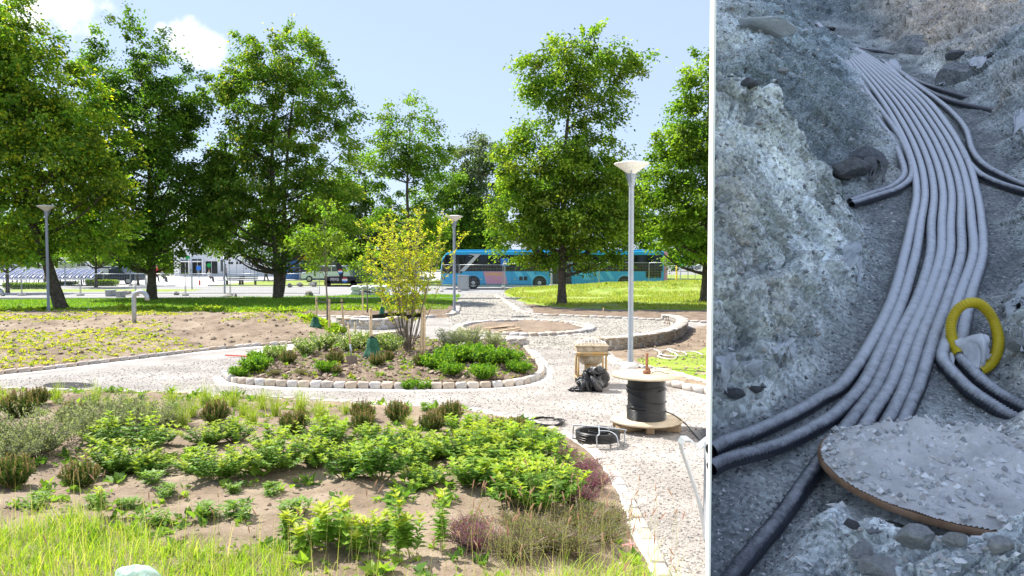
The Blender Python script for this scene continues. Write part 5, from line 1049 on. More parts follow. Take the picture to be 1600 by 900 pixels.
# grass tufts at the back of the front bed
def tuft_mesh(seed, n=150, H=.42, cols=None):
    global rng
    keep = rng; rng = np.random.default_rng(seed); P = np.stack([rng.normal(0, .035, n), rng.normal(0, .035, n), np.zeros(n)], 1)
    V, F, C = blades(P, H * (.5 + .6 * rng.random(n)), .95, .0055, cols or [(.28, .36, .06), (.38, .44, .10), (.20, .30, .04)]); rng = keep
    return (npmesh('blades', V, F, 3, m_blade, C),)
TV = [tuft_mesh(150 + s) for s in range(4)]
i = 0
tl = ['near the manhole cover', 'left of the dark dwarf pine', 'at the back edging left', 'beside the silvery bush', 'behind the big left shrub', 'right of the dark dwarf pine', 'left of centre near white edging', 'close to the brown tipped pine', 'behind the brown tipped pine', 'at the centre of the back edging', 'between two dwarf pines', 'next to the left picture edge', 'below the round manhole shadow', 'in front of the setts at left', 'over the darker hollow', 'half way along the back edging', 'just below the pale gravel', 'beside the low cushion', 'at the rim of the path', 'next to thin silver twigs', 'by the bare soil patch at right', 'small beside solitary pine']
for k, (px, py) in enumerate([(200, 640), (300, 655), (150, 640), (235, 655), (285, 668), (380, 655), (395, 668), (430, 655), (470, 650), (500, 662), (540, 650), (5, 640), (90, 636), (170, 650), (270, 640), (340, 650), (365, 640), (320, 640), (410, 642), (230, 672), (640, 672), (520, 672)]):
    plant('grass_tuft', TV, px, py, random.uniform(.75, 1.1) * (.6 if px > 510 else 1), 'arching pale green grass tuft ' + tl[k], 'grass', 'ornamental grass tufts', names=('blades',), zs=1.1)
# foreground meadow grass
def field(name, n, xr, yr, H, lean, wd, cols, cond=None, m=None, seg=3, mask=None):
    x = rng.uniform(*xr, n); y = rng.uniform(*yr, n)
    px = 800 + FPX * x / y
    if cond is not None: k = cond(px, y, x); x, y = x[k], y[k]
    P = np.stack([x, y, GZa(x, y) - .01], 1); hh = H * (.45 + .75 * rng.random(len(x)) ** 1.3)
    V, F, C = blades(P, hh, lean, wd, cols, seg=seg); o = tag(link(name, npmesh(name, V, F, 3, m or m_blade, C)), kind='stuff'); return o
YG = [(.28, .44, .03), (.38, .50, .05), (.20, .36, .03), (.48, .50, .12), (.32, .46, .04)]
def fgc(px, y, x):
    lim = 6.3 + .35 * np.sin(x * 1.3) - np.clip((px - 380) / 200, 0, 1.) * .95 - .1 * np.clip((px - 1000) / 60, 0, 1); n_ = fbm(x * 1.2, y * 1.2, 3, 201)
    return (y < lim + (n_ - .5) * 1.3) & (rng.random(len(x)) < np.clip(1.05 - .45 * np.clip((px - 380) / 150, 0, 1), 0, 1))
field('meadow_grass', 42000, (-7, 1.25), (4.3, 7.6), .23, 1.15, .0058, YG, fgc)
field('meadow_grass', 2600, (-7, 1.3), (4.3, 7.4), .52, .8, .0035, [(.50, .46, .20), (.42, .42, .14), (.56, .5, .28)], fgc)
# seed heads, reddish
nS = 130; x = np.concatenate([rng.uniform(-.6, 1.35, 80), rng.uniform(-5, 1, 50)]); y = rng.uniform(4.7, 6.3, nS); hh = rng.uniform(.35, .66, nS)
g = MB(); hd = MB()
for i in range(nS):
    z = GZ(x[i], y[i]); lx = random.uniform(-.12, .12); top = Vector((x[i] + lx, y[i] + random.uniform(-.05, .05), z + hh[i])); g.tube([(x[i], y[i], z), (x[i] + lx * .4, y[i], z + hh[i] * .6), top], [.0016, .0013, .001], 3, cap=False)
    dr = Vector((lx * .6 + random.uniform(-.02, .02), 0, .1)).normalized(); L_ = random.uniform(.03, .085); hd.tube([top, top + dr * L_ * .3, top + dr * L_ * .8, top + dr * L_], [.0015, .0055, .004, .001], 5, cap=False)
o = hd.build('seed_heads', mat('seed_head', [(.30, .13, .10), (.42, .28, .16)], scale=8, rough=.9)); tag(o, kind='stuff'); o = g.build('grass_stalks', mat('stalk', [(.35, .36, .10), (.45, .38, .16)], scale=3, rough=.8)); tag(o, kind='stuff')
# lawn blades, seedlings on the mound
def lawn(name, poly, n, H, cols, wd=.02, dens=None):
    xs = [p[0] for p in poly]; ys = [p[1] for p in poly]; x = rng.uniform(max(min(xs), -32), min(max(xs), 16), n); y = rng.uniform(min(ys), max(ys), n); k = sdpoly(x, y, poly) > .1
    if dens: k &= dens(x, y)
    x, y = x[k], y[k]; P = np.stack([x, y, GZa(x, y) - .01], 1); V, F, C = blades(P, H * (.5 + .7 * rng.random(len(x))), .8, wd, cols, seg=2); tag(link(name, npmesh(name, V, F, 3, m_blade, C)), kind='stuff')
LG = [(.10, .24, .02), (.16, .32, .03), (.22, .38, .04), (.30, .42, .05)]
lawn('lawn_grass', lw, 70000, .12, LG, .03)
lawn('lawn_grass', lr, 70000, .15, [(.26, .34, .04), (.40, .46, .06), (.46, .50, .10), (.20, .28, .04), (.45, .40, .2)], .03, lambda x, y: fbm(x * .5, y * .8, 3, 45) > .40)
lawn('lawn_grass', lg, 16000, .06, [(.22, .36, .03), (.34, .46, .05)], .012, lambda x, y: fbm(x * .8, y * .8, 3, 5) > .42)
def seedlings(name, poly, n, size, cols, dens, lim=(-22, 9)):
    xs = [p[0] for p in poly]; ys = [p[1] for p in poly]; x = rng.uniform(max(min(xs), lim[0]), min(max(xs), lim[1]), n); y = rng.uniform(min(ys), max(ys), n); k = (sdpoly(x, y, poly) > .15) & dens(x, y); x, y = x[k], y[k]; m_ = len(x); q = 8
    P = np.repeat(np.stack([x, y, GZa(x, y)], 1), q, 0) + rng.normal(0, size * .35, (m_ * q, 3)) * np.array([1, 1, .3]); A = rdir(m_ * q); A[:, 2] = np.abs(A[:, 2]) + .25; L = size * (.5 + .8 * rng.random(m_ * q)) * np.repeat(.6 + .9 * rng.random(m_) ** 2, q)
    V, F = leaves(P, A, np.array([0, 0, 1.]) + rdir(m_ * q) * .3, L, L * .6); C = np.repeat(np.array(cols)[rng.integers(0, len(cols), m_)], q, 0) * (.8 + .4 * rng.random((m_ * q, 1)))
    tag(link(name, npmesh(name, V, F, 3, m_leaf, np.repeat(C, 4, 0))), kind='stuff')
seedlings('seedlings', mb_poly, 15000, .06, [(.46, .47, .05), (.40, .44, .06), (.30, .40, .05), (.52, .50, .10)], lambda x, y: (fbm(x * .45, y * .6, 3, 301) + .08 - .25 * np.clip((800 + 1200 * x / y - 230) / 120, 0, 1)) > .51 + .12 * rng.random(len(x)))
gp = [at(*p) for p in ((425, 503), (470, 500), (520, 515), (545, 525), (520, 531), (480, 522), (430, 512))]
seedlings('ground_cover', gp, 2600, .17, [(.30, .42, .04), (.24, .38, .04), (.36, .46, .05)], lambda x, y: x < 1e9)
seedlings('seedlings', fb_poly, 6000, .04, [(.22, .32, .05), (.16, .27, .05), (.3, .38, .06)], lambda x, y: fbm(x * .7, y * .7, 3, 305) > .50, lim=(-9, 2))
seedlings('weeds', fb_poly, 1500, .10, [(.16, .28, .05), (.24, .36, .06), (.10, .20, .04)], lambda x, y: fbm(x * .9, y * .9, 3, 315) > .47, lim=(-9, 2))
seedlings('seedlings', bb_poly, 900, .07, [(.22, .32, .05), (.12, .24, .04), (.36, .40, .05)], lambda x, y: y < 1e9)
seedlings('weeds', [at(*p) for p in ((-300, 484), (0, 484), (420, 484), (620, 486), (620, 491), (0, 493), (-300, 493))], 1500, .2, [(.24, .36, .04), (.34, .42, .05)], lambda x, y: fbm(x * .5, y * .5, 2, 9) > .45, lim=(-30, 9))
# ================================================================ OBJECTS
m_galv = mat('galvanised_steel', [(.36, .385, .41), (.46, .485, .51)], scale=14, rough=.42, metal=.6, spec=.5, bump=.15, bscale=60)
m_pole = mat('lamp_grey_paint', [(.24, .27, .31), (.29, .32, .36)], scale=3, rough=.5, spec=.4)
m_shade = mat('lamp_white_shade', [(.62, .60, .56), (.72, .70, .66)], scale=4, rough=.4)
m_planks = mat('raw_wood', [(.42, .29, .16), (.58, .43, .26), (.66, .52, .34)], scale=6, rough=.8, bump=.5, bscale=26)
m_pallet = mat('drum_wood', [(.36, .29, .20), (.50, .41, .29), (.60, .51, .38)], scale=5, rough=.85, bump=.6, bscale=24)
m_cable = mat('black_cable', (.012, .012, .013), rough=.38, spec=.5)
m_rust = mat('rusty_steel', [(.16, .07, .035), (.28, .13, .07)], scale=16, rough=.85, bump=.5)
m_green = mat('green_tarp', [(.012, .085, .045), (.03, .14, .08)], scale=5, rough=.6, bump=.8, bscale=12)
m_strap = mat('black_strap', (.015, .015, .017), rough=.7)
m_black = mat('black_rubber', [(.015, .015, .016), (.03, .03, .032)], scale=10, rough=.7)
m_glass = mat('dark_glass', [(.008, .010, .012), (.022, .026, .026)], scale=1.5, rough=.15, spec=.35)
m_glass2 = mat('window_glass', (.05, .065, .075), rough=.08, spec=.9)
m_white = mat('white_paint', [(.74, .74, .73), (.80, .80, .79)], scale=.8, rough=.6)
m_orange = mat('machine_yellow', [(.50, .27, .05), (.42, .28, .12), (.34, .27, .18)], scale=7, rough=.6, bump=.3)
m_mortar = mat('mortar_splashed_steel', [(.24, .18, .11), (.38, .31, .22), (.48, .42, .33)], scale=8, rough=.8, bump=.6, bscale=24)
m_red = mat('red_paint', (.5, .05, .035), rough=.6)
m_yellow = mat('yellow_paint', (.85, .55, .02), rough=.5)
m_bluep = mat('blue_paint', (.03, .18, .62), rough=.5)
m_greenp = mat('green_paint', (.03, .45, .10), rough=.5)
m_dark = mat('dark_trim', (.02, .022, .025), rough=.5)
m_grey = mat('grey_paint', [(.30, .31, .32), (.38, .39, .40)], scale=3, rough=.6)
m_boulder = mat('boulder', [(.12, .11, .10), (.26, .245, .225), (.38, .36, .33)], scale=4, rough=.9, bump=.8, bscale=14)
def text_mesh(s, size, m, ext=.004):
    cu = bpy.data.curves.new('lettering', 'FONT'); cu.body = s; cu.size = size; cu.extrude = ext; cu.align_x = 'CENTER'; cu.align_y = 'CENTER'
    o = bpy.data.objects.new('tmp', cu); col.objects.link(o); dg = bpy.context.evaluated_depsgraph_get(); me = bpy.data.meshes.new_from_object(o.evaluated_get(dg)); bpy.data.objects.remove(o); me.materials.clear(); me.materials.append(m); return me
def lettering(s, size, m, parent, loc, rot=(math.pi / 2, 0, 0), name='lettering'): return link(name, text_mesh(s, size, m), parent, loc, rot)
# ---- lamps
def lamp(px, pb, pt, label, r=.062, head=1.0, group='park lamps with saucer heads'):
    b = at(px, pb); b.z = GZ(b.x, b.y); H = atd(px, pt, b.y).z - b.z; o = empty('street_lamp', b, label, 'street lamp', group)
    g = MB(); g.lathe([(r * 1.12, 0), (r * 1.1, .3), (r, .32), (r * .94, H - .55)], n=20); g.build('pole', m_pole, o)
    g = MB(); g.lathe([(r * 3.2, -.02), (r * 3.2, .06), (r * 2.6, .075), (r * 2.4, .12), (.001, .12)], n=20); g.build('base_plate', m_conc, o)
    g = MB(); g.lathe([(r * .94, H - .57), (r * 1.3, H - .50), (r * 1.25, H - .42), (r * 1.7, H - .30), (r * .9, H - .26)], n=20)
    for a in (20, 140, 260): g.tube([(r * 1.1 * math.cos(R(a)), r * 1.1 * math.sin(R(a)), H - .5), (.17 * head * math.cos(R(a)), .17 * head * math.sin(R(a)), H - .22)], .012, 6)
    g.build('neck', m_pole, o)
    g = MB(); g.lathe([(.07, H - .30), (.14 * head, H - .24), (.30 * head, H - .13), (.385 * head, H - .075), (.40 * head, H - .06), (.39 * head, H - .045), (.2 * head, H - .012), (.001, H)], n=40); g.build('lamp_shade', m_shade, o); return o
lamp(985, 575, 252, 'tall grey lamp post nearest the viewer, right beside the cable drum')
lamp(710, 491, 336, 'grey lamp post before the front of the blue bus')
lamp(76, 489, 320, 'grey lamp post in front of the leaning tree')
for px, pb, pt, lab in ((102, 447, 402, 'far lamp post over the bicycle shelter'), (204, 446, 406, 'far lamp post right of the dark car'), (398, 440, 395, 'far lamp post before the clinic windows')): lamp(px, pb, pt, lab, .05, .9)
def post(px, pb, pt, r, m, label, name='pole', cat='pole', cap=None):
    b = at(px, pb); b.z = GZ(b.x, b.y) - .02; H = atd(px, pt, b.y).z - b.z; g = MB(); g.lathe([(r, 0), (r * .9, H), (.001, H + .01)], c=(0, 0, 0), n=12); o = g.build(name, m, None, b); return tag(o, label, cat)
post(300, 452, 398, .06, m_galv, 'slender far pole in front of the clinic entrance'); post(351, 459, 400, .07, m_galv, 'slender far pole right of the clinic entrance'); post(41, 447, 404, .06, m_white, 'white pole left of the leaning trunk', 'flag_pole'); post(862, 454, 410, .07, m_galv, 'plain grey pole in front of the bus bellows')
# ---- steel vent canes
def cane(px, pb, pt, w_, r, label):
    b = at(px, pb); b.z = GZ(b.x, b.y) - .02; b2 = at(px, pb, b.z); b = Vector((b2.x, b2.y, GZ(b2.x, b2.y) - .03)); H = atd(px, pt, b.y).z - b.z; rr = w_ / 2
    g = MB(); P = [Vector((0, 0, 0)), Vector((0, 0, (H - rr) * .5)), Vector((0, 0, H - rr))] + arc((rr, 0, H - rr), rr, 180, 0, 12)[1:] + [Vector((2 * rr, 0, H - rr - .06))]; g.tube(P, r, 14); o = g.build('vent_pipe', m_galv, None, b); return tag(o, label, 'pipe', 'hooked steel vent pipes')
cane(210, 507, 456, .42, .068, 'hooked stainless vent pipe rising from the soil mound'); cane(-12, 490, 452, .5, .075, 'hooked stainless vent pipe cut by the left picture edge')
# ---- cable drum
b = at(1010, 671); D = empty('cable_drum', b, 'wooden cable drum wound with black cable standing on the gravel', 'cable drum')
def disc(z, r, m, name, tilt=0):
    g = MB(); g.lathe([(.001, z - .016), (r, z - .016), (r + .003, z), (r, z + .016), (.001, z + .016)], n=56); o = g.build(name, m, D); return o
disc(.145, .515, m_pallet, 'lower_flange'); disc(.80, .505, m_pallet, 'upper_flange')
pf = [(.262, .162)]; z = .162
for i in range(34):
    z = .170 + i * .0175; rr = .268 + (.012 if i < 9 else 0); pf += [(rr - .004, z - .0085), (rr + .006, z - .004), (rr + .008, z), (rr + .006, z + .004)]
pf += [(.262, .784)]; g = MB(); g.lathe(pf, n=48); g.build('cable_winding', m_cable, D)
g = MB()
for k, (z0, z1, a0, a1) in enumerate(((.58, .36, 150, 400), (.36, .34, 60, 260), (.60, .52, -60, 160), (.62, .63, 120, 330))):
    g.tube([Vector((.287 * math.cos(R(a0 + (a1 - a0) * t)), .287 * math.sin(R(a0 + (a1 - a0) * t)), z0 + (z1 - z0) * t + .02 * math.sin(t * 9))) for t in np.linspace(0, 1, 30)], .0095, 8)
bx = D.location
t0 = [Vector((.24, -.15, .30)), Vector((.40, -.12, .22)), Vector((.55, -.15, .10)), at(1072, 668) - bx + Vector((0, 0, .05)), at(1090, 685) - bx + Vector((0, 0, .01)), at(1112, 712) - bx + Vector((0, 0, .01))]
g.tube(smoothpath(t0, 8), .010, 8); g.build('cable_end', m_cable, D)
g = MB()
for a in (25, -25 + 180, 90):
    rt_ = Matrix.Rotation(R(a), 3, 'Z'); g.rbox(rt_ @ Vector((.0, 0, .055)), (1.0 if a != 90 else .7, .12, .10), .015, rt_)
g.build('cross_feet', mat('painted_timber', [(.30, .21, .12), (.38, .28, .18)], scale=6, rough=.8), D)
g = MB(); g.lathe([(.022, .80), (.022, 1.12), (.001, 1.12)], n=12); g.build('axle_rod', m_rust, D); g = MB(); g.rbox((0, 0, .835), (.09, .09, .05), .01); g.box((0.04, .02, .87), (.02, .05, .03)); g.lathe([(.05, .80), (.065, .86), (.03, .87)], n=8); g.build('axle_nut', m_rust, D)
g = MB(); g.tube(smoothpath([(.08, .02, .83), (.18, .10, .84), (.26, .04, .822), (.32, -.02, .822)], 6), .006, 6); g.build('wire_bit', m_cable, D)
g = MB(); g.box((.40, -.14, .8175), (.10, .045, .003), Matrix.Rotation(R(10), 3, 'Z')); g.build('blue_mark', mat('blue_marking', [(.06, .08, .5), (.5, .45, .4)], scale=40, rough=.8), D)
# nails and plank seams of the flanges are grooves: separate thin dark strips left out on purpose; boards bevelled
# ---- mortar mixer
b = at(923, 601); Mx = empty('mortar_mixer', b, 'dusty orange framed mortar mixer with grated hopper on the path', 'mixer')
def ring(r0, r1, z0, z1, n=4, rot=45, sq=1): pass
g = MB(); g.prism([(-.31, .60), (.31, .60), (.29, .80), (-.29, .80)], 1, -.26, .26); g.rbox((0, 0, .79), (.64, .56, .04), .012); g.build('hopper', m_mortar, Mx)
g = MB(); g.lathe([(.001, .41), (.17, .41), (.235, .46), (.25, .63)], n=32); g.build('drum', m_mortar, Mx)
for i in range(9):
    u = -.27 + .54 * i / 8; g = MB(); hh = lambda t, u=u: .83 + .085 * (1 - t * t) * (1 - (u / .3) ** 2)
    g.tube([Vector((u, -.24 + .48 * k / 8, hh(-1 + 2 * k / 8))) for k in range(9)], .0075, 6); g.build('grate_bar', m_white if i % 2 else m_conc, Mx)
for i in range(7):
    v = -.22 + .44 * i / 6; g = MB(); g.tube([Vector((-.27 + .54 * k / 8, v, .838 + .085 * (1 - (-1 + 2 * k / 8) ** 2) * (1 - (v / .26) ** 2))) for k in range(9)], .0075, 6); g.build('grate_bar', m_conc, Mx)
for x in (-.27, .27):
    for y in (-.27, .27):
        g = MB(); g.tube([(x * 1.0, y, 0.0), (x, y, .62)], .021, 8); g.build('leg', m_orange, Mx)
g = MB()
for z in (.14, .62):
    if z > .5: g.build('lower_frame', m_orange, Mx); g = MB()
    for s in (-1, 1): g.tube([(-.28, .28 * s, z), (.28, .28 * s, z)], .018, 8); g.tube([(.28 * s, -.28, z), (.28 * s, .28, z)], .018, 8)
g.tube([(-.33, -.31, .66), (.33, -.31, .66)], .018, 8); g.build('frame', m_orange, Mx)
g = MB(); g.rbox((0, -.04, .32), (.24, .26, .18), .02); g.lathe([(.07, -.28), (.09, -.24), (.09, -.06), (.07, -.02)], c=(-.02, -.02, .33), n=14, rot=Matrix.Rotation(R(-90), 3, 'X')); g.build('motor', m_orange, Mx)
g = MB(); g.lathe([(.001, -.05), (.055, -.05), (.06, 0), (.055, .05), (.001, .05)], c=(.17, -.16, .33), n=14, rot=Matrix.Rotation(R(90), 3, 'X')); g.build('pump', mat('grey_blue_metal', (.22, .28, .34), rough=.5, metal=.3), Mx)
for x in (-.33, .33):
    g = MB(); g.lathe([(.035, -.03), (.035, .03), (.001, .03)], c=(x, -.29, .655), n=12, rot=Matrix.Rotation(R(90), 3, 'Y')); g.build('knob', m_conc, Mx)
g = MB(); g.tube(smoothpath([(-.18, -.25, .12), (-.2, -.3, .24), (-.12, -.3, .30), (-.02, -.26, .28)], 5), .012, 6); g.build('hose', m_orange, Mx)
# ---- black bin bag
def blob(name, c, rad, m, seed, amp=.2, fq=2.5, flatb=True, sub=5, wr=.06):
    bm = bmesh.new(); bmesh.ops.create_icosphere(bm, subdivisions=sub, radius=1); co = np.array([v.co[:] for v in bm.verts]); n3 = lambda s, f: (fbm(co[:, 0] * f + s + co[:, 2] * 1.3, co[:, 1] * f - s + co[:, 2] * .8, 4, seed))
    a = n3(3.1, fq) - .5; w_ = 1 - np.abs(2 * n3(9.7, fq * 1.6) - 1); cr = (w_ ** 4) * wr * 3
    r = 1 + amp * a - cr + .0
    co = co * r[:, None]
    if flatb: co[:, 2] = np.where(co[:, 2] < -.55, -.55 + (co[:, 2] + .55) * .05, co[:, 2]); co[:, :2] *= (1 + .12 * np.clip(-co[:, 2], 0, 1))[:, None]; co[:, 2] += .57
    for v, q in zip(bm.verts, co * np.array(rad)): v.co = q
    me = bpy.data.meshes.new(name); bm.to_mesh(me); bm.free(); me.materials.append(m); me.polygons.foreach_set('use_smooth', [True] * len(me.polygons)); return link(name, me, None, c)
m_bag = mat('bin_bag_plastic', [(.012, .012, .014), (.02, .02, .022)], scale=10, rough=.24, spec=.8, bump=.6, bscale=9)
bl = at(925, 610); o = blob('rubbish_bag', bl, (.32, .27, .31), m_bag, 5, amp=.75, fq=1.9, wr=.16); tag(o, 'full black plastic rubbish bag slumped in front of the mixer', 'rubbish bag')
tl_ = blob('bag_fold', (0, 0, 0), (.16, .12, .07), m_bag, 8, amp=.8, fq=3, wr=.18, sub=4); tl_.parent = o; tl_.location = (-.28, -.12, 0)
tl_ = blob('bag_fold', (0, 0, 0), (.2, .13, .10), m_bag, 12, amp=.9, fq=3, wr=.2, sub=4); tl_.parent = o; tl_.location = (.08, -.12, .33)
# ---- coil on a steel stand
b = at(934, 694); Co = empty('cable_coil_stand', b, 'black cable coil held in a steel tube stand on the gravel', 'cable coil', rz=R(4))
g = MB()
for k, z in enumerate(np.linspace(.075, .175, 7)):
    for rr in (.29, .272, .254): g.tube([Vector(((rr + .004 * math.sin(k * 3 + a * 3)) * math.cos(a), (rr) * math.sin(a), z + .003 * math.sin(a * 2 + k))) for a in np.linspace(0, 2 * math.pi, 41)], .0095, 6, cap=False)
g.build('coil', m_cable, Co)
g = MB(); g.tube(smoothpath([(-.06, -.31, .0), (-.07, -.30, .16), (-.03, -.27, .205), (.05, .22, .215), (.06, .29, .17), (.06, .31, .0)], 5), .009, 8); g.build('frame_tube', m_galv, Co)
g = MB(); g.tube(smoothpath([(.34, -.12, .0), (.34, -.11, .18), (.31, -.10, .215), (-.25, .16, .225), (-.30, .18, .20), (-.31, .19, .0)], 5), .009, 8); g.build('frame_tube', m_galv, Co)
g = MB(); g.tube(smoothpath([(-.02, -.15, .215), (.12, -.2, .215), (.2, -.29, .16), (.21, -.32, .0)], 5), .008, 8); g.build('frame_tube', m_galv, Co)
g = MB(); g.tube(smoothpath([(-.15, -.1, .2), (.0, -.16, .19), (.14, -.08, .20), (.18, .08, .2), (.05, .14, .2), (-.12, .08, .2)], 6), .007, 6); g.build('loose_end', m_cable, Co)
# ---- old loops of cable, white hose, planks, red pole
def loops(name, cx, cy, rx, ry, n, r, m, label, cat, jit=.1, a0=0, a1=360):
    b = at(cx, cy); g = MB()
    for k in range(n):
        ja, jb = random.uniform(1 - jit, 1 + jit), random.uniform(1 - jit, 1 + jit); P = []
        for a in np.linspace(R(a0 + k * 20), R(a1 + k * 9), 40): P.append(Vector((rx * ja * math.cos(a) + .01 * k, ry * jb * math.sin(a), .012 + .006 * k + .015 * abs(math.sin(a * 1.5 + k)))))
        g.tube(P, r, 6)
    o = g.build(name, m, None, (b.x, b.y, GZ(b.x, b.y))); return tag(o, label, cat)
loops('cable_coil', 850, 663, .24, .30, 6, .008, m_black, 'flat loops of old dark cable lying by the edging curve', 'cable', .12)
hz_ = at(1035, 557); P = []
for q in ((1008, 552), (1022, 549), (1034, 556), (1028, 563), (1050, 566), (1058, 558), (1040, 551), (1030, 558), (1048, 562), (1072, 560), (1066, 554), (1050, 555), (1044, 548), (1060, 552), (1085, 553), (1098, 558)): v = at(q[0], q[1]); P.append(Vector((v.x - hz_.x, v.y - hz_.y, random.uniform(.02, .07) + .03)))
g = MB(); g.tube(smoothpath(P, 6), .011, 6); tag(g.build('white_hose', m_white, None, hz_), 'tangled thin white hose on the soil behind the lamp post', 'hose')
for k, (a_, c_) in enumerate((((757, 519), (803, 514)), ((780, 524), (812, 519)))):
    p, q = at(*a_), at(*c_); p.z = q.z = .12 + k * .02; g = MB(); d = (q - p); g.rbox((0, 0, 0), (d.length, .09, .035), .004); o = g.build('plank', m_planks, None, (p + q) / 2, (0, 0, math.atan2(d.y, d.x))); tag(o, ('longer' if k == 0 else 'shorter') + ' loose plank lying in the sunken soil circle', 'plank')
p, q = at(352, 558), at(445, 563); p.z = q.z = .05; g = MB(); g.tube([p - p, q - p], .018, 8); tag(g.build('red_rod', m_red, None, p), 'thin red rod lying on the path behind the island tip', 'rod')
# ---- galvanised bracket frame at the lower right, next to the white board
Gb = empty('steel_bracket', at(1083, 905), 'galvanised flat steel frame with V shaped top beside the white board', 'steel frame'); bo = Gb.location
def flatbar(P, w_, t, name='flat_bar'):
    """P: list of points; bar width along y"""
    V = []; n = len(P)
    for i, p in enumerate(P):
        tt = (P[min(i + 1, n - 1)] - P[max(i - 1, 0)]).normalized(); nn_ = Vector((-tt.z, 0, tt.x)).normalized()
        for u, v in ((-.5, -.5), (.5, -.5), (.5, .5), (-.5, .5)): V.append(p + Vector((0, u * w_, 0)) + nn_ * v * t)
    g = MB(); g.add(V, [[i * 4 + k, i * 4 + (k + 1) % 4, (i + 1) * 4 + (k + 1) % 4, (i + 1) * 4 + k] for i in range(n - 1) for k in range(4)] + [[0, 1, 2, 3], [(n - 1) * 4 + k for k in (3, 2, 1, 0)]]); return g.build(name, m_galv, Gb)
yy = bo.y + .9
Q = lambda x, y, dy=0: atd(x, y, yy + dy) - bo
flatbar([Q(1107, 860), Q(1094, 790), Q(1078, 740), Q(1066, 705), Q(1063, 692), Q(1067, 685), Q(1075, 685)], .16, .012)
flatbar([Q(1075, 685), Q(1084, 692), Q(1091, 699), Q(1099, 692), Q(1108, 685)], .16, .012)
g = MB(); A_, B_ = Q(1103, 690, -.1), Q(1103, 860, -.1); B_.z = 0; g.box((A_ + Vector((B_.x, B_.y, 0))) / 2, (.035, .035, A_.z), None); g.build('upright', m_galv, Gb)
g = MB(); g.tube([Q(1107, 860), Vector((Q(1107, 860).x, Q(1107, 860).y, 0))], .02, 6); g.build('foot', m_galv, Gb)
# ---- spade
b = at(551, 586); b.z = GZ(b.x, b.y); Sp = empty('spade', b, 'spade with wooden shaft stuck upright in the island soil', 'spade'); lean_ = Matrix.Rotation(R(-5), 4, 'Y')
Sp.rotation_euler = (R(4), R(-5), 0)
g = MB(); V = []
for (x, z) in ((-.12, .0), (-.125, .24), (.125, .24), (.12, .0), (0, -.03)): V.append((x, 0, z))
g.prism([(-.11, -.03), (0, -.05), (.11, -.03), (.12, .21), (-.12, .21)], 1, -.004, .004); g.build('blade', mat('soiled_steel', [(.16, .12, .09), (.26, .22, .18)], scale=12, rough=.7), Sp, bevel=.002)
g = MB(); g.tube([(0, 0, .2), (0, 0, .46)], [.018, .02], 10); g.build('socket', m_galv, Sp); g = MB(); g.tube([(0, 0, .44), (0, 0, .92)], .017, 10); g.build('shaft', m_planks, Sp)
g = MB(); g.tube(smoothpath([(0, 0, .9), (-.05, 0, .95), (-.055, 0, 1.01)], 4), .012, 8); g.tube(smoothpath([(0, 0, .9), (.05, 0, .95), (.055, 0, 1.01)], 4), .012, 8); g.build('yoke', m_galv, Sp); g = MB(); g.tube([(-.06, 0, 1.01), (.06, 0, 1.01)], .015, 10); g.build('grip', m_planks, Sp)
# ---- stakes, straps and watering bags
def stake(px, pb, pt, label, r=.034, lean=0, grp='tree stakes'):
    b = at(px, pb); b.z = GZ(b.x, b.y) - .05; H = atd(px, pt, b.y).z - b.z; g = MB(); g.lathe([(r, 0), (r * .97, H - .01), (r * .85, H), (.001, H)], n=14); o = g.build('wooden_stake', m_planks, None, b, (0, R(lean), 0)); tag(o, label, 'stake', grp); return b, H
s = [stake(495, 514, 464, 'left stake of the light green sapling, behind its green bag'), stake(515, 527, 467, 'middle stake of the light green sapling, nearest the viewer'), stake(538, 521, 467, 'right leaning stake of the light green sapling', lean=-4)]
s2 = [stake(580, 568, 482, 'left stake of the yellow shrub, standing in the green bag'), stake(657, 566, 487, 'inner right stake of the yellow shrub, leaning', lean=3), stake(663, 566, 479, 'outer right stake of the yellow shrub')]
s3 = [stake(567, 497, 452, 'left stake of the slim far sapling', .03), stake(597, 495, 452, 'right stake of the slim far sapling', .03)]
def strap(P, label, wz=.045):
    P = [Vector(p) for p in P]; o0 = P[0]; Q = resample(smoothpath(P, 6), .05); V = []
    for p in Q: V += [p - o0 + Vector((0, 0, -wz / 2)), p - o0 + Vector((0, 0, wz / 2))]
    g = MB(); g.add(V, [[i * 2, i * 2 + 2, i * 2 + 3, i * 2 + 1] for i in range(len(Q) - 1)]); o = g.build('tie_strap', m_strap, None, o0); sm_ = o.modifiers.new('s', 'SOLIDIFY'); sm_.thickness = .006; sm_.offset = 0; return tag(o, label, 'strap')
def tops(st, dz): return [Vector((b.x, b.y, b.z + H - dz)) for b, H in st]
a, b1, c1 = tops(s, .12); ctr = at(507, 519); ctr.z = (a.z + b1.z) / 2 - .03
strap([a + Vector((0, -.04, 0)), ctr + Vector((0, -.05, 0)), b1 + Vector((0, -.04, 0))], 'black strap between left and middle stake of the sapling'); strap([b1 + Vector((0, -.04, 0)), (b1 + c1) / 2 + Vector((0, .05, .0)), c1 + Vector((0.06, -.04, 0))], 'black strap between middle and right stake of the sapling')
a, b1, c1 = tops(s2, .2); ctr = at(636, 561); strap([a + Vector((0, -.04, 0)), Vector((ctr.x - .3, ctr.y, a.z)), Vector((ctr.x, ctr.y - .05, a.z))], 'black strap from left stake round the yellow shrub stems', .09); strap([c1 + Vector((0, -.04, 0)), Vector((ctr.x + .15, ctr.y, c1.z - .06)), Vector((ctr.x, ctr.y, c1.z - .1))], 'black strap from right stake to the yellow shrub stems', .09)
a, b1 = tops(s3, .1); strap([a, (a + b1) / 2 + Vector((0, 0, -.03)), b1], 'black strap between the stakes of the far sapling')
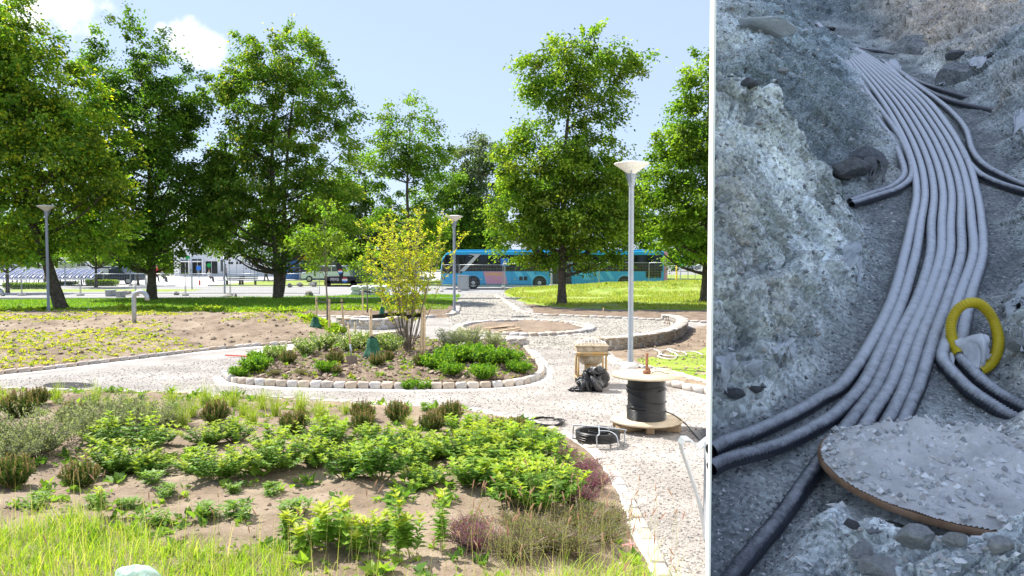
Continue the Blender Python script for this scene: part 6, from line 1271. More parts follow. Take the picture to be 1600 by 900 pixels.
def wbag(px, pb, pt, wpx, label, seed):
    b = at(px, pb); b.z = GZ(b.x, b.y) - .02; H = atd(px, pt, b.y).z - b.z; Wd = wpx * b.y / FPX; V = []; n = 40; m_ = 26
    for j in range(m_ + 1):
        t = j / m_; r = Wd * .5 * (1 - .62 * t ** 1.3) * (1 + .06 * math.sin(t * 9))
        for k in range(n):
            a = 2 * math.pi * k / n; f = 1 + .16 * (float(fbm(np.array([math.cos(a) * 2.2 + seed]), np.array([math.sin(a) * 2.2 + t * 1.6]), 3, seed)[0]) - .5) * 2 * (1 - t * .3) + .05 * math.sin(a * 7 + t * 4)
            V.append((r * f * math.cos(a), r * f * math.sin(a) * .75, t * H + (.03 * math.sin(a * 3 + seed) if j == m_ else 0)))
    g = MB(); g.add(V, [[j * n + k, j * n + (k + 1) % n, (j + 1) * n + (k + 1) % n, (j + 1) * n + k] for j in range(m_) for k in range(n)], 0, True); o = g.build('watering_bag', m_green, None, b); tag(o, label, 'watering bag'); 
    g = MB(); g.tube([(-.05, -.05, H * .97), (0, -.09, H * 1.06), (.05, -.04, H * .97)], .012, 6); g.build('handle', m_strap, o)
wbag(583, 574, 527, 29, 'dark green watering bag round the left stake of the yellow shrub', 2); wbag(493, 526, 496, 18, 'dark green watering bag beside the light green sapling', 6); wbag(597, 499, 480, 12, 'small dark green watering bag at the far sapling', 7)
for px, pb, pt, m, lab in ((943, 488, 481, m_planks, 'short wooden survey peg in the soil strip right of the linden'), (1043, 500, 494, m_yellow, 'short orange survey peg at the far setts'), (765, 545, 515, m_rust, 'thin brown rod beside the short sett wall'), (555, 520, 504, m_planks, 'short stick near the far low wall')):
    o = post(px, pb, pt, .03, m, lab, 'survey_peg', 'peg')
g = MB(); 
for a_, c_ in (((972, 861), (1000, 857)), ((984, 850), (988, 870))):
    p, q = at(*a_), at(*c_); z = max(GZ(p.x, p.y), GZ(q.x, q.y)) + .012; d = q - p; g.box(((p.x + q.x) / 2, (p.y + q.y) / 2, z), (d.length, .012, .004), Matrix.Rotation(math.atan2(d.y, d.x), 3, 'Z'))
tag(g.build('spray_mark', mat('pink_spray', (.75, .25, .3), rough=.9)), 'pink sprayed cross on the soil beside the edging', 'spray mark')
bl = at(212, 975); bl.z = GZ(bl.x, bl.y); o = blob('plastic_sack', bl, (.20, .16, .17), mat('pale_green_plastic', [(.28, .42, .34), (.42, .55, .46)], scale=3, rough=.3, spec=.6), 17, amp=.35, fq=1.2, wr=.10, sub=4); tag(o, 'pale green translucent looking sack in the grass at the bottom left edge', 'sack')
# ================================================================ THE BUS
BY = 61.2; xl = atd(688, 450, BY).x; xr = atd(1043, 450, BY).x; BL = xr - xl; bus = empty('articulated_bus', (xl, BY, .02), 'long blue articulated city bus with a pink panel parked on the road', 'bus')
m_blue = mat('bus_blue', [(.012, .36, .66), (.014, .38, .69)], scale=.6, rough=.3, spec=.6); m_lblue = mat('bus_light_blue', (.10, .56, .82), rough=.3, spec=.6); m_pink = mat('bus_pink', (.62, .30, .42), rough=.4); m_silver = mat('bus_silver', (.52, .53, .52), rough=.45)
def u(px): return (px - 688) * BL / 355
zz_ = lambda py: atd(800, py, BY).z
HT = 3.02; W2 = 2.5
def section(x0, x1, front=False, rear=False):
    # side profile extruded across, roof edges rounded by bevel
    P = [(x0, .32), (x1, .32), (x1, HT - .05)]
    if front: P = [(x0 + .05, .36), (x1, .32), (x1, HT), (x0 + 1.2, HT), (x0 + .55, HT - .1), (x0 + .15, HT - .55), (x0 + .04, 1.6), (x0, .9)]
    else: P = [(x0, .32), (x1, .32), (x1, HT), (x0, HT)]
    return P
xb0, xb1 = u(862), u(893)
g = MB(); g.prism(section(0, xb0, True), 1, 0, W2); g.build('front_body', m_blue, bus, bevel=.09)
g = MB(); g.prism(section(xb1, BL - .28), 1, 0, W2); g.build('rear_body', m_blue, bus, bevel=.09)
g = MB(); g.prism([(BL - .29, .36), (BL, .40), (BL, HT - .12), (BL - .29, HT - .02)], 1, .005, W2 - .005); g.build('pink_tail', m_pink, bus, bevel=.07)
for i in range(11):
    x = xb0 + (xb1 - xb0) * (i + .5) / 11; g = MB(); g.rbox((x, W2 / 2, 1.62), ((xb1 - xb0) / 11 * .8, W2 - .12, 2.5), .05); g.build('bellows_fold', mat('bellows', (.10, .10, .105), rough=.7) if i == 0 else bpy.data.materials['bellows'], bus)
g = MB(); g.box(((xb0 + xb1) / 2, W2 / 2, 1.62), (xb1 - xb0 + .02, W2 - .3, 2.45)); g.build('bellows_core', m_dark, bus)
# glass band: individual panes over a dark band
zb0, zb1 = 1.42, 2.72
g = MB(); g.box((u(695) / 2 + u(862) / 2 , -.012, (zb0 + zb1) / 2), (u(862) - u(695) - .1, .02, zb1 - zb0)); g.build('window_band', m_dark, bus)
g = MB(); g.box((u(893) / 2 + u(1036) / 2, -.012, (zb0 + zb1) / 2), (u(1036) - u(893) - .1, .02, zb1 - zb0)); g.build('window_band', m_dark, bus)
for a_, c_, z0_ in ((696, 722, 1.2), (725, 745, 1.42), (748, 770, 1.42), (773, 800, 1.42), (803, 830, 1.42), (833, 859, 1.42), (896, 922, 1.42), (925, 951, 1.42), (954, 982, 1.42), (985, 1006, 1.42), (1009, 1033, .85)):
    g = MB(); g.rbox(((u(a_) + u(c_)) / 2, -.026, (z0_ + .05 + 2.66) / 2), (u(c_) - u(a_), .016, 2.6 - z0_), .006); g.build('window', m_glass, bus)
g = MB(); g.prism([(.06, 1.25), (.62, 1.25), (.62, 2.5), (.45, 2.62), (.2, 2.3)], 1, -.02, -.004); g.build('side_glass', m_glass, bus)
g = MB(); g.prism([(-.02 + .03, 1.2), (.20, 2.45), (.24, 2.42), (.06, 1.2)], 1, .15, W2 - .15); g.build('windscreen', m_glass, bus)
# silver slash
g = MB(); g.prism([(u(745), 2.74), (u(750), 2.82), (u(720), 1.45), (u(726), 1.45)], 1, -.05, -.036)
g = MB(); g.prism([(u(731), 2.80), (u(752), 2.80), (u(749), 2.66), (u(726), 1.42), (u(718), 1.42), (u(742), 2.64)], 1, -.05, -.036); g.build('silver_stripe', m_silver, bus)
g = MB(); g.prism([(u(755), 1.40), (u(789), 1.40), (u(793), .40), (u(760), .40)], 1, -.012, -.002); pk = g.build('pink_panel', m_pink, bus)
lettering('EXPRESS', .36, m_yellow, pk, (u(772), -.02, 1.17))
for (a_, c_) in ((803, 813), (822, 832), (903, 915), (925, 935), (945, 952)):
    g = MB(); g.prism([(u(a_), 1.40), (u(c_), 1.40), (u(c_ + 9), .75), (u(a_ + 9), .75)], 1, -.012, -.002); g.build('light_chevron', m_lblue, bus)
for x in (u(741), u(843), u(976), u(1020) if False else u(976)):
    pass
for i, px in enumerate((739.5, 843, 976)):
    x = u(px)
    g = MB(); g.prism([(x + .66 * math.cos(t), .50 + .66 * math.sin(t)) for t in np.linspace(-.3, math.pi + .3, 24)], 1, -.018, -.006); g.build('wheel_arch', m_lblue if i else m_blue, bus)
    g = MB(); g.prism([(x + .56 * math.cos(t), .50 + .56 * math.sin(t)) for t in np.linspace(-.35, math.pi + .35, 24)], 1, -.026, .25); g.build('wheel_well', m_dark, bus)
    wv = bpy.data.objects.new('wheel', None); col.objects.link(wv); wv.parent = bus; wv.location = (x, .10, .49)
    g = MB(); g.lathe([(.30, -.14), (.46, -.14), (.49, -.10), (.49, .12), (.30, .12)], n=36, rot=Matrix.Rotation(R(90), 3, 'X')); g.build('tyre', m_black, wv)
    g = MB(); g.lathe([(.31, .13), (.27, .10), (.20, .05), (.17, .12), (.10, .15), (.001, .15)], n=28, rot=Matrix.Rotation(R(90), 3, 'X')); g.build('rim', m_silver, wv)
g = MB()
for a_ in (814, 821): g.rbox((u(a_), -.012, .85), (.28, .02, .3), .01)
g.build('vent_grille', m_dark, bus)
g = MB(); g.prism([(.9, HT + .0), (xb0 - .2, HT), (xb0 - .3, HT + .12), (1.5, HT + .12)], 1, .25, W2 - .25); g.build('roof_fairing', m_blue, bus, bevel=.03)
g = MB(); g.prism([(xb1 + .3, HT), (BL - .8, HT), (BL - 1.0, HT + .13), (xb1 + .5, HT + .13)], 1, .25, W2 - .25); g.build('roof_fairing', m_blue, bus, bevel=.03)
g = MB(); g.tube([(.1, -.02, 2.4), (-.25, -.12, 2.3), (-.28, -.12, 1.95)], .03, 6); g.rbox((-.28, -.12, 1.8), (.12, .2, .38), .03); g.build('mirror', m_dark, bus)
for px in (752, 805, 775): 
    g = MB(); g.rbox((u(px), -.022, .78), (.12, .02, .05), .005); g.build('marker_light', m_yellow, bus)
g = MB(); g.rbox((.25, -.01, .85), (.3, .04, .16), .02); g.build('headlight', m_glass2, bus)
lettering('buss', .12, m_silver, bus, (u(735), -.05, 2.62))
# panel joints on skirts
for a_ in (708, 755, 800, 825, 930, 950): 
    g = MB(); g.box((u(a_), -.0035, .9), (.015, .003, .95)); g.build('panel_joint', m_dark, bus)
# ---- cabinets
def cabinet(px, pb, wpx, pt, m, label, name='utility_cabinet', d=.5, cat='cabinet'):
    b = at(px, pb); b.z = GZ(b.x, b.y); H = atd(px, pt, b.y).z - b.z; Wd = wpx * b.y / FPX; o = empty(name, b, label, cat)
    g = MB(); g.rbox((0, 0, H / 2 - .02), (Wd, d, H - .04), .015); g.build('housing', m, o); g = MB(); g.rbox((0, 0, H - .02), (Wd + .06, d + .06, .05), .015); g.build('lid', m, o)
    g = MB(); g.box((0, -d / 2 - .006, H * .5), (Wd * .86, .012, H * .8)); dd = g.build('door', m, o); g = MB(); g.box((Wd * .33, -d / 2 - .02, H * .55), (.02, .02, .1)); g.build('handle', m_dark, dd); return o
cabinet(724, 454, 17, 430, m_galv, 'light grey utility cabinet in front of the bus nose'); cabinet(173, 463, 11, 453, m_grey, 'grey cabinet on the lawn rim, left of two'); cabinet(189, 465, 9, 455, m_grey, 'darker grey cabinet on the lawn rim, right of two')
# ---- pedestrian crossing sign
b = at(789, 455); sg = empty('crossing_sign', b, 'blue crossing sign on a pole before the bus', 'sign'); H = atd(789, 404, b.y).z
g = MB(); g.lathe([(.035, 0), (.035, H)], n=10); g.build('pole', m_galv, sg); g = MB(); g.rbox((0, -.05, H - .28), (.62, .02, .56), .01); pl = g.build('plate', m_bluep, sg); g = MB(); g.prism([(-.22, H - .48), (.22, H - .48), (0, H - .10)], 1, -.066, -.061); g.build('white_triangle', m_white, sg)
g = MB(); g.lathe([(.03, 0), (.001, .001)], c=(.02, -.069, H - .22), n=10, rot=Matrix.Rotation(R(90), 3, 'X')); g.prism([(-.02, H - .26), (.045, H - .26), (.05, H - .35), (.10, H - .46), (.06, H - .46), (.01, H - .38), (-.05, H - .46), (-.09, H - .46), (-.02, H - .35)], 1, -.072, -.068); g.build('walker_symbol', m_dark, sg)
# ---- temporary fence
def fence_panel(p, q, Hf, label, group, foot=True):
    o = empty('fence_panel', (p.x, p.y, min(p.z, q.z)), label, 'fence panel', group); d = q - p; L_ = math.hypot(d.x, d.y); o.rotation_euler = (0, 0, math.atan2(d.y, d.x)); g = MB()
    g.tube([(0.03, 0, .08), (0.03, 0, Hf), (L_ - .03, 0, Hf), (L_ - .03, 0, .08)], .021, 6); g.build('frame', m_galv, o); g = MB(); g.tube([(0.05, 0, .15), (L_ - .05, 0, .15)], .018, 6); g.build('lower_rail', m_galv, o)
    g = MB(); n = int(L_ / .11)
    for i in range(n): x = (i + .5) * L_ / n; g.box((x, 0, Hf / 2 + .07), (.0055, .0055, Hf - .15))
    for k in range(8): g.box((L_ / 2, .004, .2 + (Hf - .25) * k / 7), (L_ - .06, .0055, .0055))
    tag(g.build('mesh_wires', m_galv, o), kind='stuff')
    g = MB(); g.rbox((0, 0, .06), (.22, .6, .13), .02); g.build('foot', m_conc, o); return o
X = [690, 718, 786, 861, 936, 1014, 1098, 1180]
T_ = ['first fence panel before the bus nose', 'fence panel over the front wheel of the bus', 'fence panel between crossing sign and bellows', 'fence panel behind the linden trunk', 'fence panel between linden trunk and near lamp post', 'fence panel right of the near lamp post', 'last fence panel next to the white board']
for i in range(7):
    p, q = at(X[i], 456), at(X[i + 1], 456); p.z = GZ(p.x, p.y); q.z = GZ(q.x, q.y) ; z = max(p.z, q.z) ; p.z = q.z = z; fence_panel(p, q, 2.0 - z * .7, T_[i], 'site fence panels along the road')
X = [-70, 34, 126, 212, 290, 360, 430, 500]
T_ = ['left fence panel cut by the picture edge', 'fence panel in front of the leaning trunk', 'fence panel before the dark car', 'fence panel behind the dark trunk', 'fence panel before the clinic', 'fence panel left of the twin trunks', 'fence panel right of the twin trunks']
for i in range(7):
    p, q = at(X[i], 462), at(X[i + 1], 462); fence_panel(p, q, 1.45, T_[i], 'site fence panels along the road')
X = [1048, 1075, 1100, 1130]
for i in range(3): fence_panel(at(X[i], 441), at(X[i + 1], 441), 1.7, ['far fence panel right behind the bus tail', 'far fence panel before the parked white car', 'far fence panel half behind the white board'][i], 'far fence panels')
ba = at(1085, 437); o = empty('barrier', ba, 'red and white striped barrier board on the far grass', 'barrier'); 
for k in range(6): g = MB(); g.box((k * .3 + .15, 0, .85), (.3, .03, .22)); g.build('stripe', m_red if k % 2 else m_white, o)
g = MB(); g.box((.1, .03, .45), (.05, .05, .9)); g.box((1.7, .03, .45), (.05, .05, .9)); g.build('legs', m_galv, o)
post(1057, 440, 412, .09, m_yellow, 'yellow marker post behind the bus tail', 'marker_post', 'post'); o = post(1063, 441, 405, .05, m_galv, 'pole with a blue and green plate behind the bus tail', 'sign_pole', 'sign'); g = MB(); g.rbox((0, -.06, 2.35), (.5, .03, .6), .01); g.build('plate', m_bluep, o); g = MB(); g.lathe([(.2, 0), (.001, .0)], c=(0, -.08, 1.8), n=18, rot=Matrix.Rotation(R(90), 3, 'X')); g.build('green_disc', m_greenp, o)
# ================================================================ FAR BACKGROUND
def car(px, pb, L_, colr, label, kind='car', flip=1, rz=0, rough=.3):
    b = at(px, pb); b.z = GZ(b.x, b.y); o = empty('parked_car' if kind != 'van' else 'parked_van', b, label, 'van' if kind == 'van' else 'car', 'vehicles parked beyond the road', rz=rz)
    mt = mat('car_paint', colr, rough=rough, spec=.6); h = 1.95 if kind == 'van' else 1.68 if kind == 'suv' else 1.45; a = L_ / 2; f = flip
    if kind == 'van': P = [(-a, .3), (a, .3), (a, .95), (a - .25, 1.15), (a - 1.0, h), (-a + .05, h), (-a, h - .15)]; G_ = [(a - .45, 1.15), (a - 1.05, h - .12), (a - 1.9, h - .12), (a - 1.9, 1.15)]
    elif kind == 'suv': P = [(-a, .35), (a, .35), (a, .8), (a - .1, .98), (a - 1.15, 1.06), (a - 1.85, h), (-a + .5, h), (-a + .12, 1.1), (-a, .95)]; G_ = [(a - 1.3, 1.08), (a - 1.92, h - .09), (-a + .55, h - .09), (-a + .25, 1.08)]
    else: P = [(-a, .3), (a, .3), (a, .68), (a - .15, .82), (a - 1.1, .92), (a - 1.85, h), (-a + 1.2, h), (-a + .45, .98), (-a, .88)]; G_ = [(a - 1.25, .94), (a - 1.92, h - .07), (-a + 1.15, h - .07), (-a + .6, .96)]
    P = [(x * f, z) for x, z in P]; G_ = [(x * f, z) for x, z in G_]; Wd = 1.8
    g = MB(); g.prism(P, 1, -Wd / 2, Wd / 2); g.build('body', mt, o, bevel=.07)
    g = MB(); g.prism(G_, 1, -Wd / 2 - .012, -Wd / 2 + .02); g.build('side_windows', m_glass2, o)
    g = MB(); mx_ = sum(x for x, _ in G_) / len(G_); g.box((mx_, -Wd / 2 - .016, (1.0 + h) / 2), (.07, .012, h - 1.1)); g.build('pillar', mt, o)
    for x in (-a + .85, a - .85):
        wv = bpy.data.objects.new('wheel', None); col.objects.link(wv); wv.parent = o; wv.location = (x, -Wd / 2 + .08, .32)
        g = MB(); g.lathe([(.18, -.1), (.31, -.1), (.33, -.06), (.33, .12), (.18, .12)], n=20, rot=Matrix.Rotation(R(90), 3, 'X')); g.build('tyre', m_black, wv); g = MB(); g.lathe([(.2, .12), (.1, .14), (.001, .14)], n=14, rot=Matrix.Rotation(R(90), 3, 'X')); g.build('rim', m_silver, wv)
    g = MB(); g.rbox(((a - .05) * f, -Wd / 2 + .25, .72), (.12, .35, .14), .02); g.build('headlight', m_glass2, o); g = MB(); g.rbox(((-a + .03) * f, -Wd / 2 + .25, .85), (.08, .3, .14), .02); g.build('tail_light', m_red, o); return o
car(183, 444, 4.7, (.02, .03, .05), 'dark blue estate car parked in front of the hedge at left', 'suv')
for px, pb, L_, c_, lab, kd, f in ((120, 427, 5, (.7, .72, .75), 'silver van seen beyond the bicycle shelter', 'van', 1), (60, 427, 4.6, (.75, .76, .78), 'white car beyond the bicycle shelter roof', 'suv', 1), (172, 424, 4.6, (.62, .66, .72), 'pale car above the information board', 'suv', -1), (205, 424, 4.5, (.7, .7, .7), 'white car between the two dark trunks', 'car', 1), (20, 426, 4.6, (.2, .22, .25), 'dark car at the far left beyond the shelter', 'car', 1),
                                    (1064, 424, 4.7, (.78, .79, .8), 'white car parked right of the bus tail, left one', 'suv', 1), (1098, 422, 4.5, (.35, .37, .4), 'grey car parked behind the white one at far right', 'car', -1), (1118, 425, 4.6, (.75, .76, .78), 'white car touching the white board', 'car', 1), (1085, 419, 4.5, (.75, .76, .78), 'small white car in the back row at far right', 'car', 1), (1040, 420, 4.5, (.5, .1, .1), 'red car hidden behind the bus tail', 'car', 1), (512, 441, 5.0, (.62, .68, .72), 'pale pickup standing behind the dark trailer', 'suv', -1), (740, 424, 4.5, (.7, .7, .72), 'white car far behind the bus nose', 'car', 1)):
    car(px, pb, L_, c_, lab, kd, f)
# bicycle shelter with curved roof
y0 = at(60, 447).y; xa, xb = atd(-60, 440, y0).x, atd(146, 440, y0).x; sh = empty('bicycle_shelter', (xa, y0, 0), 'long bicycle shelter with arched translucent blue grey roof', 'shelter'); zt = atd(60, 421, y0).z; ze = atd(60, 436, y0).z
m_roofp = mat('blue_polycarbonate', [(.06, .08, .18), (.10, .13, .26)], scale=1.2, rough=.25, spec=.7); nseg = 18; Lx = xb - xa
for i in range(nseg):
    xx = [Lx * i / nseg + .03, Lx * (i + 1) / nseg - .03]; V = []
    for k in range(9):
        t = k / 8; y = 3.0 * t; z = ze + (zt - ze) * math.sin(t * math.pi * .5) ** .8
        for x in xx: V.append((x, y, z))
    g = MB(); g.add(V, [[k * 2, k * 2 + 1, k * 2 + 3, k * 2 + 2] for k in range(8)], 0, True); o = g.build('roof_panel', m_roofp, sh); s_ = o.modifiers.new('s', 'SOLIDIFY'); s_.thickness = .02
for i in range(nseg + 1):
    g = MB(); g.tube([(Lx * i / nseg, 3. * k / 8, .03 + ze + (zt - ze) * math.sin(k / 8 * math.pi * .5) ** .8) for k in range(9)], .035, 5); g.build('roof_rib', m_white, sh)
for i in range(0, nseg + 1, 3): g = MB(); g.tube([(Lx * i / nseg, 1.6, 0), (Lx * i / nseg, 1.6, zt - .2)], .05, 6); g.build('post', m_galv, sh)
g = MB(); g.box((Lx / 2, 0, ze), (Lx, .08, .1)); g.build('eave', m_white, sh)
def bike(x, y, label, rz):
    o = empty('bicycle', (x, y, 0), label, 'bicycle', 'bicycles parked in the shelter', rz=rz)
    for dx in (-.5, .5):
        g = MB(); g.tube([Vector((dx + .33 * math.cos(a), 0, .34 + .33 * math.sin(a))) for a in np.linspace(0, 2 * math.pi, 17)], .02, 5, cap=False); g.build('wheel', m_black, o)
    g = MB(); g.tube([(-.5, 0, .34), (-.1, 0, .34), (.32, 0, .80), (-.22, 0, .82), (-.1, 0, .34)], .018, 5); g.tube([(.5, 0, .34), (.34, 0, .95)], .018, 5); g.tube([(-.5, 0, .34), (-.22, 0, .82)], .014, 5); g.build('frame', m_galv, o)
    g = MB(); g.tube([(.34, -.25, 1.0), (.34, .25, 1.0)], .015, 5); g.build('handlebar', m_dark, o); g = MB(); g.rbox((-.24, 0, .90), (.24, .13, .06), .02); g.build('saddle', m_dark, o)
for i, px in enumerate((8, 22, 36, 55, 70, 88, 104, 120, 133, 142)): p = atd(px, 445, y0 + 1.3); bike(p.x, p.y, 'parked bicycle number %s from the left under the shelter roof' % ['one', 'two', 'three', 'four', 'five', 'six', 'seven', 'eight', 'nine', 'ten'][i], R(75 + 20 * random.random()))
def hedge(name, px0, px1, pb, pt, cols, label, depth=1.2, cat='hedge', n=5000, ls=.12):
    a, b = at(px0, pb), at(px1, pb); z0 = GZ(a.x, a.y); H = atd(px0, pt, a.y).z - z0; n_ = n; x = rng.random(n_) * (b.x - a.x); y = rng.random(n_) * depth; t = rng.random(n_); z = H * t ** .6 * (.8 + .35 * fbm(x * .8, y, 3, 7)); face = rng.random(n_) < .4; y = np.where(face, rng.normal(0, .05, n_), y); P = np.stack([x, y, z], 1); A = rdir(n_) + np.array([0, -.3, .5]); L = ls * (.6 + .8 * rng.random(n_)); V, F = leaves(P, A, rdir(n_) + np.array([0, -.4, .7]), L, L * .7)
    C = np.array(cols)[rng.integers(0, len(cols), n_)] * (.75 + .5 * rng.random((n_, 1))); o = link(name, npmesh(name, V, F, 3, m_leaf, np.repeat(C, 4, 0)), None, (a.x, a.y, z0)); return tag(o, label, cat)
hedge('low_hedge', 5, 78, 452, 443, GL + [(.3, .36, .05)], 'low yellow green hedge in front of the bicycle shelter'); hedge('low_hedge', 135, 178, 447, 438, GL + [(.3, .36, .05)], 'low yellow green hedge below the information board', n=3500); hedge('low_hedge', 86, 112, 446, 441, GL, 'short low hedge between lamp and shelter', n=2000)
hedge('trimmed_hedge', 245, 283, 431, 413, GM, 'trimmed green hedge left of the clinic entrance', 2., n=4000, ls=.2); hedge('tall_hedge', 150, 240, 431, 416, GD + GM, 'dark hedge behind the dark estate car', 2., n=7000, ls=.2); hedge('bush', 268, 284, 430, 410, GY + GL, 'rounded yellow bush at the clinic corner', 2., 'bush', n=1500, ls=.2)
hedge('flower_border', 300, 352, 431, 427, GL + [(.45, .40, .1)], 'planted border before the clinic', 2., 'flower bed', n=1800, ls=.2); hedge('far_greenery', 700, 1110, 421, 405, GM + GL, 'long row of bushes far behind the bus', 6, 'bushes', n=16000, ls=.5); hedge('far_greenery', -120, 260, 419, 398, GM + GL, 'line of far trees behind the parking on the left', 8, 'bushes', n=14000, ls=.6); hedge('far_greenery', 555, 700, 424, 395, GM + GD, 'dense far bushes between the shop and the bus nose', 6, 'bushes', n=9000, ls=.5)
# clinic
def window_(parent, x, z, w_, h, y=-.02, m=None, fm=None, mull=0):
    g = MB(); g.box((x, y, z), (w_ + .1, .05, h + .1)); fr = g.build('window', fm or m_white, parent); g = MB(); g.box((x, y - .03, z), (w_, .02, h)); g.build('pane', m or m_glass2, fr)
    for k in range(mull): g = MB(); g.box((x - w_ / 2 + w_ * (k + 1) / (mull + 1), y - .045, z), (.05, .02, h)); g.build('mullion', fm or m_white, fr)
yb = 104; xa = atd(272, 430, yb).x; xb = atd(470, 430, yb).x; cl = empty('clinic_building', (xa, yb, 0), 'low white clinic building with glazed entrance behind the trees', 'building'); sx = yb / FPX; X_ = lambda px: (px - 272) * sx; Z_ = lambda py: atd(400, py, yb).z
g = MB(); g.box(((xb - xa) / 2, 5, 2.5), (xb - xa, 10, 5.0)); g.build('wall', m_white, cl); g = MB(); g.box(((xb - xa) / 2, 5, 5.06), (xb - xa + .4, 10.4, .16)); g.build('roof', m_grey, cl)
for k in range(14): g = MB(); g.box((X_(285) + k * .95 + 4.5, -.012, 2.5), (.04, .02, 4.9)); g.build('wall_joint', m_grey, cl)
window_(cl, X_(290), Z_(417), 1.3, 1.9, m=m_glass, mull=1); window_(cl, X_(309), Z_(417), 1.5, 2.1, m=m_glass, mull=1); window_(cl, X_(331), Z_(418), 1.6, 1.7, m=m_glass, mull=1); window_(cl, X_(348), Z_(415), .5, 1.6)
for px in (359, 363, 371, 376, 408, 418, 428): window_(cl, X_(px), Z_(411), .28, .3, m=m_glass)
g = MB(); g.box((X_(298), -.6, Z_(408.5)), (3.6, 1.2, .16)); g.build('canopy', m_white, cl)
for px in (284, 300, 321): g = MB(); g.box((X_(px), -.9, 1.2), (.16, .16, 2.4)); g.build('column', m_white, cl)
for px, py, r in ((294, 402.5, .28), (327, 414.5, .30)): g = MB(); g.lathe([(r, -.05), (r, 0), (.001, 0)], c=(X_(px), -.1, Z_(py)), n=24, rot=Matrix.Rotation(R(90), 3, 'X')); g.build('green_sign', m_greenp, cl)
o = post(311, 437, 420, .05, m_galv, 'blue topped information pillar before the clinic', 'info_pillar', 'sign'); g = MB(); g.rbox((0, -.05, 1.35), (.5, .06, .5), .02); g.build('plate', m_bluep, o); o = post(402, 436, 418, .05, m_galv, 'small blue plate sign right of the clinic entrance', 'info_pillar', 'sign'); g = MB(); g.rbox((0, -.05, 1.5), (.36, .06, .4), .02); g.build('plate', m_bluep, o)
# shop with yellow sign
yb = 90; xa = atd(446, 436, yb).x; xb = atd(640, 436, yb).x; shp = empty('shop_building', (xa, yb, 0), 'blue walled shop with yellow sign behind the young tree', 'building'); sx = yb / FPX; X_ = lambda px: (px - 446) * sx; Z_ = lambda py: atd(500, py, yb).z
g = MB(); g.box(((xb - xa) / 2, 5, 1.25), (xb - xa, 10, 2.5)); g.build('wall', mat('shop_blue', [(.05, .16, .42), (.07, .19, .46)], scale=1, rough=.6), shp); g = MB(); g.box(((xb - xa) / 2, 4.8, 3.0), (xb - xa + .6, 10.8, .95)); g.build('fascia', mat('brown_cladding', [(.13, .07, .04), (.2, .11, .06)], scale=2, rough=.8), shp)
g = MB(); g.rbox((X_(485), -.68, 2.35 + .1), (2.5, .1, .50), .02); g.build('yellow_sign', m_yellow, shp); g = MB(); g.box((X_(469), -.03, 1.25), (.16, .05, 2.4)); g.build('white_strip', m_white, shp)
for px in (518, 532, 545, 560, 590, 610): window_(shp, X_(px), 1.35, .85, 1.6, mull=0)
g = MB(); g.box((X_(487), -.1, 1.1), (.5, .04, 1.0)); g.build('yellow_poster', m_yellow, shp)
# trailer
b = at(507, 448); tr_ = empty('advert_trailer', b, 'dark trailer with soft drink lettering behind the boulders', 'trailer'); Lt = 58 * b.y / FPX
g = MB(); g.rbox((Lt / 2, .8, .58), (Lt, 1.6, .66), .04); g.build('body', m_dark, tr_); lettering('PEPSI', .34, m_white, tr_, (Lt * .28, -.02, .62)); 
def logo(parent, x, z, r, y=-.02):
    for (m, a0, a1) in ((m_red, 20, 160), (m_bluep, 200, 340)):
        g = MB(); g.prism([(x + r * math.cos(t), z + r * math.sin(t)) for t in np.linspace(R(a0), R(a1), 16)], 1, y - .012, y - .006); g.build('logo', m, parent)
    g = MB(); g.prism([(x + r * math.cos(t), z + r * math.sin(t)) for t in np.linspace(0, 2 * math.pi, 28)[:-1]], 1, y - .004, y); g.build('logo', m_white, parent)
logo(tr_, Lt * .55, .6, .24)
for x in (-.3, Lt * .78): g = MB(); g.lathe([(.001, -.1), (.28, -.1), (.30, 0), (.28, .1), (.001, .1)], c=(x if x > 0 else .25, .1, .29), n=20, rot=Matrix.Rotation(R(90), 3, 'X')); g.build('wheel', m_black, tr_)
b = at(533, 448); fl = empty('feather_flag', b, 'black feather flag with round logo above the trailer', 'flag'); s_ = b.y / FPX; F_ = lambda px, py: ((px - 533) * s_, (448 - py) * s_)
g = MB(); g.prism([F_(536, 432), F_(537, 425), F_(535, 417), F_(531, 411), F_(527, 410), F_(525, 414), F_(528, 425), F_(531, 432)], 1, -.01, .01); g.build('banner', m_dark, fl); g = MB(); g.tube([(0, .02, 0), (0.02, .02, F_(0, 432)[1]), (F_(527, 410)[0], .02, F_(0, 410)[1])], .02, 5); g.build('pole', m_galv, fl); lx, lz = F_(532, 424); logo(fl, lx, lz, .2, -.03)
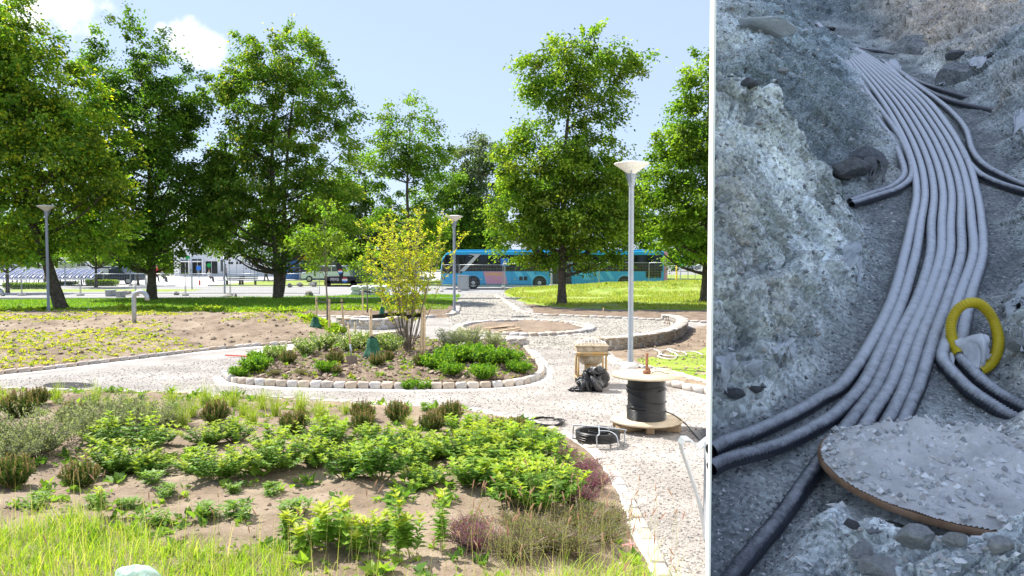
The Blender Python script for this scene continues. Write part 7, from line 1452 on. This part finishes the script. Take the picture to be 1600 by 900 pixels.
# information board, benches, boulders, heaps
b = at(163, 446); ib = empty('information_board', b, 'white information board on two dark posts before the dark car', 'board'); 
g = MB(); g.rbox((0, 0, 1.25), (.95, .06, .62), .01); g.build('panel', m_white, ib)
for x in (-.45, .45): g = MB(); g.box((x, 0, .8), (.06, .06, 1.6)); g.build('post', m_dark, ib)
g = MB(); g.box((0, 0, 1.6), (1.0, .08, .05)); g.build('top_rail', m_dark, ib)
def boulder(px, pb, wpx, label, seed, sc=(1, .8, .75), m=None):
    b = at(px, pb); b.z = GZ(b.x, b.y); S = wpx * b.y / FPX * 1.15; o = link('boulder', rock_mesh(seed, m or m_boulder, flat=.75), None, (b.x, b.y, b.z + S * .22), (0, 0, seed), (S * sc[0], S * sc[1], S * sc[2])); tag(o, label, 'boulder', 'boulders by the road')
for a_ in ((199, 461, 15, 'big pale boulder left of the dark trunk', 31), (276, 461, 11, 'boulder on the sunlit verge right of the dark trunk', 32), (452, 449, 12, 'grey boulder left of the trailer, left one of three', 33), (469, 448, 12, 'grey boulder left of the trailer, middle one', 34), (489, 448, 15, 'grey boulder left of the trailer, widest and nearest to it', 35), (484, 464, 17, 'brown heap like boulder behind the shaded lawn', 36)): boulder(*a_)
boulder(368, 465, 7, 'upright pointed stone at the lawn rim', 37, (.7, .6, 1.6)); boulder(356, 466, 14, 'flat low stone beside the pointed one', 38, (1, .8, .4))
b = at(578, 463); o = empty('paving_pallet', b, 'pile of wrapped white sacks and paving stones behind the slim sapling', 'sacks')
for i in range(4):
    for j in range(2): g = MB(); g.rbox((-.9 + i * .62, 0, .2 + j * .34), (.58, .8, .32), .09, Matrix.Rotation(R(random.uniform(-6, 6)), 3, 'Z')); g.build('sack', m_white, o)
def bench(px, pb, label):
    b = at(px, pb); o = empty('park_bench', b, label, 'bench'); 
    for k in range(3): g = MB(); g.rbox((0, -.15 + k * .15, .45), (1.7, .12, .04), .01); g.build('seat_slat', m_grey, o)
    for k in range(2): g = MB(); g.rbox((0, .25, .62 + k * .16), (1.7, .04, .12), .01); g.build('back_slat', m_grey, o)
    for x in (-.7, .7): g = MB(); g.box((x, 0, .22), (.06, .45, .44)); g.build('leg', m_dark, o)
bench(367, 446, 'grey bench before the clinic on the plaza'); bench(387, 446, 'second grey bench nearer the twin trunks')
for px, pb, pt, lab in ((228, 445, 434, 'short dark bollard at the left plaza edge'), (258, 440, 432, 'short bollard beside the hedge'), (312, 446, 438, 'bollard with red plate on the plaza'), (432, 443, 436, 'small red and white bollard near the high visibility worker')): post(px, pb, pt, .08, m_grey if 'red' not in lab else m_red, lab, 'bollard', 'bollard')
# ---- people, far away
def skin_body(name, verts, edges, radii, m, parent=None, root=0, sub=1):
    me = bpy.data.meshes.new(name); me.from_pydata(verts, edges, []); o = bpy.data.objects.new(name, me); col.objects.link(o); sk = o.modifiers.new('sk', 'SKIN'); sk.use_smooth_shade = True
    for i, r_ in enumerate(radii): me.skin_vertices[0].data[i].radius = r_ if hasattr(r_, '__len__') else (r_, r_); me.skin_vertices[0].data[i].use_root = (i == root)
    sb_ = o.modifiers.new('su', 'SUBSURF'); sb_.levels = sb_.render_levels = sub; dg = bpy.context.evaluated_depsgraph_get(); dg.update(); nm = bpy.data.meshes.new_from_object(o.evaluated_get(dg)); bpy.data.objects.remove(o); nm.materials.clear(); nm.materials.append(m); nm.polygons.foreach_set('use_smooth', [True] * len(nm.polygons)); return link(name, nm, parent)
m_skin = mat('skin', (.5, .30, .21), rough=.6)
def person(px, pb, label, top, legs, hair=(.06, .04, .03), rz=0, sit=False, stride=.18, arms=.12, S=1.0):
    b = at(px, pb); b.z = GZ(b.x, b.y); o = empty('person', b, label, 'person', rz=rz); o.scale = (S,) * 3
    mt, ml, mh = mat('jacket', top, rough=.8), mat('trousers', legs, rough=.8), mat('hair', hair, rough=.7)
    if sit: hip = .48; V = {'p': (0, 0, hip), 'kl': (.38, .1, .5), 'kr': (.38, -.1, .5), 'fl': (.42, .1, .06), 'fr': (.42, -.1, .06), 'c': (-.04, 0, .85), 'n': (-.02, 0, 1.02), 'h': (0, 0, 1.16), 'hd': (.0, 0, 1.28), 'sl': (-.03, .17, .96), 'sr': (-.03, -.17, .96), 'el': (.06, .22, .72), 'er': (.06, -.22, .72), 'wl': (.28, .16, .62), 'wr': (.28, -.16, .62)}
    else: V = {'p': (0, 0, .92), 'kl': (stride * .6, .09, .49), 'kr': (-stride * .35, -.09, .49), 'fl': (stride, .09, .05), 'fr': (-stride * 1.3, -.09, .08), 'c': (.02, 0, 1.26), 'n': (.03, 0, 1.46), 'h': (.04, 0, 1.57), 'hd': (.05, 0, 1.68), 'sl': (.02, .18, 1.40), 'sr': (.02, -.18, 1.40), 'el': (-arms, .25, 1.14), 'er': (arms, -.25, 1.14), 'wl': (-arms * .6, .25, .90), 'wr': (arms * 2.2, -.22, .94)}
    k = list(V); E_ = [('p', 'c'), ('c', 'n'), ('n', 'h'), ('h', 'hd'), ('p', 'kl'), ('kl', 'fl'), ('p', 'kr'), ('kr', 'fr'), ('c', 'sl'), ('sl', 'el'), ('el', 'wl'), ('c', 'sr'), ('sr', 'er'), ('er', 'wr')]
    V['tl'] = tuple(np.array(V['fl']) + np.array((.14, 0, -.02))); V['tr'] = tuple(np.array(V['fr']) + np.array((.14, 0, -.03))); V['gl'] = tuple(np.array(V['wl']) + np.array((.03, 0, -.10))); V['gr'] = tuple(np.array(V['wr']) + np.array((.07, 0, -.07))); E_ += [('fl', 'tl'), ('fr', 'tr'), ('wl', 'gl'), ('wr', 'gr')]
    RD = dict(p=.13, kl=.065, kr=.065, fl=.04, fr=.04, c=.14, n=.05, h=.085, hd=.08, sl=.06, sr=.06, el=.042, er=.042, wl=.028, wr=.028, tl=.03, tr=.03, gl=.03, gr=.03); k = list(V)
    skin_body('body', [V[q] for q in k], [(k.index(a), k.index(c)) for a, c in E_], [RD[q] for q in k], m_skin, o, k.index('p'))
    jk = ['p', 'c', 'sl', 'el', 'wl', 'sr', 'er', 'wr']; je = [('p', 'c'), ('c', 'sl'), ('sl', 'el'), ('el', 'wl'), ('c', 'sr'), ('sr', 'er'), ('er', 'wr')]; skin_body('jacket', [V[q] for q in jk], [(jk.index(a), jk.index(c)) for a, c in je], [RD[q] + .022 for q in jk], mt, o, 0)
    tk = ['p', 'kl', 'fl', 'kr', 'fr']; te = [('p', 'kl'), ('kl', 'fl'), ('p', 'kr'), ('kr', 'fr')]; skin_body('trousers', [V[q] for q in tk], [(tk.index(a), tk.index(c)) for a, c in te], [RD[q] + .018 for q in tk], ml, o, 0)
    g = MB(); hx, hy, hz_ = V['hd']; g.lathe([(.001, .11), (.07, .095), (.10, .04), (.105, -.01), (.09, -.05)], c=(hx - .015, hy, hz_ + .01), n=14); g.build('hair', mh, o); return o
person(416, 441, 'person in yellow high visibility vest and dark trousers walking on the plaza', (.72, .80, .05), (.02, .03, .08), rz=math.pi)
person(245, 441, 'person in a bright red top standing near the hedge', (.65, .03, .04), (.05, .05, .08)); person(254, 441, 'person in grey sitting on a bench beside the red topped one', (.3, .3, .32), (.08, .08, .1), sit=True)
person(327, 441, 'person in white leaning forward on the plaza before the clinic', (.6, .6, .62), (.05, .06, .1), sit=True); person(352, 437, 'person in brown jacket near the slender far pole', (.28, .16, .12), (.05, .05, .07)); person(72, 450, 'person in a beige top behind the leaning trunk', (.5, .35, .22), (.06, .07, .1)); person(308, 430, 'person in white at the clinic entrance', (.65, .6, .6), (.1, .1, .12))
for me in list(bpy.data.meshes):
    if me.users == 0: bpy.data.meshes.remove(me)
